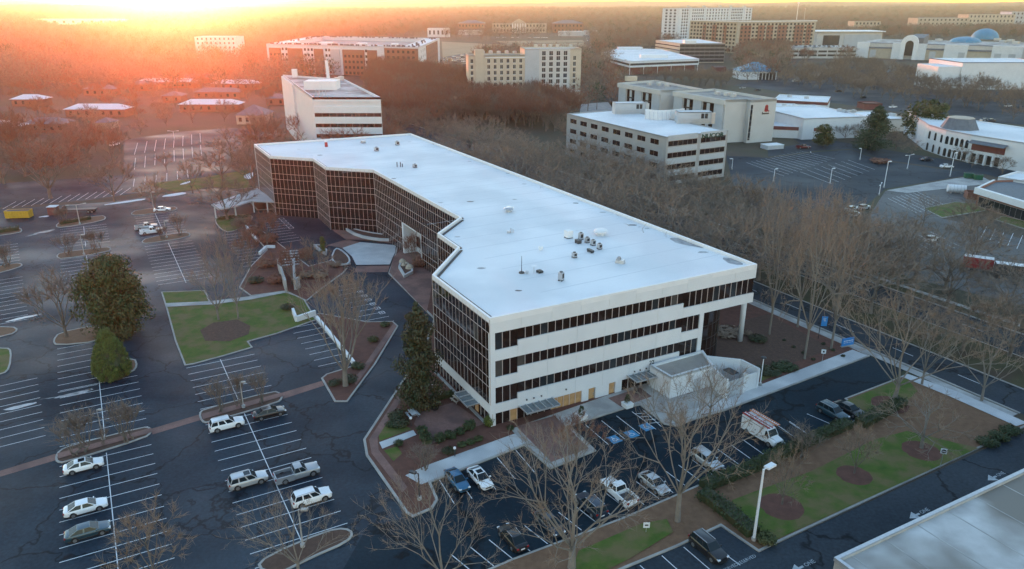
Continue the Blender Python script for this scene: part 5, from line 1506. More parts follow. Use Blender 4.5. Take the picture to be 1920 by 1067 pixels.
em = thing('emblem_sign', 'red emblem with dark lettering high on the blank pale wall', 'wall sign', (0, 0, 0))
c0 = fr3.L * .63
b = MB()
def fpoly(pts, o_, z): return [fr3.p(c0 + x, o_, z + y) for x, y in pts]
b.add(fpoly([(-1.0, -1.1), (-.7, 1.1), (-.3, 1.5), (.3, 1.5), (.8, 1.1), (1.0, -1.1), (.5, -1.5), (-.5, -1.5)], .14, zt - 4.0) + fpoly([(-1.0, -1.1), (-.7, 1.1), (-.3, 1.5), (.3, 1.5), (.8, 1.1), (1.0, -1.1), (.5, -1.5), (-.5, -1.5)], .02, zt - 4.0), [tuple(range(8)), tuple(range(15, 7, -1))] + [((i + 1) % 8, i, 8 + i, 8 + (i + 1) % 8) for i in range(8)])
b.box(fr3.p(c0 + 1.35, .1, zt - 5.2), (.5, .12, .5), fr3.rz); b.build('emblem', M['red'], em)
b = MB()
for x, z in ((-.3, .5), (.25, .5), (-.3, -.5), (.25, -.5)): b.box(fr3.p(c0 + x, .16, zt - 4.0 + z), (.2, .05, .5), fr3.rz)
b.build('emblem_detail', M['black'], em)
b = MB()
for k in range(9): b.box(fr3.p(c0 - 1.9 + k * .42, .1, zt - 6.3 + .05 * (k % 3)), (.3, .08, .55), fr3.rz)
b.box(fr3.p(c0 - 1.9, .1, zt - 5.7), (.4, .08, .5), fr3.rz); b.build('lettering', M['black'], em)
units(o2, ((1218, 160), (1235, 161), (1250, 163), (1345, 178), (1362, 180), (1375, 182)), zt - 1.1)
b = MB(); p = Pw(1183, 150); b.box((*p, zt + .8), (6, 3, 2.4), .2); b.build('penthouse', M['beige'], o2)
t = bld('screen_wall', 'low grey loading wall with a white capping beside the pale concrete block', None, 'wall')
b = MB(); r0 = rect((1440, 274), (1470, 272), 1.6, 5); b.prism(r0, -.2, 1.6); b.build('wall', M['grey_panel'], t)
b = MB(); b.prism(offset(r0, -.1), 1.6, 1.8); b.build('capping', M['parapet'], t)

# banded white block at the far end, with chimney and plant
zt = 25.5
o3 = bld('office_building', 'white office block with dark window bands, blank side wall and roof chimney', None, 'office building')
A = Vector(G(586, 182, zt)); B = Vector(G(713.5, 182, zt)); C_ = Vector(G(645, 148, zt)); D = Vector(G(555, 152, zt))
A2 = Vector(G(530, 140, zt))
poly = [A, B, C_ , A2 + (C_ - A2) * .12 , A2]
block(o3, poly, zt, 'white_panel', 'old_roof', par_h=.8)
f_ = Fr(A, B)
for i in range(6):
    z = 3.0 + i * 3.85
    if z + 1.3 < zt - 2: band(o3, f_, .2, f_.L - .1, z, z + 1.35, 'glass', mul=2.8)
    b = MB(); f_.box(b, 0, f_.L, 0, .35, z + 1.37, z + 3.7 if z + 3.7 < zt else zt - .8); b.build('spandrel_band', M['white_panel'], o3)
f_ = Fr(A2, A)
b = MB(); f_.box(b, .3, f_.L * .45, 0, .8, -.3, zt - .6); b.build('stair_tower', M['white_panel'], o3)
c = G(616, 163, zt); b = MB(); b.prism([(c[0] - 9, c[1] - 4), (c[0] + 4, c[1] - 4), (c[0] + 4, c[1] + 4), (c[0] - 9, c[1] + 4)], zt - .8, zt + 2.6); b.build('plant_room', M['parapet'], o3)
c = G(616, 149, zt); b = MB(); b.tube((c[0], c[1], zt - .8), (c[0] - .3, c[1], zt + 8.2), .75, .65, n=10); b.build('chimney', M['parapet'], o3)
c = G(553, 142, zt); b = MB(); b.box((c[0], c[1], zt + 1), (2.2, 2, 4)); b.build('vent_stack', M['parapet'], o3)
units(o3, ((600, 158), (608, 160), (625, 158), (632, 155), (640, 152), (628, 166), (606, 168)), zt - .8, (2.4, 2, 2.0))
b = MB(); c = G(603, 178, zt)
for k in range(4): b.tube((c[0] - 2 + k * 1.2, c[1], zt - .8), (c[0] - 2 + k * 1.2, c[1], zt + 1.8), .12, n=5)
b.tube((c[0] - 2, c[1], zt + 1.8), (c[0] + 1.6, c[1], zt + 1.8), .12, n=5); b.build('pipe_frame', M['metal'], o3)

# hotel
o4 = bld('hotel', 'eight-storey beige hotel with a grey middle section and rows of paired windows', None, 'hotel')
zl, zr = 29.0, 32.5
L0 = Vector(G(878, 104, zl)); L1 = Vector(G(984, 103, zl)); R1 = Vector(G(1096, 90, zr)); R0 = Vector(G(984, 90, zr))
Lp = rect(tuple(L0), tuple(L1), zl, 17, True); Rp = rect(tuple(L1 + (L1 - L0).normalized() * .02), tuple(L1 + (L1 - L0).normalized() * 34), zr, 19, True)
block(o4, Lp, zl, 'beige', 'gravel'); block(o4, Rp, zr, 'beige', 'white_roof')
f1 = Fr(Lp[0], Lp[1]); f2 = Fr(Rp[0], Rp[1])
b = MB(); f1.box(b, f1.L * .115, f1.L * .27, -3, .7, -.3, zl + 3.2); b.build('stair_tower', M['beige'], o4)
b = MB(); f1.box(b, f1.L * .3, f1.L, .02, .3, zl - 1.6, zl - 1.1); b.build('cornice', M['parapet'], o4)
rows = [(4.6 + 3.35 * k, 6.7 + 3.35 * k) for k in range(7)]
wins(o4, f1, f1.L * .3, f1.L * .985, 6, rows, 1.5, frame='parapet'); wins(o4, f1, .8, 3.2, 1, rows, 1.4, frame='parapet')
b = MB(); f2.box(b, 0.05, f2.L * .25, 0, .3, 8.4, zr - .5); b.build('grey_cladding', M['grey_panel'], o4)
b = MB(); f2.box(b, f2.L * .25, f2.L * .8, 0, .18, 8.4, zr - .3); b.build('white_cladding', M['beige_panel'], o4)
rows2 = [(9.3 + 3.3 * k, 11.6 + 3.3 * k) for k in range(6)] + [(28.6, 31.0)]
wins(o4, f2, f2.L * .27, f2.L * .78, 4, rows2, 2.1, o=.22, frame='parapet'); wins(o4, f2, f2.L * .83, f2.L * .93, 1, rows2[:6], 1.5, frame='parapet')
wins(o4, f2, f2.L * .27, f2.L * .95, 5, [(4.6, 6.8)], 1.5, frame='parapet'); wins(o4, f2, f2.L * .6, f2.L * .95, 3, [(.3, 3.4)], 1.6)
b = MB(); f2.box(b, 0, f2.L, 0, .25, 7.7, 8.3); b.build('string_course', M['parapet'], o4)
units(o4, ((1005, 88), (1020, 87.5), (1032, 88), (1045, 88), (1070, 88), (905, 100), (920, 100), (935, 101), (950, 100), (965, 101)), zl - .7, (2, 1.8, 1.6))
# small slate-roofed pavilion at its foot
o = bld('pavilion', 'slate-roofed entrance pavilion in front of the beige hotel, half hidden by trees', None, 'pavilion')
c = G(990, 214); b = MB(); b.box((c[0], c[1], 1.9), (13, 9, 3.8)); b.build('wall', M['beige'], o)
b = MB(); b.lathe([(9.5, 3.8), (1.2, 8.0)], (c[0], c[1], 0), 4); b.build('roof', M['slate'], o)

# apartments round a parking deck
zt = 24.0
o5 = bld('apartment_building', 'long white five-storey apartment block wrapped round a rooftop car deck', None, 'apartment block')
A = Vector(G(499, 82, zt)); B = Vector(G(785, 88.5, zt)); C_ = Vector(G(824, 71.5, zt)); D = A + (C_ - B)
ax = (B - A).normalized(); ay = (C_ - B)
dep = ay.length; ay = ay.normalized()
def para(a0, a1, d0, d1):
    LL = (B - A).length
    return [tuple(A + ax * (LL * a0) + ay * d0), tuple(A + ax * (LL * a1) + ay * d0), tuple(A + ax * (LL * a1) + ay * d1), tuple(A + ax * (LL * a0) + ay * d1)]
block(o5, para(0, 1, 0, 18), zt, 'white_panel'); block(o5, para(.9, 1, 18.02, dep), zt - .03, 'white_panel'); block(o5, para(0, .1, 18.02, dep), zt - .04, 'white_panel'); block(o5, para(.1, .9, dep - 18, dep), zt - .05, 'white_panel')
block(o5, para(.12, .88, 20, dep - 20), zt - 3, 'grey_panel', 'concrete')
f_ = Fr(A, B)
for k, (u0, u1, m) in enumerate(((.02, .1, 'brick'), (.15, .25, 'brick'), (.33, .39, 'brick'), (.44, .5, 'grey_panel'), (.52, .66, 'brick'), (.68, .74, 'brick'), (.79, .995, 'brick'))):
    b = MB(); f_.box(b, f_.L * u0, f_.L * u1, 0, 1.0, -.3, zt - 3.2 if k < 6 else zt - 1.2); b.build('bay', M[m], o5)
rows = [(1.0 + 4.5 * k, 3.1 + 4.5 * k) for k in range(5)]
wins(o5, f_, f_.L * .1, f_.L * .15, 2, rows, 2.0); wins(o5, f_, f_.L * .255, f_.L * .325, 3, rows, 1.9); wins(o5, f_, f_.L * .4, f_.L * .44, 2, rows, 1.8); wins(o5, f_, f_.L * .66, f_.L * .68, 1, rows, 1.8)
wins(o5, f_, f_.L * .8, f_.L * .985, 6, rows, 2.2, o=1.04); wins(o5, f_, f_.L * .525, f_.L * .655, 5, rows[:4], 2.2, o=1.04); wins(o5, f_, f_.L * .02, f_.L * .1, 3, rows[:4], 2.0, o=1.04)
f_ = Fr(B, C_); b = MB(); f_.box(b, f_.L * .3, f_.L * .85, 0, .6, -.3, zt - 1.5); b.build('bay', M['brick'], o5); wins(o5, f_, f_.L * .05, f_.L * .28, 3, rows, 2.2); wins(o5, f_, f_.L * .32, f_.L * .83, 6, rows, 2.4, o=.64)
ac = MB()
for k in range(150):
    a = rng.random(); p = A + ax * ((B - A).length * a) + ay * rng.choice((5, 7, 11, 13, dep - 9, dep - 6))
    ac.box((p.x, p.y, zt + .05), (1.2, 1.2, 1.4))
for k in range(40):
    p = A + ax * ((B - A).length * rng.choice((.93, .96, .03, .06))) + ay * rng.uniform(20, dep - 2); ac.box((p.x, p.y, zt + .05), (1.2, 1.2, 1.4))
ac.build('rooftop_unit', M['metal_dark'], o5, kind='stuff')
for a0, a1 in ((.12, .2), (.35, .43), (.6, .66), (.82, .86)):
    b = MB(); b.prism(para(a0, a1, 8, 16), zt - .7, zt + 1.8); b.build('roof_lift_house', M['parapet'], o5)

# distant institutional group
def far_box(name, label, x0, x1, yt, yb, wall, roof, depth=30, rows=0, nwin=0, wd=1.6, cat='building', group=None, z=None, hip=0, wm='glass_blue'):
    dist = 58 * 1400 / max(6.0, (yb - 4))
    z = z or max(3, CAM_H - (yt - 4) * dist / 1400)
    z -= hip
    pl = G(x0, yt + hip * 1400 / dist, z); pr = G(x1, yt + hip * 1400 / dist, z)
    o = bld(name, label, None, cat, group)
    p = rect(pl, pr, z, depth, True)
    p = ccw(p)
    gz = hill_z(*pl)
    block(o, p, z + (gz if gz > 3 else 0), wall, roof, z0=-2, par_h=.4 if not hip else 0)
    if hip:
        c = Vector(p[0]) * .25 + Vector(p[1]) * .25 + Vector(p[2]) * .25 + Vector(p[3]) * .25
        e = (Vector(p[1]) - Vector(p[0])); k = max(0, .5 - depth / 2 / max(e.length, .1)) if e.length > depth else 0
        r0, r1 = c - e * k, c + e * k
        q = offset(p, -.8); b = MB()
        b.add([(*q[0], z), (*q[1], z), (*q[2], z), (*q[3], z), (*r0, z + hip), (*r1, z + hip)], [(0, 1, 5, 4), (1, 2, 5), (2, 3, 4, 5), (3, 0, 4)])
        b.build('pitched_roof', M[roof], o)
    if rows:
        f_ = Fr(p[0], p[1]); h_ = z / rows
        wins(o, f_, f_.L * .02, f_.L * .98, nwin, [(h_ * k + h_ * .3, h_ * k + h_ * .75) for k in range(rows)], wd, wm, single=nwin * rows <= 60)
    return o, p, z
def U_(a): return a
far_box('college_building', 'long pale hall with blue-grey roof left of the distant portico', 858, 909, 38, 62, 'brick', 'slate', 40, hip=6, rows=2, nwin=8, wd=3)
far_box('college_building', 'long pale hall with blue-grey roof right of the distant portico', 1037, 1094, 38, 62, 'brick', 'slate', 40, hip=6, rows=2, nwin=8, wd=3)
o, p, z = far_box('portico_building', 'distant low pale hall with a columned pediment in its middle', 922, 1025, 44, 62, 'stone', 'slate', 24, rows=2, nwin=16, wd=2.5)
f_ = Fr(p[0], p[1])
b = MB(); f_.box(b, f_.L * .37, f_.L * .62, -6, 9, -1, z + .5); b.build('portico_block', M['stone'], o)
for k in range(6):
    s = f_.L * (.38 + .046 * k); b = MB(); q_ = f_.p(s, 10.5, 0); b.tube((q_[0], q_[1], -1), (q_[0], q_[1], z + .4), 1.2, 1.0, n=8); b.build('column', M['parapet'], o)
b = MB(); ra = [f_.p(f_.L * .36, oo, z + .6) for oo in (-6, 11.5)] + [f_.p(f_.L * .63, oo, z + .6) for oo in (-6, 11.5)] + [f_.p(f_.L * .495, oo, z + 9) for oo in (-6, 11.5)]
b.add(ra, [(1, 3, 5), (0, 4, 2), (0, 1, 5, 4), (2, 4, 5, 3), (0, 2, 3, 1)]); b.build('pediment', M['stone'], o)
far_box('hall', 'small white stepped hall beyond the open field, right of the apartment block', 801, 842, 53, 70, 'white_panel', 'white_roof', 20, rows=1, nwin=5, wd=3)
far_box('warehouse', 'long low white-roofed shed at the far end of the street', 1096, 1170, 58, 66, 'beige_panel', 'white_roof', 30)
far_box('warehouse', 'low white-roofed shed left of the far end of the street', 1048, 1094, 59, 68, 'beige_panel', 'white_roof', 30)
far_box('warehouse', 'low white-roofed hall beside the trees behind the portico, left', 858, 905, 57, 66, 'beige_panel', 'white_roof', 22)
far_box('school_building', 'low beige building right of the street among the far trees', 1182, 1210, 66, 76, 'beige', 'gravel', 20, rows=1, nwin=6, wd=2)

# white office with dark ground floors beside the street
zt = 11.2
o7 = bld('office_building', 'low white office with a long dark ribbon window and deep shaded ground floor', None, 'office building')
q = [Vector(G(x, y, zt)) for x, y in ((1128, 98.5), (1150, 107.5), (1181, 115), (1311, 110), (1240, 92), (1160, 90))]
zz = 6.0
q2 = ccw([tuple(p) for p in q]); block(o7, q2, zt, 'white_panel', 'white_roof', z0=zz, par_h=.5, name='upper_wall')
b = MB(); b.prism(offset(q2, 3.0), -.2, zz, bottom=True); b.build('ground_floor', M['red_band'], o7)
f_ = Fr(q[2], q[3]); band(o7, f_, .5, f_.L - .5, 7.6, 9.3, 'glass_blue', mul=1.8)
for k in range(6):
    p = f_.p(.6 + k * (f_.L - 1.2) / 5, -.5, 0); b = MB(); b.tube((p[0], p[1], -.2), (p[0], p[1], zz), .3, n=6); b.build('column', M['white_panel'], o7)
for a, c in ((q[0], q[1]), (q[1], q[2])):
    f_ = Fr(a, c); band(o7, f_, .6, f_.L - .4, 7.6, 9.2, 'glass_blue', mul=2.2)
r0 = rect((1202, 103), (1253, 103), zt + 2.2, 10); b = MB(); b.prism(r0, zt - .5, zt + 2.2); b.build('penthouse', M['parapet'], o7)
r0 = rect((1160, 92), (1205, 92), zt, 14); b = MB(); b.prism(r0, zt - .5, zt + 1.6); b.build('rear_wing', M['white_panel'], o7)

# dark glass office; sun on its left side put into paler bands, thinner glass
zt = 19.0
o8 = bld('office_building', 'dark banded glass office with its left side lit orange', None, 'office building')
q = [Vector(G(x, y, zt)) for x, y in ((1229.5, 75), (1275, 81.3), (1360.5, 81), (1309, 72.6))]
block(o8, q, zt, 'stone', 'white_roof', par_h=.4)
for a, c, m in ((q[0], q[1], 'glass_blue'), (q[1], q[2], 'glass_blue')):
    f_ = Fr(a, c)
    for i in range(5): band(o8, f_, .2, f_.L - .2, .8 + i * 3.6, (3.2 if a is q[1] else 1.9) + i * 3.6, m, mul=5)
    b = MB()
    for i in range(5): f_.box(b, .1, f_.L - .1, -.05, .06, 3.3 + i * 3.6, 4.3 + i * 3.6 if i < 4 else zt - .5)
    b.build('spandrel_band', M['slate' if a is q[1] else 'stone'], o8)
r0 = rect((1284, 75.5), (1306, 75.5), zt + 3, 9); b = MB(); b.prism(r0, zt - .4, zt + 3); b.build('penthouse', M['parapet'], o8)
far_box('annex', 'small dark annex with a white canopy between the blue-roofed pavilion and the dark glass office', 1340, 1362, 126, 136, 'red_band', 'slate', 12)

# large apartment blocks
o9 = bld('apartment_building', 'tall white apartment slab with its end wall lit orange', None, 'apartment block')
zt = 50
q = [Vector(G(x, y, zt)) for x, y in ((1274, 15.5), (1411, 14.3))]
p = rect(tuple(q[0]), tuple(q[1]), zt, 24, True)
e = Vector(p[0]) - Vector(p[1]); e = e.normalized()
p[3] = tuple(Vector(p[3]) + e * 6)
block(o9, p, zt, 'white_panel', 'white_roof')
f_ = Fr(p[0], p[1])
rows = [(2 + 4.0 * k, 4.4 + 4.0 * k) for k in range(12)]
wins(o9, f_, f_.L * .03, f_.L * .12, 3, rows, 3.0, single=False); wins(o9, f_, f_.L * .16, f_.L * .32, 6, rows, 2.2, single=False); wins(o9, f_, f_.L * .34, f_.L * .66, 8, rows, 2.6, single=False); wins(o9, f_, f_.L * .69, f_.L * .86, 7, rows, 2.6, single=False); wins(o9, f_, f_.L * .9, f_.L * .99, 2, rows, 3.4, single=False)
for u0 in (.13, .33, .67, .88):
    b = MB(); f_.box(b, f_.L * u0, f_.L * (u0 + .018), 0, 1.0, -1, zt + 1.0); b.build('pier', M['white_panel'], o9)
f_ = Fr(p[3], p[0]); wins(o9, f_, 3, f_.L - 3, 3, rows, 3, single=False)
units(o9, ((1290, 14), (1320, 14), (1350, 13.5), (1370, 13), (1395, 14)), zt - .7, (5, 4, 3))
o10 = bld('apartment_building', 'long cream and brick apartment block in front of the tall white slab', None, 'apartment block')
zt = 36.5
q = [Vector(G(x, y, zt)) for x, y in ((1294, 37.5), (1385, 40), (1531, 38.5))]
for i, (a, c) in enumerate(((q[0], q[1]), (q[1] + (q[2] - q[1]) * .001, q[2]))):
    p = rect(tuple(a), tuple(c), zt, 22, True); block(o10, p, zt + i * .6, 'stone', 'old_roof')
    f_ = Fr(a, c); n = 14 if i == 0 else 20
    rows = [(1.5 + 4.3 * k, 3.8 + 4.3 * k) for k in range(8)]
    wins(o10, f_, f_.L * .02, f_.L * .98, n, rows, 2.2, single=False, o=.9)
    for u0, u1 in ((.3, .36), (.5, .58), (.72, .78)) if i == 0 else ((.03, .16), (.25, .33), (.36, .44), (.5, .62), (.72, .84), (.88, .94)):
        b = MB(); f_.box(b, f_.L * u0, f_.L * u1, 0, .8, -1, zt - 5); b.build('brick_bay', M['brick'], o10)
    b = MB(); f_.box(b, -.5, f_.L + .5, 0, 1.2, zt - .8, zt + .2); b.build('cornice', M['parapet'], o10)
t = bld('chimney_stack', 'slim tall mast behind the cream apartment block, left one', None, 'mast')
c = G(1488, 80); b = MB(); b.tube((c[0], c[1], 0), (c[0], c[1], 56), .9, .4, n=6); b.build('shaft', M['parapet'], t); b = MB(); b.box((c[0], c[1], 57), (2.4, 2.4, 2)); b.build('head', M['parapet'], t)
t = bld('chimney_stack', 'slimmer mast behind the cream apartment block, right one', None, 'mast')
c = G(1502, 80); b = MB(); b.tube((c[0], c[1], 0), (c[0], c[1], 48), .6, .3, n=6); b.build('shaft', M['metal'], t); b = MB(); b.box((c[0], c[1], 49), (1.4, 1.4, 1)); b.build('head', M['metal'], t)
o, p, z = far_box('store', 'flat white-roofed store with a projecting roof slab behind the car deck', 1533, 1655, 60, 92, 'beige_panel', 'white_roof', 40)
b = MB(); b.prism(offset(p, -3), z + .05, z + 1.2, bottom=True); b.build('roof_slab', M['parapet'], o)
f_ = Fr(p[0], p[1]); b = MB(); f_.box(b, f_.L * .1, f_.L * .35, 0, .5, 0, z * .8); b.build('shopfront', M['glass_blue'], o); b = MB(); f_.box(b, f_.L * .42, f_.L * .98, 0, .8, 0, z * .85); b.build('cladding', M['grey_panel'], o)
o, p, z = far_box('parking_deck', 'pale two-level parking deck packed with small cars', 1480, 1607, 89, 110, 'beige_panel', 'concrete', 45)
f_ = Fr(p[0], p[1])
for zz_ in (2.2, z * .55):
    for k in range(7): b = MB(); f_.box(b, f_.L * (k + .06) / 7, f_.L * (k + .94) / 7, -.1, .04, zz_, zz_ + 2.0); b.build('opening', M['dark'], o)
deck = (p, z)
# mall
o11 = bld('shopping_mall', 'long pale shopping mall with a white arched entrance and grey roof', None, 'shopping mall')
zt = 16.3
A = Vector(G(1608, 79, zt)); B = Vector(G(1935, 88, zt)); f_ = Fr(A, B)
p = rect(tuple(A), tuple(B), zt, 110, True); block(o11, p, zt - .5, 'beige_panel', 'old_roof', par_h=.3)
def su(x): return onface(f_, x, 88)
for x0, x1, m in ((1608, 1630, 'white_panel'), (1674, 1690, 'white_panel'), (1722, 1738, 'white_panel'), (1772, 1816, 'white_panel'), (1862, 1920, 'white_panel')):
    b = MB(); f_.box(b, su(x0), su(x1), 0, 3, -.3, zt + .3); b.build('pier', M[m], o11)
for x0, x1 in ((1630, 1674), (1738, 1772), (1816, 1862)):
    b = MB(); a0, a1 = su(x0), su(x1); vs = [f_.p(a0, .05, zt - 6), f_.p(a1, .05, zt - 6), f_.p(a1, -4, zt), f_.p(a0, -4, zt), f_.p(a0, 1.5, zt - 6), f_.p(a1, 1.5, zt - 6)]
    b.add(vs, [(4, 5, 2, 3), (0, 1, 5, 4), (0, 4, 3), (1, 2, 5)]); b.build('sloped_roof', M['slate'], o11)
    b = MB(); f_.box(b, a0, a1, -.1, .6, -.3, zt - 6); b.build('wall_panel', M['stone'], o11)
a0, a1 = su(1690), su(1722); cx_ = (a0 + a1) / 2; ra = (a1 - a0) / 2
arch = [(cx_ + ra * math.cos(t * math.pi / 12), zt + .5 + ra * math.sin(t * math.pi / 12)) for t in range(13)]
b = MB(); ol = [(a1, -.3)] + arch + [(a0, -.3)]
il = [(cx_ + ra * .5, -.3)] + [(cx_ + ra * .5 * math.cos(t * math.pi / 12), zt - 1 + ra * .5 * math.sin(t * math.pi / 12)) for t in range(13)] + [(cx_ - ra * .5, -.3)]
n = len(ol); vs = [f_.p(s, 4.5, z) for s, z in ol] + [f_.p(s, 4.5, z) for s, z in il] + [f_.p(s, 0, z) for s, z in ol] + [f_.p(s, 2.5, z) for s, z in il]
b.add(vs, [(i, i + 1, n + i + 1, n + i) for i in range(n - 1)] + [(i + 1, i, 2 * n + i, 2 * n + i + 1) for i in range(n - 1)] + [(n + i, n + i + 1, 3 * n + i + 1, 3 * n + i) for i in range(n - 1)]); b.build('arch', M['parapet'], o11)
b = MB(); b.add([f_.p(s, 2.6, max(z, 4)) for s, z in il], [tuple(range(n))]); b.build('arch_glazing', M['glass_blue'], o11)
b = MB(); b.add([f_.p(a0 + 2, -1, zt + 6), f_.p(a1 + 4, -1, zt + 6), f_.p(a1 + 4, -30, zt + 9), f_.p(a0 + 8, -30, zt + 9), f_.p(a0 + 2, -1, zt - 1), f_.p(a1 + 4, -1, zt - 1), f_.p(a1 + 4, -30, zt - 1), f_.p(a0 + 8, -30, zt - 1)], [(0, 1, 2, 3), (4, 5, 1, 0), (5, 6, 2, 1), (7, 4, 0, 3), (6, 7, 3, 2)]); b.build('roof_block', M['slate'], o11)
for x0 in (1633, 1745, 1800, 1868, 1895):
    b = MB(); f_.box(b, su(x0), su(x0) + 6, 3 if x0 in (1800, 1868, 1895) else .6, 3.3 if x0 in (1800, 1868, 1895) else .9, 1, 9); b.build('panel', M['grey_panel'], o11)
c = G(1846, 73, zt); b = MB(); b.lathe([(15 * math.cos(k * .157), 12 * math.sin(k * .157)) for k in range(10)] + [(.2, 12)], (c[0], c[1], zt), 24); b.build('dome', M['blue_roof'], o11, smooth=False)
b = MB(); c = G(1810, 78, zt); b.lathe([(16 * math.cos(k * .2), 6 * math.sin(k * .2)) for k in range(8)], (c[0], c[1], zt - .6), 12); b.build('glass_vault', M['blue_roof'], o11)
units(o11, ((1760, 77), (1790, 79), (1880, 80), (1895, 78), (1905, 82), (1870, 76)), zt - .8, (6, 5, 2.5))
o, p, z = far_box('department_store', 'large blank white store block at the right edge below the mall', 1806, 1975, 117, 170, 'white_panel', 'white_roof', 45)
b = MB(); f_ = Fr(p[0], p[1]); f_.box(b, -16, 0, -30, -1, -.3, z - 3); b.build('lower_wing', M['white_panel'], o)
# pavilion with the blue roof
o, p, z = far_box('pavilion', 'open pavilion with bright blue hipped roof and white columns', 1390, 1457, 118, 150, 'parapet', 'blue_roof', 24, hip=6.5)
f_ = Fr(p[0], p[1])
for k in range(5): b = MB(); f_.box(b, f_.L * (.52 + .095 * k), f_.L * (.52 + .095 * k) + 2.0, -.1, .1, 0, z - 1.2); b.build('opening', M['dark'], o)
# far right
far_box('office_building', 'distant cream office with grey roof turrets right of the apartment blocks', 1603, 1652, 40, 66, 'stone', 'slate', 30, rows=3, nwin=7, wd=3.2)
far_box('office_building', 'distant flat office lit orange at its left end, behind the mall arch', 1722, 1818, 34, 62, 'stone', 'white_roof', 40, rows=4, nwin=12, wd=3)
far_box('office_building', 'far yellowish office row at the top right edge', 1817, 1905, 27, 60, 'beige', 'white_roof', 40, rows=4, nwin=12, wd=3)
far_box('office_building', 'far grey office cut by the right edge above the dome', 1898, 1960, 22, 60, 'grey_panel', 'white_roof', 40, rows=5, nwin=8, wd=3)
far_box('warehouse', 'small far shed with a white roof on the wooded plain', 1568, 1592, 33, 40, 'slate', 'white_roof', 20)
far_box('warehouse', 'far low row of roofs left of the slim masts', 1412, 1452, 24, 32, 'stone', 'white_roof', 30)
far_box('school_building', 'far long white building in the glow at the upper left', 72, 236, 36, 47, 'white_panel', 'white_roof', 60, rows=1, nwin=9, wd=6)
far_box('warehouse', 'farther low white roof at the upper left edge', -30, 74, 38, 44, 'white_panel', 'white_roof', 40)
far_box('warehouse', 'long thin pale roof just under the sun', 360, 440, 54, 60, 'beige_panel', 'white_roof', 30)
far_box('apartment_building', 'hazy pale apartment block under the sun with narrow windows', 364, 442, 69, 110, 'white_panel', 'white_roof', 26, rows=5, nwin=9, wd=1.6)

# low white halls with dark red bands
def hall(label, pl, pr, z, depth, wall='white_panel', band_=None, un=()):
    o = bld('hall', label, None, 'hall'); p = rect(pl, pr, z, depth); block(o, p, z, wall, 'white_roof', par_h=.5)
    if band_:
        f_ = Fr(p[0], p[1]); b = MB(); f_.box(b, -.1, f_.L + .1, 0, .15, z - 1.6, z - .1); b.build('band', M[band_], o)
        f_ = Fr(p[1], p[2]); b = MB(); f_.box(b, -.1, f_.L + .1, 0, .15, z - 1.6, z - .1); b.build('band', M[band_], o)
    units(o, un, z - .5, (2, 1.6, 1.2))
    return o
hall('tall blank white hall behind the dark conifer', (1508, 222), (1628, 218), 9.5, 42, un=((1574, 209), (1583, 211), (1592, 212), (1600, 211)))
hall('low white hall with dark red band left of the blank white hall', (1450, 236), (1540, 240), 5.2, 16, band_='red_band')
hall('low white wing with dark red band behind the banded hall', (1448, 205), (1512, 206), 6.0, 26, band_='red_band', un=((1470, 200), (1480, 202), (1490, 201)))
hall('white-roofed hall with dark red band at the back of the low halls', (1450, 187), (1552, 192), 6.5, 30, band_='red_band', un=((1512, 185), (1480, 182)))
hall('low white wing right of the conifer with brown front', (1640, 224), (1705, 222), 6.0, 28, 'beige_panel', un=((1670, 217), (1676, 218)))
far_box('shed', 'small rust-red shed behind the blank white hall', 1622, 1655, 194, 206, 'red_band', 'brick', 10)
# white building with arches
o12 = bld('arcaded_building', 'two-storey white building with arched windows and a dark angled roof lantern', None, 'building')
zt = 10.5
q = [Vector(G(x, y, zt)) for x, y in ((1741, 233), (1775, 243), (1822, 252), (1990, 278))]
back = [q[3] + Vector((18, 45)), q[0] + Vector((12, 42))]
block(o12, [*q, *back], zt, 'white_panel', 'white_roof', par_h=.5)
for i, (a, c) in enumerate(zip(q, q[1:])):
    f_ = Fr(a, c)
    n = (3, 5, 5)[i]
    L_ = f_.L if i < 2 else f_.L * .45
    for k in range(n):
        s = L_ * (k + .5) / n
        if i == 2 and k < 4:
            continue
        b = MB(); hw = .75; pts = [(s - hw, 5.0), (s + hw, 5.0), (s + hw, 7.4)] + [(s + hw * math.cos(t * .52), 7.4 + hw * math.sin(t * .52)) for t in range(1, 6)] + [(s - hw, 7.4)]
        b.add([f_.p(x, .06, z) for x, z in pts], [tuple(range(len(pts)))]); b.build('arched_window', M['glass_blue'], o12)
        b = MB(); b.add([f_.p(x, .06, z - 5.0 + .2) for x, z in pts], [tuple(range(len(pts)))]); b.build('arched_opening', M['dark'], o12)
    if i == 2:
        b = MB(); f_.box(b, 1, L_ * .95, 0, .1, 4.8, 7.6); b.build('balcony_opening', M['red_band'], o12)
        b = MB(); vs = [f_.p(.6, .1, 8.6), f_.p(L_, .1, 8.6), f_.p(L_, 2.6, 7.7), f_.p(.6, 2.6, 7.7)]; b.add(vs + [(v[0], v[1], v[2] - .15) for v in vs], [(0, 1, 2, 3), (7, 6, 5, 4), (3, 2, 6, 7), (0, 3, 7, 4), (1, 5, 6, 2)]); b.build('awning', M['slate'], o12)
        for k in range(5): b = MB(); f_.box(b, 1 + k * L_ * .21, 1.7 + k * L_ * .21, 0.1, 1.2, -.3, 3.8); b.build('pillar', M['white_panel'], o12)
        b = MB(); f_.box(b, 1, L_ * .95, -.05, .06, .2, 3.6); b.build('arcade', M['dark'], o12)
c = G(1809, 245, zt); b = MB(); b.lathe([(7.2, 0), (5.0, 4.2)], (c[0] + 3, c[1] + 9, zt - .5), 8); b.build('roof_lantern', M['slate'], o12)
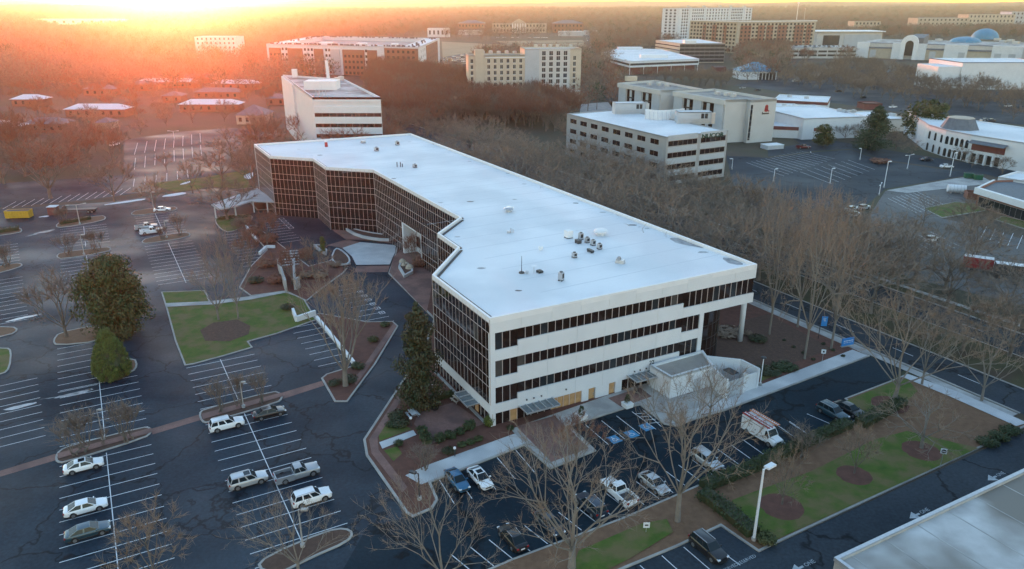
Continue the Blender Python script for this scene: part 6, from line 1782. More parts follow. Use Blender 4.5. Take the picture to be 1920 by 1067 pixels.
b = MB(); b.lathe([(5.1, 4.21), (4.6, 4.5)], (c[0] + 3, c[1] + 9, zt - .5), 8); b.build('lantern_cap', M['stone'], o12)
# building at the right edge
o13 = bld('shop_building', 'low shop with white fascia and grey flat roof at the right edge', None, 'shop')
zt = 5.6
q = [Vector(G(x, y, zt)) for x, y in ((1836, 352), (1990, 398))]
p = [tuple(q[0]), tuple(q[1]), tuple(q[1] + Vector((30, 40))), tuple(Vector(G(1866, 338, zt)))]
block(o13, p, zt, 'brick', 'slate', par_h=.5)
f_ = Fr(q[0], q[1]); b = MB(); f_.box(b, -.3, f_.L, 0, 1.3, 3.9, zt + .15); b.build('fascia', M['parapet'], o13); band(o13, f_, .8, f_.L - 2, .3, 3.0, 'glass_blue', mul=2.0)
f_ = Fr(p[3], p[0]); b = MB(); f_.box(b, 0, f_.L + .3, 0, .6, 3.9, zt + .15); b.build('fascia', M['parapet'], o13)
hall('plain white slab-roofed building behind the shop at the right edge', (1872, 331), (1990, 350), 6.0, 14)
# brick houses in the glow
HS = [(20, 78, 178, 190, 'white-edged roof by the left picture edge'), (155, 212, 160, 168, 'distant short roof in the orange glow'), (121, 232, 196, 208, 'long snow-edged roof right behind the bare lot'), (256, 366, 147, 156, 'long thin roof far back, above the red trees'), (284, 300, 143, 150, 'small far roof with a rounded ridge'), (303, 338, 172, 184, 'short roof in the middle row of the houses'), (336, 446, 187, 202, 'long snow-edged roof nearest the white office block'), (364, 448, 165, 178, 'roof of the middle row beside the white office block'), (396, 482, 150, 160, 'roof of the third row behind the white office block'), (330, 430, 139, 147, 'thin far roof highest up among the houses'), (40, 120, 222, 240, 'grey pitched roof half hidden by the big left trees'), (-30, 30, 228, 244, 'snowy roof cut by the left picture edge'), (240, 290, 152, 162, 'small roof between the two long ones'), (498, 535, 176, 200, 'brick gable with white-framed window left of the white office block')]
for i, (x0, x1, yt, yb, lb) in enumerate(HS):
    o, p, z = far_box('brick_house', 'low brick house row, ' + lb, x0, x1, yt, yb + 14, 'brick', 'snow' if i in (2, 6, 0, 3, 8, 11) else 'slate', 10, z=6.5, hip=2.4, rows=1, nwin=max(2, int((x1 - x0) / 14)), wd=1.4, cat='house')
o, p, z = far_box('house', 'house with a broad grey hipped roof beyond the far lot', 442, 496, 198, 240, 'stone', 'slate', 14, hip=4.5, rows=1, nwin=4, wd=1.5, z=9)
far_box('house', 'small low white-fronted lodge between the houses and the far lot', 178, 206, 222, 236, 'stone', 'slate', 8, hip=2, z=5)

# roof at the bottom right
o14 = bld('flat_roof_building', 'building with a large weathered flat roof and bright metal edge, bottom right corner', None, 'building')
zt = 7.0
A = Vector(G(1566, 1046, zt)); B = Vector(G(1920, 880, zt)); d_ = (B - A).normalized(); n_ = Vector((d_.y, -d_.x))
p = [tuple(A), tuple(A + d_ * 70), tuple(A + d_ * 70 + n_ * 40), tuple(A + n_ * 40)]
block(o14, p, zt, 'concrete', 'old_roof', par_h=.28)
b = MB(); pp = ccw(p); b.ring(offset(pp, -.08), offset(pp, .3), zt - .35, zt + .06); b.build('metal_edge', M['metal'], o14)
b = MB()
for k in range(14): a = A + d_ * (5 * k + 2); c = a + n_ * 40; b.beam((*(a + n_ * .4), zt - .27), (*c, zt - .27), .12, .03)
b.build('membrane_seams', M['concrete'], o14)

# walled yard and low annexe in front of the office
o = bld('annexe', 'low white annexe with a dark gravel roof in front of the office', None, 'annexe')
zt = 3.9
pa_ = [G(1218, 682, zt), G(1256, 706, zt), G(1330, 682, zt), G(1300, 655, zt)]
pa_ = [G(1219, 684, zt), G(1259, 707, zt), G(1338, 684, zt), G(1318, 656, zt)]
block(o, pa_, zt, 'white_panel', 'gravel', par_h=.3)
f_ = Fr(pa_[1], pa_[2]); b = MB(); f_.box(b, f_.L * .55, f_.L * .72, 0, .08, -.2, 2.3); b.build('door', M['grey_panel'], o)
o = bld('walled_yard', 'open white-walled service yard with gate beside the low annexe', None, 'yard')
zt = 3.5
q = [Vector(G(x, y, zt)) for x, y in ((1338, 687), (1392, 676), (1423, 692), (1355, 716))]
q = [Vector(pa_[2]) + (Vector(pa_[3]) - Vector(pa_[2])) * .75, Vector(G(1390, 674, zt)), Vector(G(1424, 691, zt)), Vector(G(1362, 711, zt)), Vector(pa_[2])]
for i in range(4):
    if i == 2:
        f_ = Fr(q[3], q[2]); b = MB(); f_.box(b, 0, .4, -.2, .2, -.2, zt); f_.box(b, f_.L * .52, f_.L * .6, -.2, .2, -.2, zt); f_.box(b, f_.L - .4, f_.L, -.2, .2, -.2, zt); b.build('gate_pier', M['white_panel'], o)
        b = MB(); f_.box(b, .4, f_.L * .52, -.06, .06, .1, zt - .6); b.build('gate_leaf', M['grey_panel'], o); b = MB(); f_.box(b, f_.L * .6, f_.L - .4, -.06, .06, .1, zt - .5); b.build('gate_leaf', M['white_panel'], o)
        continue
    b = MB(); b.beam((*q[i], zt / 2 - .1), (*q[i + 1], zt / 2 - .1), .3, zt + .2); b.build('wall', M['white_panel'], o)
b = MB(); b.flat(q, .17); b.build('floor', M['concrete_light'], o)
c = (q[0] + q[2]) / 2
t = thing('skip_bin', 'grey waste bin standing inside the white-walled yard', 'bin', (*c, .17), A0)
b = MB(); b.box((0, 0, .8), (2.0, 1.4, 1.5), taper=1.1); b.build('body', M['grey_panel'], t); b = MB(); b.box((0, 0, 1.65), (2.1, 1.5, .1)); b.build('lid', M['metal_dark'], t)

# covered walkway and entrance canopy at the far glass wall
o = bld('covered_walkway', 'flat pale walkway roof running left from the far glass wall', None, 'walkway')
zt = 3.6
q = [G(x, y, zt) for x, y in ((396, 383), (482, 352), (516, 378), (470, 377), (440, 387), (410, 392))]
b = MB(); b.prism(ccw(q), zt - .35, zt, bottom=True); b.build('roof', M['concrete_light'], o)
for x, y in ((402, 386), (440, 385), (500, 376), (474, 376)): c = G(x, y, zt); b = MB(); b.tube((*c, 0), (*c, zt - .35), .2, n=8); b.build('post', M['white_panel'], o)
o = bld('entrance_canopy', 'small white pitched canopy on posts at the inner corner of the glass wall', None, 'canopy')
zt = 3.4
q = [Vector(G(x, y, zt)) for x, y in ((582, 378), (604, 371), (612, 384), (596, 388))]
m_ = sum(q, Vector((0, 0))) / 4
b = MB(); b.add([(*p, zt) for p in q] + [(*m_, zt + 1.0)] + [(*p, zt - .25) for p in q], [(0, 1, 4), (1, 2, 4), (2, 3, 4), (3, 0, 4), (5, 6, 1, 0), (6, 7, 2, 1), (7, 8, 3, 2), (8, 5, 0, 3), (8, 7, 6, 5)]); b.build('roof', M['parapet'], o)
for p in q: b = MB(); p2 = p.lerp(m_, .12); b.tube((*p2, 0), (*p2, zt - .25), .16, n=8); b.build('post', M['white_panel'], o)

# planters, stairs and garden walls
def planter(label, pts, h=.75, wd=.45, fill='mulch', smooth=1, z=.1):
    o = bld('planter', label, None, 'planter'); p = [G(*q_) for q_ in pts]
    if smooth: p = smooth_loop(p, smooth)
    p = ccw(p); b = MB(); b.ring(p, offset(p, wd), z, z + h); b.build('wall', M['concrete_light'], o); b = MB(); b.flat(offset(p, wd * .9), z + h - .15); b.build('soil', M[fill], o)
    return o
planter('long white-walled planter below the portal', [(645, 432), (652, 430), (690, 440), (735, 446), (740, 451), (735, 454), (705, 453), (670, 446)])
planter('angular white planter with rocks right of the drop-off pad', [(747, 505), (752, 493), (760, 496), (774, 505), (775, 514), (758, 523)], smooth=0)
planter('curved white planter left of the drop-off pad', [(628, 468), (640, 471), (655, 484), (658, 494), (650, 500), (630, 499), (620, 488)], h=.5, wd=.35)
planter('short white planter wall under the cypress', [(588, 464), (600, 464), (614, 473), (612, 480), (600, 474)], smooth=0)
def gwall(label, pts, h, wd=.4, m='concrete', z=0.0):
    o = bld('garden_wall', label, None, 'wall')
    for a, c in zip(pts, pts[1:]):
        b = MB(); A_, C__ = G(*a), G(*c); b.beam((*A_, z + h / 2), (*C__, z + h / 2), wd, h); b.build('wall_section', M[m], o)
    return o
gwall('tall concrete retaining wall on the left of the garden stairs', [(523, 504), (537, 547)], 2.6, .5)
gwall('tall concrete retaining wall on the right of the garden stairs', [(552, 505), (554, 545), (562, 540)], 2.6, .5)
gwall('low white wall along the stalls on the long island', [(594, 598), (664, 684)], .7, .5, 'parapet')
gwall('pale slab wall at the corner of the lawn and the stalls', [(550, 588), (556, 604), (592, 592)], 1.2, .5, 'parapet')
gwall('pale low wall left of the reddish shrubs', [(462, 426), (484, 455)], .6, .5, 'parapet')
gwall('white rim wall at the head of the garden stairs', [(487, 478), (500, 466), (516, 466)], .8, .5, 'parapet')
t = bld('stairs', 'flight of pale steps between the concrete walls in the garden', None, 'stairs')
A = Vector(G(545, 500)); B = Vector(G(545, 474)); d_ = (B - A).normalized(); n_ = Vector((-d_.y, d_.x))
for k in range(6):
    c = A + d_ * (k * 1.75 + .6); b = MB(); b.box((c.x, c.y, .3 + .12 * k), (4.0, .8, .1), math.atan2(n_.y, n_.x)); b.build('step', M['concrete'], t)  # treads spaced apart so dark mulch stands in for shadow between them
for i, (x, y, s) in enumerate(((755, 497, .9), (768, 508, 1.0), (757, 503, .6), (763, 500, .5))):
    b = MB(); b.lathe([(s, 0), (s * .9, s * .5), (s * .4, s * .9), (.1, s)], (0, 0, 0), 7); o = b.build('boulder', M['stone'], loc=(*G(x, y), .7)); o['label'] = ('pale boulder at the upper tip of the angular planter', 'largest pale boulder in the angular planter', 'small boulder in the middle of the angular planter', 'small boulder on the right side of the angular planter')[i]; o['category'] = 'boulder'
# ------------------------------------------------------------------ vehicles
def loft(mb, stations, prof):
    """stations: (x, halfwidth, ztop); prof: function -> list of (y, z) half section from the sill up to the middle"""
    rows = []
    for st in stations:
        half = prof(*st)
        full = [(-y, z) for y, z in half] + [(y, z) for y, z in half[::-1]]
        rows.append([(st[0], y, z) for y, z in full])
    n = len(rows[0]); vs = [p for r in rows for p in r]
    fs = []
    for i in range(len(rows) - 1):
        for j in range(n - 1):
            fs.append((i * n + j, i * n + j + 1, (i + 1) * n + j + 1, (i + 1) * n + j))
        fs.append((i * n + n - 1, i * n, (i + 1) * n, (i + 1) * n + n - 1))
    fs.append(tuple(range(n - 1, -1, -1))); fs.append(tuple((len(rows) - 1) * n + j for j in range(n)))
    mb.add(vs, fs)

CT = {
 'sedan': dict(L=4.75, st=[(2.37, .55, .56), (2.28, .76, .68), (1.95, .86, .78), (1.4, .9, .86), (.9, .91, .93), (0, .92, .95), (-1.0, .92, .97), (-1.7, .9, 1.0), (-2.15, .85, .98), (-2.32, .74, .86), (-2.38, .62, .6)],
   cab=dict(base=(1.2, -2.0), top=(.3, -.95), zb=.95, zt=1.47, wb=.86, wt=.62), wheels=(1.4, -1.38), r=.33),
 'suv': dict(L=4.85, st=[(2.42, .6, .7), (2.34, .8, .86), (2.0, .9, .96), (1.4, .93, 1.02), (.95, .94, 1.08), (0, .95, 1.1), (-1.2, .95, 1.12), (-2.0, .93, 1.12), (-2.32, .86, 1.05), (-2.42, .76, .75)],
   cab=dict(base=(1.1, -2.28), top=(.4, -1.95), zb=1.08, zt=1.72, wb=.87, wt=.68), wheels=(1.45, -1.45), r=.37),
 'pickup': dict(L=5.7, st=[(2.85, .7, .8), (2.76, .88, .98), (2.3, .96, 1.06), (1.6, .98, 1.1), (1.15, .98, 1.14), (0, .98, 1.16), (-.55, .98, 1.16)],
   cab=dict(base=(1.25, -.5), top=(.6, -.35), zb=1.12, zt=1.82, wb=.9, wt=.72), wheels=(1.85, -1.75), r=.4),
}
PROTO = {}
WHEEL = {}
def wheel_meshes(r):
    if r in WHEEL: return WHEEL[r]
    b = MB(); b.tube((0, -.12, 0), (0, .12, 0), r, n=16); tm = b.mesh('tyre', M['rubber'])
    b = MB(); b.tube((0, -.135, 0), (0, .135, 0), r * .66, n=12)
    for k in range(5):
        a = k * 1.2566
        for s in (-1, 1): b.box((math.cos(a) * r * .33, s * .14, math.sin(a) * r * .33), (.07, .02, .07))
    rm = b.mesh('rim', M['rim']); WHEEL[r] = (tm, rm); return WHEEL[r]

def link(name, me, par, loc=(0, 0, 0)):
    o = bpy.data.objects.new(name, me); COL.objects.link(o); o.parent = par; o.location = loc; return o

def car_parts(kind, colour, rack=False, sunroof=False):
    key = (kind, colour, rack, sunroof)
    if key in PROTO: return PROTO[key]
    T = CT[kind]; P = []
    pm = M['car_' + colour]
    def prof(x, w, zt):
        return [(w * .86, .24), (w * .97, .34), (w, zt * .62), (w * .97, zt * .86), (w * .88, zt * .975), (w * .6, zt * 1.0)]
    b = MB(); loft(b, T['st'], prof)
    c = T['cab']; (bx0, bx1), (tx0, tx1) = c['base'], c['top']; zb, zt, wb, wt = c['zb'] - .04, c['zt'], c['wb'], c['wt']
    B_ = [(bx0, -wb * .93, zb), (bx0, wb * .93, zb), (bx1, wb * .95, zb), (bx1, -wb * .95, zb)]
    Tp = [(tx0, -wt, zt - .05), (tx0, wt, zt - .05), (tx1, wt, zt - .06), (tx1, -wt, zt - .06)]
    xm = (tx0 + tx1) / 2
    R_ = [(tx0 - .15, 0, zt), (tx1 + .15, 0, zt - .01)]
    b.add(B_ + Tp, [(0, 1, 5, 4), (1, 2, 6, 5), (2, 3, 7, 6), (3, 0, 4, 7)])
    b.add(Tp + R_, [(0, 1, 4), (1, 2, 5, 4), (2, 3, 5), (3, 0, 4, 5)])
    if kind == 'pickup':
        x0, x1 = -.57, -2.82
        for s in (-1, 1): b.box(((x0 + x1) / 2, s * .92, .72), (x0 - x1, .13, .88))
        b.box((x1 + .05, 0, .74), (.1, 1.94, .84)); b.box(((x0 + x1) / 2, 0, .5), (x0 - x1, 1.75, .3)); b.box((x1 - .06, 0, .48), (.16, 1.9, .2))
    me = b.mesh('body', pm, smooth=False)
    if hasattr(me, 'shade_auto_smooth'): pass
    bmx = bmesh.new(); bmx.from_mesh(me); bmesh.ops.recalc_face_normals(bmx, faces=bmx.faces)
    for f in bmx.faces: f.smooth = True
    for e in bmx.edges:
        if len(e.link_faces) == 2 and e.calc_face_angle(0) > math.radians(38): e.smooth = False
    bmx.to_mesh(me); bmx.free()
    P.append(('body', me, (0, 0, 0), []))
    def g(name, a, b1, c1, d1, ins=.08, m='car_glass', out=.012):
        q = [Vector(v) for v in (a, b1, c1, d1)]; ce = sum(q, Vector()) / 4; nrm = (q[1] - q[0]).cross(q[3] - q[0]).normalized()
        if nrm.dot(ce - Vector((xm, 0, zb))) < 0: nrm = -nrm
        q = [ce + (v - ce) * (1 - ins) + nrm * out for v in q]
        mb = MB(); mb.add([tuple(v) for v in q] + [tuple(v - nrm * .03) for v in q], [(0, 1, 2, 3), (0, 4, 5, 1), (1, 5, 6, 2), (2, 6, 7, 3), (3, 7, 4, 0)])
        P.append((name, mb.mesh(name, M[m]), (0, 0, 0), []))
    g('windscreen', B_[0], B_[1], Tp[1], Tp[0], .09)
    g('rear_window', B_[2], B_[3], Tp[3], Tp[2], .13)
    for s in (0, 1):
        i0, i1 = (1, 2) if s else (3, 0)
        a, b1, c1, d1 = (Vector(B_[1]), Vector(B_[2]), Vector(Tp[2]), Vector(Tp[1])) if s else (Vector(B_[0]), Vector(B_[3]), Vector(Tp[3]), Vector(Tp[0]))
        n = 2 if kind != 'suv' else 3
        for k in range(n):
            t0, t1 = k / n + .01, (k + 1) / n - .01
            g('side_window', a.lerp(b1, t0), a.lerp(b1, t1), d1.lerp(c1, t1), d1.lerp(c1, t0), .12)
    st = T['st']
    for s in (-1, 1):
        mb = MB(); mb.box((st[1][0] - .1, s * st[1][1] * .8, st[1][2] - .06), (.34, .34, .14)); P.append(('headlight', mb.mesh('headlight', M['headlamp']), (0, 0, 0), []))
        e = st[-2] if kind != 'pickup' else (-2.86, .9, 1.0); mb = MB(); mb.box((e[0] - .02, s * e[1] * .86, e[2] - .1), (.14, .26, .18)); P.append(('taillight', mb.mesh('taillight', M['taillamp']), (0, 0, 0), []))
        mb = MB(); mb.box((bx0 - .25, s * (wb + .12), zb + .08), (.12, .24, .14)); P.append(('wing_mirror', mb.mesh('wing_mirror', pm), (0, 0, 0), []))
    mb = MB(); mb.box((st[0][0] - .03, 0, .48), (.12, st[0][1] * 1.5, .2)); P.append(('grille', mb.mesh('grille', M['black']), (0, 0, 0), []))
    mb = MB(); xe = -T['L'] / 2
    mb.box((xe + .0, 0, .62), (.06, .5, .13)); P.append(('number_plate', mb.mesh('number_plate', M['sign_white']), (0, 0, 0), []))
    if kind == 'suv' or rack:
        mb = MB()
        for s in (-1, 1): mb.box(((tx0 + tx1) / 2, s * wt * .92, zt + .02), ((tx0 - tx1) * .92, .05, .05))
        P.append(('roof_rail', mb.mesh('roof_rail', M['metal']), (0, 0, 0), []))
    if sunroof:
        mb = MB(); mb.box((tx0 - .45, 0, zt - .012), (.75, wt * 1.3, .03)); P.append(('sunroof', mb.mesh('sunroof', M['car_glass']), (0, 0, 0), []))
    if kind == 'pickup':
        mb = MB(); mb.box((-1.7, 0, .66), (2.15, 1.7, .03)); P.append(('bed_liner', mb.mesh('bed_liner', M['metal_dark']), (0, 0, 0), []))
    mb = MB(); mb.box((0, 0, .2), (T['L'] * .86, st[4][1] * 1.7, .2)); P.append(('shade_block', mb.mesh('shade_block', M['black']), (0, 0, 0), []))  # black box added under the car to block light and darken the ground
    tm, rm = wheel_meshes(T['r'])
    mb = MB(); wdt = st[4][1]
    for x in T['wheels']:
        for s in (-1, 1): mb.tube((x, s * (wdt - .06), T['r'] + .02), (x, s * (wdt + .004), T['r'] + .02), T['r'] + .07, n=14)
    P.append(('wheel_arch', mb.mesh('wheel_arch', M['black']), (0, 0, 0), []))
    for x in T['wheels']:
        for s in (-1, 1): P.append(('wheel', None, (x, s * (wdt - .1), T['r']), [('tyre', tm), ('rim', rm)]))
    PROTO[key] = P
    return P

def car(kind, colour, x, y, rz, label, group=None, rack=False, sunroof=False, world=None, z=.0):
    c = world or G(x, y, .5)
    names = dict(sedan='parked_car', suv='parked_suv', pickup='pickup_truck')
    o = thing(names[kind], label, 'car' if kind != 'pickup' else 'pickup truck', (c[0], c[1], z), rz, group)
    for nm, me, loc, ch in car_parts(kind, colour, rack, sunroof):
        if me is None:
            p = bpy.data.objects.new(nm, None); COL.objects.link(p); p.parent = o; p.location = loc; p.empty_display_size = .2
            for n2, m2 in ch: link(n2, m2, p)
        else: link(nm, me, o, loc)
    return o
AU = A0 - math.pi / 2            # along the stalls of the left lot
AD = A0 + math.pi
CARS = [('sedan', 'white', 157, 873, AU, 'white sedan with sunroof parked against the left planted island', False, True), ('sedan', 'white', 161, 951, AU, 'white sedan parked just above the dark teal one in the left lot', False, False), ('sedan', 'teal', 165, 996, AU, 'dark teal sedan lowest in the left row', False, False),
 ('suv', 'white', 425, 796, AU, 'white SUV beside the second planted island', False, False), ('sedan', 'black', 505, 774, AU, 'black sedan nose to tail with the white SUV at the second island', True, False), ('suv', 'silver', 465, 901, AU, 'silver SUV with glass roof beside the grey pickup', True, True),
 ('pickup', 'grey', 557, 888, AU, 'grey pickup truck with empty bed in the second parking row', False, False), ('suv', 'white', 584, 933, AU, 'white SUV below the grey pickup in the second row', False, False),
 ('sedan', 'blue', 857, 900, AD, 'blue sedan by the concrete walk at the corner of the front lot', False, False), ('sedan', 'white', 900, 896, AD, 'white sedan with dark sunroof next to the blue sedan', False, True),
 ('sedan', 'black', 961, 1008, A0, 'black sedan with its tail to the lower kerb, first from the bottom left', True, False), ('sedan', 'navy', 1030, 981, AD, 'dark navy sedan in the lower row beside the black sedan', False, False), ('suv', 'navy', 1108, 948, A0, 'dark blue SUV half hidden by the branches of the big oak', False, False),
 ('pickup', 'white', 1160, 923, A0, 'white pickup truck with its bed towards the lower kerb', False, False), ('sedan', 'silver', 1226, 906, AD, 'silver sedan beside the white pickup in the lower row', False, False), ('suv', 'silver', 1325, 864, AD, 'pale silver SUV with roof rails left of the service van', True, False),
 ('suv', 'teal', 1561, 774, AD, 'teal SUV at the upper end of the lower row', True, False), ('sedan', 'black', 1592, 768, AD, 'dark sedan between the teal SUV and the grass', False, False), ('suv', 'black', 1328, 1028, AD, 'black SUV alone in the small lot at the bottom', True, False),
 ('pickup', 'white', 284, 434, AU, 'white pickup truck nearer of two on the far side of the left lot', True, False), ('pickup', 'silver', 274, 426, AU, 'pale pickup truck farther of two on the far side of the left lot', True, False), ('sedan', 'white', 304, 393, AU - .2, 'white car standing on the narrow far island', False, False), ('suv', 'white', 215, 271, AU + .9, 'white vehicle alone in the orange glow of the western lot', False, False),
 ('pickup', 'darkred', 1506, 276, AU - .4, 'dark red pickup truck by the eastern road', False, False), ('suv', 'teal', 1478, 247, AU - .2, 'dark teal SUV by the shrubs beside the pale concrete block', True, False), ('sedan', 'black', 1737, 299, AU - .3, 'black car in the road before the arched white building', False, False), ('sedan', 'white', 1775, 312, AU - .5, 'white car at the road fork below the arched white building', False, False)]
for k, cl, x, y, rz, lb, rk, sr in CARS: car(k, cl, x, y, rz, lb, None, rk, sr)

# service van with ladders
c = G(1429, 812, .8)
van = thing('service_van', 'white utility body service van with ladders on its roof in the front lot', 'van', (c[0], c[1], .0), AD)
b = MB(); b.box((-.95, 0, 1.55), (4.1, 2.1, 2.2)); o = b.build('utility_body', M['car_white'], van)
b = MB()
for s in (-1, 1):
    for x0, x1, z0, z1 in ((-2.9, -2.3, .7, 2.3), (-2.2, -1.0, 1.5, 2.3), (-.9, .2, .7, 2.3), (.3, 1.0, .7, 2.3)):
        b.box(((x0 + x1) / 2, s * 1.052, (z0 + z1) / 2), (x1 - x0, .02, z1 - z0))
b.build('locker_door', M['sign_white'], van)
b = MB()
for s in (-1, 1):
    b.box((-1.0, s * 1.07, 2.35), (3.9, .03, .05))
    for x in (-2.6, -1.5, -.4, .7): b.box((x, s * 1.07, 1.5), (.16, .03, .1))
    for i in range(4): b.box((-1.6 + i * .18, s * 1.068, 1.95), (.12, .02, .12))
b.build('latch', M['black'], van)
def pv(x, w, zt): return [(w * .9, .4), (w, .6), (w, zt * .7), (w * .95, zt * .92), (w * .8, zt), (w * .4, zt)]
b = MB(); loft(b, [(3.05, .8, 1.0), (2.95, .92, 1.15), (2.2, .98, 1.3), (1.95, .98, 1.42), (1.12, .98, 1.45)], pv)
Bq = [(2.05, -.92, 1.38), (2.05, .92, 1.38), (1.12, .97, 1.38), (1.12, -.97, 1.38)]; Tq = [(1.5, -.8, 2.25), (1.5, .8, 2.25), (1.12, .85, 2.32), (1.12, -.85, 2.32)]
b.add(Bq + Tq, [(0, 1, 5, 4), (1, 2, 6, 5), (2, 3, 7, 6), (3, 0, 4, 7), (4, 5, 6, 7)]); b.build('cab', M['car_white'], van)
b = MB(); q = [Vector(v) for v in (Bq[0], Bq[1], Tq[1], Tq[0])]; ce = sum(q, Vector()) / 4; b.add([tuple(ce + (v - ce) * .88 + Vector((.02, 0, .012))) for v in q], [(0, 1, 2, 3)]); b.build('windscreen', M['car_glass'], van)
for s in (-1, 1):
    b = MB(); q = [Vector((2.0, s * .93, 1.42)), Vector((1.25, s * .97, 1.42)), Vector((1.25, s * .87, 2.15)), Vector((1.5, s * .83, 2.15))]; b.add([tuple(v + Vector((0, s * .015, 0))) for v in q], [(0, 1, 2, 3)]); b.build('side_window', M['car_glass'], van)
    b = MB(); b.box((1.95, s * 1.1, 1.5), (.1, .22, .3)); b.build('wing_mirror', M['black'], van)
    b = MB(); b.box((2.98, s * .68, .98), (.16, .3, .2)); b.build('headlight', M['headlamp'], van)
b = MB(); b.box((3.04, 0, .85), (.08, .9, .3)); b.box((3.05, 0, .55), (.14, 1.7, .22)); b.build('bumper', M['metal_dark'], van)
b = MB(); b.box((.2, 0, .5), (5.4, 1.5, .25)); b.build('chassis', M['black'], van)
tm, rm = wheel_meshes(.4)
for x in (2.1, -1.9):
    for s in (-1, 1):
        p = bpy.data.objects.new('wheel', None); COL.objects.link(p); p.parent = van; p.location = (x, s * .93, .4); link('tyre', tm, p); link('rim', rm, p)
b = MB()
for s in (-1, 1):
    b.box((-.6, s * .98, 2.78), (4.8, .07, .07))
    for x in (-2.8, -1.4, 0, 1.6): b.box((x, s * .98, 2.7), (.07, .07, .2))
for x in (-2.8, -1.4, 0, 1.6): b.box((x, 0, 2.8), (.06, 2.0, .06))
b.build('ladder_rack', M['red'], van)
for i, (s, lb, m) in enumerate(((-.72, 'white and red ladder lying on the near side of the van roof', 'red'), (.72, 'orange ladder lying on the far side of the van roof', 'orange'))):
    t = thing('ladder', lb, 'ladder', (c[0], c[1], 2.84), AD)
    b = MB()
    for e in (-.25, .25): b.box((-.5, s + e, .06), (5.0, .14, .12))
    b.build('rail', M[m], t); b = MB()
    for k in range(15): b.box((-2.8 + k * .33, s, .07), (.12, .42, .05))
    b.build('rungs', M['sign_white'], t)

# trucks at the right
def box_truck(label, x, y, rz, m, roof, L_=6.0, cab='white'):
    c = G(x, y); t = thing('box_truck', label, 'truck', (*c, 0), rz)
    b = MB(); b.box((-.8, 0, 2.0), (L_, 2.3, 2.5)); b.build('box', M[m], t); b = MB(); b.box((-.8, 0, 3.28), (L_ - .1, 2.2, .06)); b.build('roof', M[roof], t)
    x0 = L_ / 2 - .8
    b = MB(); loft(b, [(x0 + 2.0, .9, 1.1), (x0 + 1.9, 1.0, 1.3), (x0 + 1.3, 1.02, 1.4), (x0 + .05, 1.02, 1.5)], pv)
    b.add([(x0 + 1.35, -1.0, 1.4), (x0 + 1.35, 1.0, 1.4), (x0 + .05, 1.0, 1.4), (x0 + .05, -1.0, 1.4), (x0 + .85, -.9, 2.4), (x0 + .85, .9, 2.4), (x0 + .05, .9, 2.45), (x0 + .05, -.9, 2.45)], [(0, 1, 5, 4), (1, 2, 6, 5), (3, 0, 4, 7), (4, 5, 6, 7), (2, 3, 7, 6)]); b.build('cab', M['car_' + cab], t)
    b = MB(); b.add([(x0 + 1.32, -.88, 1.5), (x0 + 1.32, .88, 1.5), (x0 + .92, .8, 2.32), (x0 + .92, -.8, 2.32)], [(0, 1, 2, 3)]); b.build('windscreen', M['car_glass'], t)
    tm, rm = wheel_meshes(.45)
    for wx in (x0 + 1.2, -L_ / 2 + .6):
        for s in (-1, 1): p = bpy.data.objects.new('wheel', None); COL.objects.link(p); p.parent = t; p.location = (wx, s * .98, .45); link('tyre', tm, p); link('rim', rm, p)
    return t
box_truck('red box truck with a white roof among the trees at the right', 1838, 508, math.radians(-30), 'red', 'parapet')
box_truck('dark box truck with a pale roof behind the red truck at the right edge', 1900, 522, math.radians(-24), 'metal_dark', 'parapet', 6.4, 'silver')
c = G(1792, 362)
t = thing('storage_tank', 'white wrapped cylinder tank lying by the shop at the right', 'tank', (*c, 0), math.radians(-18))
b = MB(); b.tube((-2.6, 0, 1.5), (2.6, 0, 1.5), 1.25, n=16); b.build('shell', M['parapet'], t, smooth=False)
b = MB()
for x in (-1.6, 1.6): b.box((x, 0, .3), (.5, 1.8, .6))
for x in (-2.0, -1, 0, 1, 2.0): b.tube((x - .04, 0, 1.5), (x + .04, 0, 1.5), 1.28, n=16)
b.build('saddle', M['metal'], t)
t = thing('enclosure', 'brown fenced bin enclosure between the tank and the shop', 'enclosure', (*G(1822, 372), 0), math.radians(-16))
b = MB()
for s in (-1, 1): b.box((0, s * 2.0, 1.1), (3.6, .2, 2.2)); 
b.box((-1.8, 0, 1.1), (.2, 4.0, 2.2)); b.build('wall', M['brick'], t)
b = MB(); b.box((1.75, 0, 1.0), (.1, 3.6, 1.8)); b.build('gate', M['wood'], t)

def skip(name, label, cat, x, y, rz, s, m, words=None, loc=None):
    c = G(x, y); t = thing(name, label, cat, (*c, 0.02), rz)
    L_, w_, h_ = s
    b = MB(); b.box((0, 0, h_ / 2 + .15), (L_, w_, h_), taper=1.0)
    o = b.build('body', M[m], t)
    b = MB()
    for k in range(int(L_ / .8) + 1):
        for q in (-1, 1): b.box((-L_ / 2 + k * .8 + .05, q * (w_ / 2 + .05), h_ / 2 + .15), (.1, .1, h_))
    for q in (-1, 1): b.box((0, q * (w_ / 2 + .05), h_ + .15), (L_ + .1, .14, .12))
    for q in (-1, 1): b.box((q * (L_ / 2 + .03), 0, h_ + .15), (.14, w_, .12))
    b.build('rib', M[m], t)
    b = MB(); b.box((0, 0, h_ + .16), (L_ - .3, w_ - .3, .02)); b.build('load', M['dark'], t)
    return t
skip('roll_off_skip', 'yellow roll-off skip standing at the far left of the lot', 'skip', 37, 408, AU - .42, (6.5, 2.4, 2.0), 'yellow')
t = thing('portable_shed', 'small red-brown shed with a white roof right of the yellow skip', 'shed', (*G(102, 402), 0), AU - .4)
b = MB(); b.box((0, 0, 1.2), (2.4, 2.2, 2.4)); b.build('wall', M['red_band'], t); b = MB(); b.box((0, 0, 2.46), (2.6, 2.4, .14)); b.build('roof', M['snow'], t)
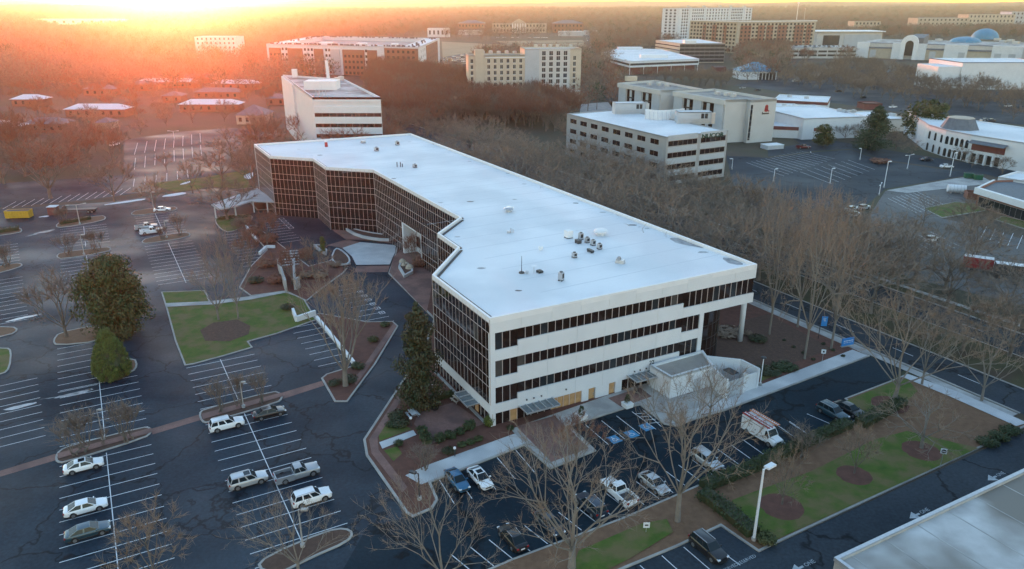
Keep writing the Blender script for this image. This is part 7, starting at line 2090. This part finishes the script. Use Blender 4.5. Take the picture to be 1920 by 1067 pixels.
t = thing('flatbed_trailer', 'long grey flatbed trailer parked right of the red-brown shed', 'trailer', (*G(152, 399), 0), AU - .35)
b = MB(); b.box((0, 0, 1.05), (9.0, 2.2, .3)); b.box((-4.3, 0, 1.7), (.2, 2.2, 1.2)); b.build('bed', M['metal_dark'], t)
tm, rm = wheel_meshes(.45)
for wx in (2.4, 3.4):
    for s in (-1, 1): p = bpy.data.objects.new('wheel', None); COL.objects.link(p); p.parent = t; p.location = (wx, s * .95, .45); link('tyre', tm, p); link('rim', rm, p)
skip('dumpster', 'green dumpster by the shop, left one of two', 'dumpster', 1815, 334, AU - .8, (2.6, 1.8, 1.6), 'green_paint'); skip('dumpster', 'green dumpster by the shop, right one of two', 'dumpster', 1833, 337, AU - .8, (2.6, 1.8, 1.6), 'green_paint')

# small far cars: each its own object, one mesh
def far_car_mesh(m):
    b = MB(); b.mi = 0
    b.box((0, 0, .55), (4.5, 1.8, .7), taper=.96); b.mi = 1
    b.box((-.2, 0, 1.12), (2.5, 1.6, .5), taper=.78); b.mi = 0
    b.box((-.2, 0, 1.39), (1.85, 1.22, .06)); b.mi = 2
    for x in (1.4, -1.4):
        for s in (-1, 1): b.tube((x, s * .78, .33), (x, s * .93, .33), .33, n=8)
    return b.mesh('small_car', [M['car_' + m], M['car_glass'], M['rubber']])
FC = {k: far_car_mesh(k) for k in ('white', 'silver', 'black', 'navy', 'blue', 'darkred', 'grey')}
def far_car(p, rz, label, group, z=0.02, cols=('white', 'silver', 'black', 'navy', 'grey', 'darkred')):
    o = bpy.data.objects.new('small_car', FC[rng.choice(cols)]); COL.objects.link(o); o.location = (p[0], p[1], z); o.rotation_euler = (0, 0, rz)
    tag(o, label, 'car', group)
A = Vector(G(1102, 62)); B = Vector(G(1157, 176)); d_ = (B - A).normalized(); n_ = Vector((-d_.y, d_.x))
for k in range(34):
    t = A.lerp(B, (k + rng.random() * .7) / 34); far_car(t + n_ * rng.choice((-6.5, -3, 3, 6.5)), math.atan2(d_.y, d_.x), 'tiny car in the queue on the long straight street beyond the hotel', 'cars queuing on the long street')
pk = [Vector(G(*p)) for p in ((830, 109), (870, 102), (880, 146), (838, 146))]
for i in range(5):
    for k in range(9):
        if rng.random() < .18: continue
        a = pk[0].lerp(pk[1], (i + .5) / 5); c_ = pk[3].lerp(pk[2], (i + .5) / 5); far_car(a.lerp(c_, (k + .5) / 9), rng.choice((0.1, 3.2)), 'tiny car in the packed car park between the apartment block and the hotel', 'cars in the packed car park', cols=('white', 'silver', 'white', 'navy', 'grey'))
p, z = deck
q = [Vector(v) for v in p]
for i in range(3):
    for k in range(14):
        if rng.random() < .15: continue
        a = q[0].lerp(q[1], (k + .5) / 14); c_ = q[3].lerp(q[2], (k + .5) / 14); far_car(a.lerp(c_, (.08, .38, .7)[i]), math.atan2((c_ - a).y, (c_ - a).x), 'tiny car on the top level of the pale parking deck', 'cars on the parking deck', z - .35, ('white', 'blue', 'silver', 'navy', 'white', 'blue'))
for k in range(16):
    u_ = rng.random(); p0 = Vector(G(930 + 100 * u_, 71)); far_car(p0, .1, 'tiny car in the line parked along the far side of the open field', 'cars beyond the open field', cols=('white', 'silver', 'white'))
for (x, y, r) in ((1392, 166, .3), (1420, 170, .3), (1490, 153, .5), (1572, 172, .2), (1618, 184, .6), (1674, 202, .3), (1745, 155, .2), (1832, 165, .4), (1770, 172, .2), (1890, 200, .3), (1846, 227, .1), (1858, 228, .1)):
    far_car(G(x, y), r, 'lone small car in the wooded car parks before the mall', 'cars in the mall car parks', cols=('white', 'silver', 'white', 'navy', 'black'))
for (x, y) in ((1596, 395), (1618, 392), (1745, 452), (1600, 405)):
    far_car(G(x, y), AU, 'pale small car half hidden by trees in the lot behind the boulevard', 'cars in the lot behind the boulevard', cols=('white', 'silver'))

# ------------------------------------------------------------------ street furniture
def lamp(x, y, ytop, label, arms=1, rz=0.0, head='box', m='post', hs=1.0, z=.0):
    c = G(x, y); h = top_height(c, ytop) - z
    t = thing('lamp_post', label, 'lamp post', (c[0], c[1], z), rz)
    b = MB(); b.tube((0, 0, 0), (0, 0, .5), .28, n=10); b.build('base', M['concrete'], t)
    b = MB(); b.tube((0, 0, .3), (0, 0, h), .13 * hs, .09 * hs, n=8); b.build('pole', M[m], t)
    for k in range(arms):
        a = math.pi * k; ca, sa = math.cos(a), math.sin(a)
        if head == 'box':
            b = MB(); b.box((ca * .85 * hs, sa * .85 * hs, h - .02), (1.0 * hs, .5 * hs, .22)); b.beam((0, 0, h - .04), (ca * .5 * hs, sa * .5 * hs, h), .1, .1); b.build('lamp_head', M[m], t)
        elif head == 'arm':
            b = MB(); b.beam((0, 0, h - .05), (ca * 1.8, sa * 1.8, h + .15), .1, .1); b.box((ca * 2.1, sa * 2.1, h + .14), (.8, .36, .16), a); b.build('lamp_head', M[m], t)
        elif head == 'disc':
            b = MB(); b.lathe([(.42, 0), (.45, .1), (.3, .2)], (0, 0, h), 12); b.build('lamp_head', M['metal_dark'], t)
    return t
lamp(1413, 1014, 880, 'tall white lamp post with a box head on the lawn corner at the bottom right', 1, AU + .1, 'box', 'sign_white', 1.35)
lamp(568, 1026, 955, 'thin lamp post on the island at the bottom of the second row', 1, 0, 'box', 'post', .8)
lamp(787, 938, 888, 'lamp post with a box head on the kerb corner below the patio', 1, AU + 2.2, 'box', 'metal_dark', .9, .1)
lamp(1425, 724, 671, 'slim white lamp post with a flat dark cap beside the walled yard', 1, 0, 'disc', 'sign_white', .8, .1)
lamp(194, 825, 768, 'thin white lamp post in the left planted island near the white sedan', 1, 0, 'box', 'post', .6)
lamp(457, 765, 716, 'thin lamp post in the second planted island', 1, 0, 'box', 'post', .6)
lamp(158, 478, 440, 'lamp post on the long island in the leftmost row', 1, 0, 'box', 'post', .8)
lamp(150, 421, 384, 'double-armed lamp post by the far hedge island', 2, AU, 'arm', 'post')
lamp(313, 446, 414, 'lamp post on the island beside the white pickups', 1, 0, 'box', 'post', .8)
lamp(289, 397, 360, 'lamp post on the far island near the white car', 1, 0, 'box', 'post', .8)
lamp(1657, 352, 303, 'white lamp post with one arm at the near edge of the eastern lot', 1, AU, 'box', 'sign_white', 1.1)
lamp(1781, 331, 287, 'white lamp post with one arm at the corner by the green dumpsters', 1, AU, 'box', 'sign_white', 1.1)
lamp(1701, 317, 291, 'double-headed lamp post on the narrow divider in the eastern lot', 2, AU, 'arm', 'sign_white')
lamp(1612, 300, 278, 'lamp post behind the orange-red thicket', 1, AU + 3.1, 'box', 'sign_white', .9)
lamp(1450, 341, 317, 'lamp post in front of the grey office corner', 1, AU, 'box', 'sign_white')
lamp(1372, 318, 297, 'lamp post close to the right end of the grey office', 1, AU + 3.1, 'box', 'sign_white')
lamp(1556, 345, 316, 'lamp post with flat head seen over the tree tops in the eastern lot', 1, AU, 'box', 'sign_white')
lamp(1648, 366, 346, 'short double-headed lamp post at the entrance of the second eastern lot', 2, AU + .5, 'arm', 'sign_white')
lamp(327, 262, 246, 'lamp post with white arms in the western lot', 2, 0, 'arm', 'sign_white')
lamp(1101, 392, 360, 'small lamp post beside the boulevard seen over the roof edge', 1, AU, 'box', 'sign_white', .8)
def globe(x, y, label, h=1.1, lit=True):
    c = G(x, y); t = thing('bollard_light', label, 'garden light', (c[0], c[1], .12), 0)
    b = MB(); b.tube((0, 0, 0), (0, 0, h), .06, n=6); b.build('post', M['metal_dark'], t)
    b = MB(); b.lathe([(.02, 0), (.17, .08), (.22, .22), (.17, .36), (.02, .44)], (0, 0, h), 10); b.build('globe', M['sign_white'], t, smooth=True)
globe(771, 800, 'white globe light at the left corner of the brick patio'); globe(853, 857, 'white globe light in the bed by the concrete walk'); globe(1519, 292, 'small white globe light at the edge of the eastern drive')
def signpost(x, y, ytop, label, shape='square', m='sign_white', mark=True, rz=None):
    c = G(x, y); h = top_height(c, ytop); t = thing('road_sign', label, 'sign', (c[0], c[1], .1), AD - .9 if rz is None else rz)
    b = MB(); b.tube((0, 0, 0), (0, 0, h - .1), .04, n=6); b.build('post', M['metal'], t)
    b = MB(); b.box((.06, 0, h - .4), (.04, .75, .75)); b.build('panel', M[m], t)
    return t, h
t, h = signpost(1762, 878, 842, 'square white do-not-enter style sign with a dark disc on the lawn by the lower road', rz=-math.pi / 2 - .35)
b = MB(); b.add([(.09, .3 * math.cos(k * .5236), h - .4 + .3 * math.sin(k * .5236)) for k in range(12)], [tuple(range(12))]); d_ = b.build('disc', M['black'], t)
b = MB(); b.add([(.1, -.2, h - .45), (.1, .2, h - .45), (.1, .2, h - .35), (.1, -.2, h - .35)], [(0, 1, 2, 3)]); b.build('bar', M['sign_white'], d_)
t, h = signpost(1541, 680, 656, 'small white sign on a thin post in the red mulch', rz=-math.pi / 2 - .2)
b = MB(); b.box((.09, 0, h - .4), (.01, .3, .35)); b.build('print', M['black'], t)
t, h = signpost(1211, 1000, 980, 'small white sign panel low on the brown bed by the lower kerb', rz=-math.pi / 2)
b = MB(); b.box((.09, 0, h - .4), (.01, .4, .2)); b.build('print', M['black'], t)
c = G(1534, 635); h = top_height(c, 595)
t = thing('banner_pole', 'bright blue banner on a pole between the tall trees', 'banner', (c[0], c[1], .1), -math.pi / 2 - .1)
b = MB(); b.tube((0, 0, 0), (0, 0, h + .4), .07, n=8); b.build('pole', M['metal_dark'], t)
b = MB(); b.box((.02, .62, h - .85), (.05, 1.05, 1.9)); bn = b.build('banner', M['sign_blue'], t)
b = MB()
for k, (y_, z_, w_) in enumerate(((.62, h - .35, .5), (.55, h - .55, .35), (.68, h - .75, .4))): b.box((.055, y_, z_), (.01, w_, .06))
b.build('print', M['sign_white'], bn)
c = G(1588, 650)
t = thing('monument_sign', 'low blue sign with white lettering beside the sidewalk', 'sign', (c[0], c[1], .1), -math.pi / 2 + .35)
b = MB(); b.box((0, 0, .9), (.25, 2.6, 1.4)); b.build('panel', M['sign_blue'], t)
b = MB()
for k in range(6): b.box((.14, -.9 + .36 * k, 1.15), (.02, .24, .16)); b.box((.14, -.9 + .36 * k, .8), (.02, .2, .1))
b.build('print', M['sign_white'], t); b = MB(); b.box((0, 0, .1), (.4, 2.8, .22)); b.build('plinth', M['concrete'], t)

# outline sculpture: two overlapping letter-like shields with a tail
c = G(819, 748); h = top_height(c, 734)
t = thing('outline_sign', 'white outline emblem sign standing in the dark bed under the glass wall', 'sign', (c[0], c[1], .1), -.55)
b = MB(); s = .46
def outl(pts, closed=True, r=.035):
    q = [(x * s, 0, .5 + (z + 2) * s) for x, z in pts]
    for a, e in zip(q, q[1:] + ([q[0]] if closed else [])): b.tube(a, e, r, n=5)
outl([(-2.2, 1.5), (-.3, 2.1), (-.2, 1.5), (.0, 1.5), (.3, 1.6), (2.2, 2.2), (2.3, .2), (1.7, -1.0), (.5, -1.6), (.6, -2.4), (-.3, -1.6), (-1.6, -1.2), (-2.3, -.2)])
outl([(-1.5, .9), (-1.4, -.3), (-.9, -.8), (-.2, -.7), (-.1, 0), (-.6, 0)], False); outl([(.3, .9), (1.5, 1.1), (1.5, -.2), (1.0, -.8), (.3, -.7)])
b.build('outline', M['sign_white'], t)
b = MB(); b.tube((-.4, 0, 0), (-.4, 0, .8), .04, n=5); b.tube((.4, 0, 0), (.4, 0, .8), .04, n=5); b.build('leg', M['metal_dark'], t)

def picnic(x, y, rz, label, m='parapet'):
    t = thing('picnic_table', label, 'picnic table', (*G(x, y), .15), rz)
    for k in range(5): b = MB(); b.box((0, -.36 + .18 * k, .75), (1.8, .165, .05)); b.build('plank', M[m], t)
    for s in (-1, 1): b = MB(); b.box((0, s * .75, .45), (1.8, .28, .05)); b.build('seat', M[m], t)
    for e in (-1, 1):
        b = MB(); b.beam((e * .65, -.7, 0), (e * .65, -.2, .72), .08, .06); b.beam((e * .65, .7, 0), (e * .65, .2, .72), .08, .06); b.box((e * .65, 0, .42), (.06, 1.6, .08)); b.build('leg', M['metal'], t)
picnic(774, 782, A0, 'grey picnic table at the left corner of the brick patio', 'grey_panel'); picnic(858, 754, A0 + .1, 'cream picnic table close to the glass wall on the patio', 'stone')
t = thing('patio_planter', 'dark pot with a low plant at the top edge of the brick patio', 'planter', (*G(816, 769), .15), 0)
b = MB(); b.lathe([(.45, 0), (.6, .55), (.5, .6)], (0, 0, 0), 12); b.build('pot', M['black'], t); p = bpy.data.objects.new('foliage', SH['dark']); COL.objects.link(p); p.parent = t; p.location = (0, 0, .45); p.scale = (.55, .55, .5)
def topiary(x, y, label, H_):
    t = thing('topiary_planter', label, 'planter', (*G(x, y), .14), AU)
    b = MB(); b.box((0, 0, .32), (1.25, 1.25, .64), taper=1.08); b.box((0, 0, .66), (1.42, 1.42, .08)); b.build('box', M['parapet'], t)
    r = random.Random(int(x)); b = MB()
    for k in range(40):
        tt = r.random(); a = r.uniform(0, 6.28); rr = .58 * (1 - tt) ** .6 + .06; leaf_cloud(b, r, (math.cos(a) * rr * .7, math.sin(a) * rr * .7, .75 + tt * H_), .2, 30, .06)
    b.build('topiary', M['leaf_green'], t)
topiary(1176, 764, 'white planter box with a clipped cone bush, right one before the entrance', 1.3); topiary(1090, 786, 'white planter box with a clipped cone bush, left one before the entrance', 1.3)
t = thing('litter_bin', 'dark litter bin beside the right-hand entrance canopy', 'bin', (*G(1192, 738), .14), 0)
b = MB(); b.lathe([(.3, 0), (.34, .9), (.28, 1.0)], (0, 0, 0), 12); b.build('body', M['black'], t); b = MB(); b.lathe([(.36, 1.0), (.3, 1.12)], (0, 0, 0), 12); b.build('lid', M['metal_dark'], t)
for i, (x, y) in enumerate(((628, 412), (641, 418))):
    t = thing('flag_pole', 'short pale bollard pole before the glass wall, ' + ('left one' if i == 0 else 'right one'), 'pole', (*G(x, y), .13), 0)
    b = MB(); b.tube((0, 0, 0), (0, 0, 3.2), .09, .07, n=8); b.build('shaft', M['post'], t); b = MB(); b.lathe([(.13, 0), (.13, .12), (.02, .16)], (0, 0, 3.2), 8); b.build('finial', M['metal'], t)
t = thing('bench', 'dark bench at the edge of the curved brick walk', 'bench', (*G(650, 506), .14), .3)
for k in range(3): b = MB(); b.box((0, -.18 + .18 * k, .45), (1.7, .15, .05)); b.build('slat', M['metal_dark'], t)
for s in (-1, 1): b = MB(); b.box((s * .75, 0, .22), (.08, .5, .44)); b.build('leg', M['metal_dark'], t)
b = MB(); b.box((0, .28, .75), (1.7, .05, .4)); b.build('backrest', M['metal_dark'], t)
print('objects', len(bpy.data.objects), 'panes', npane[0])
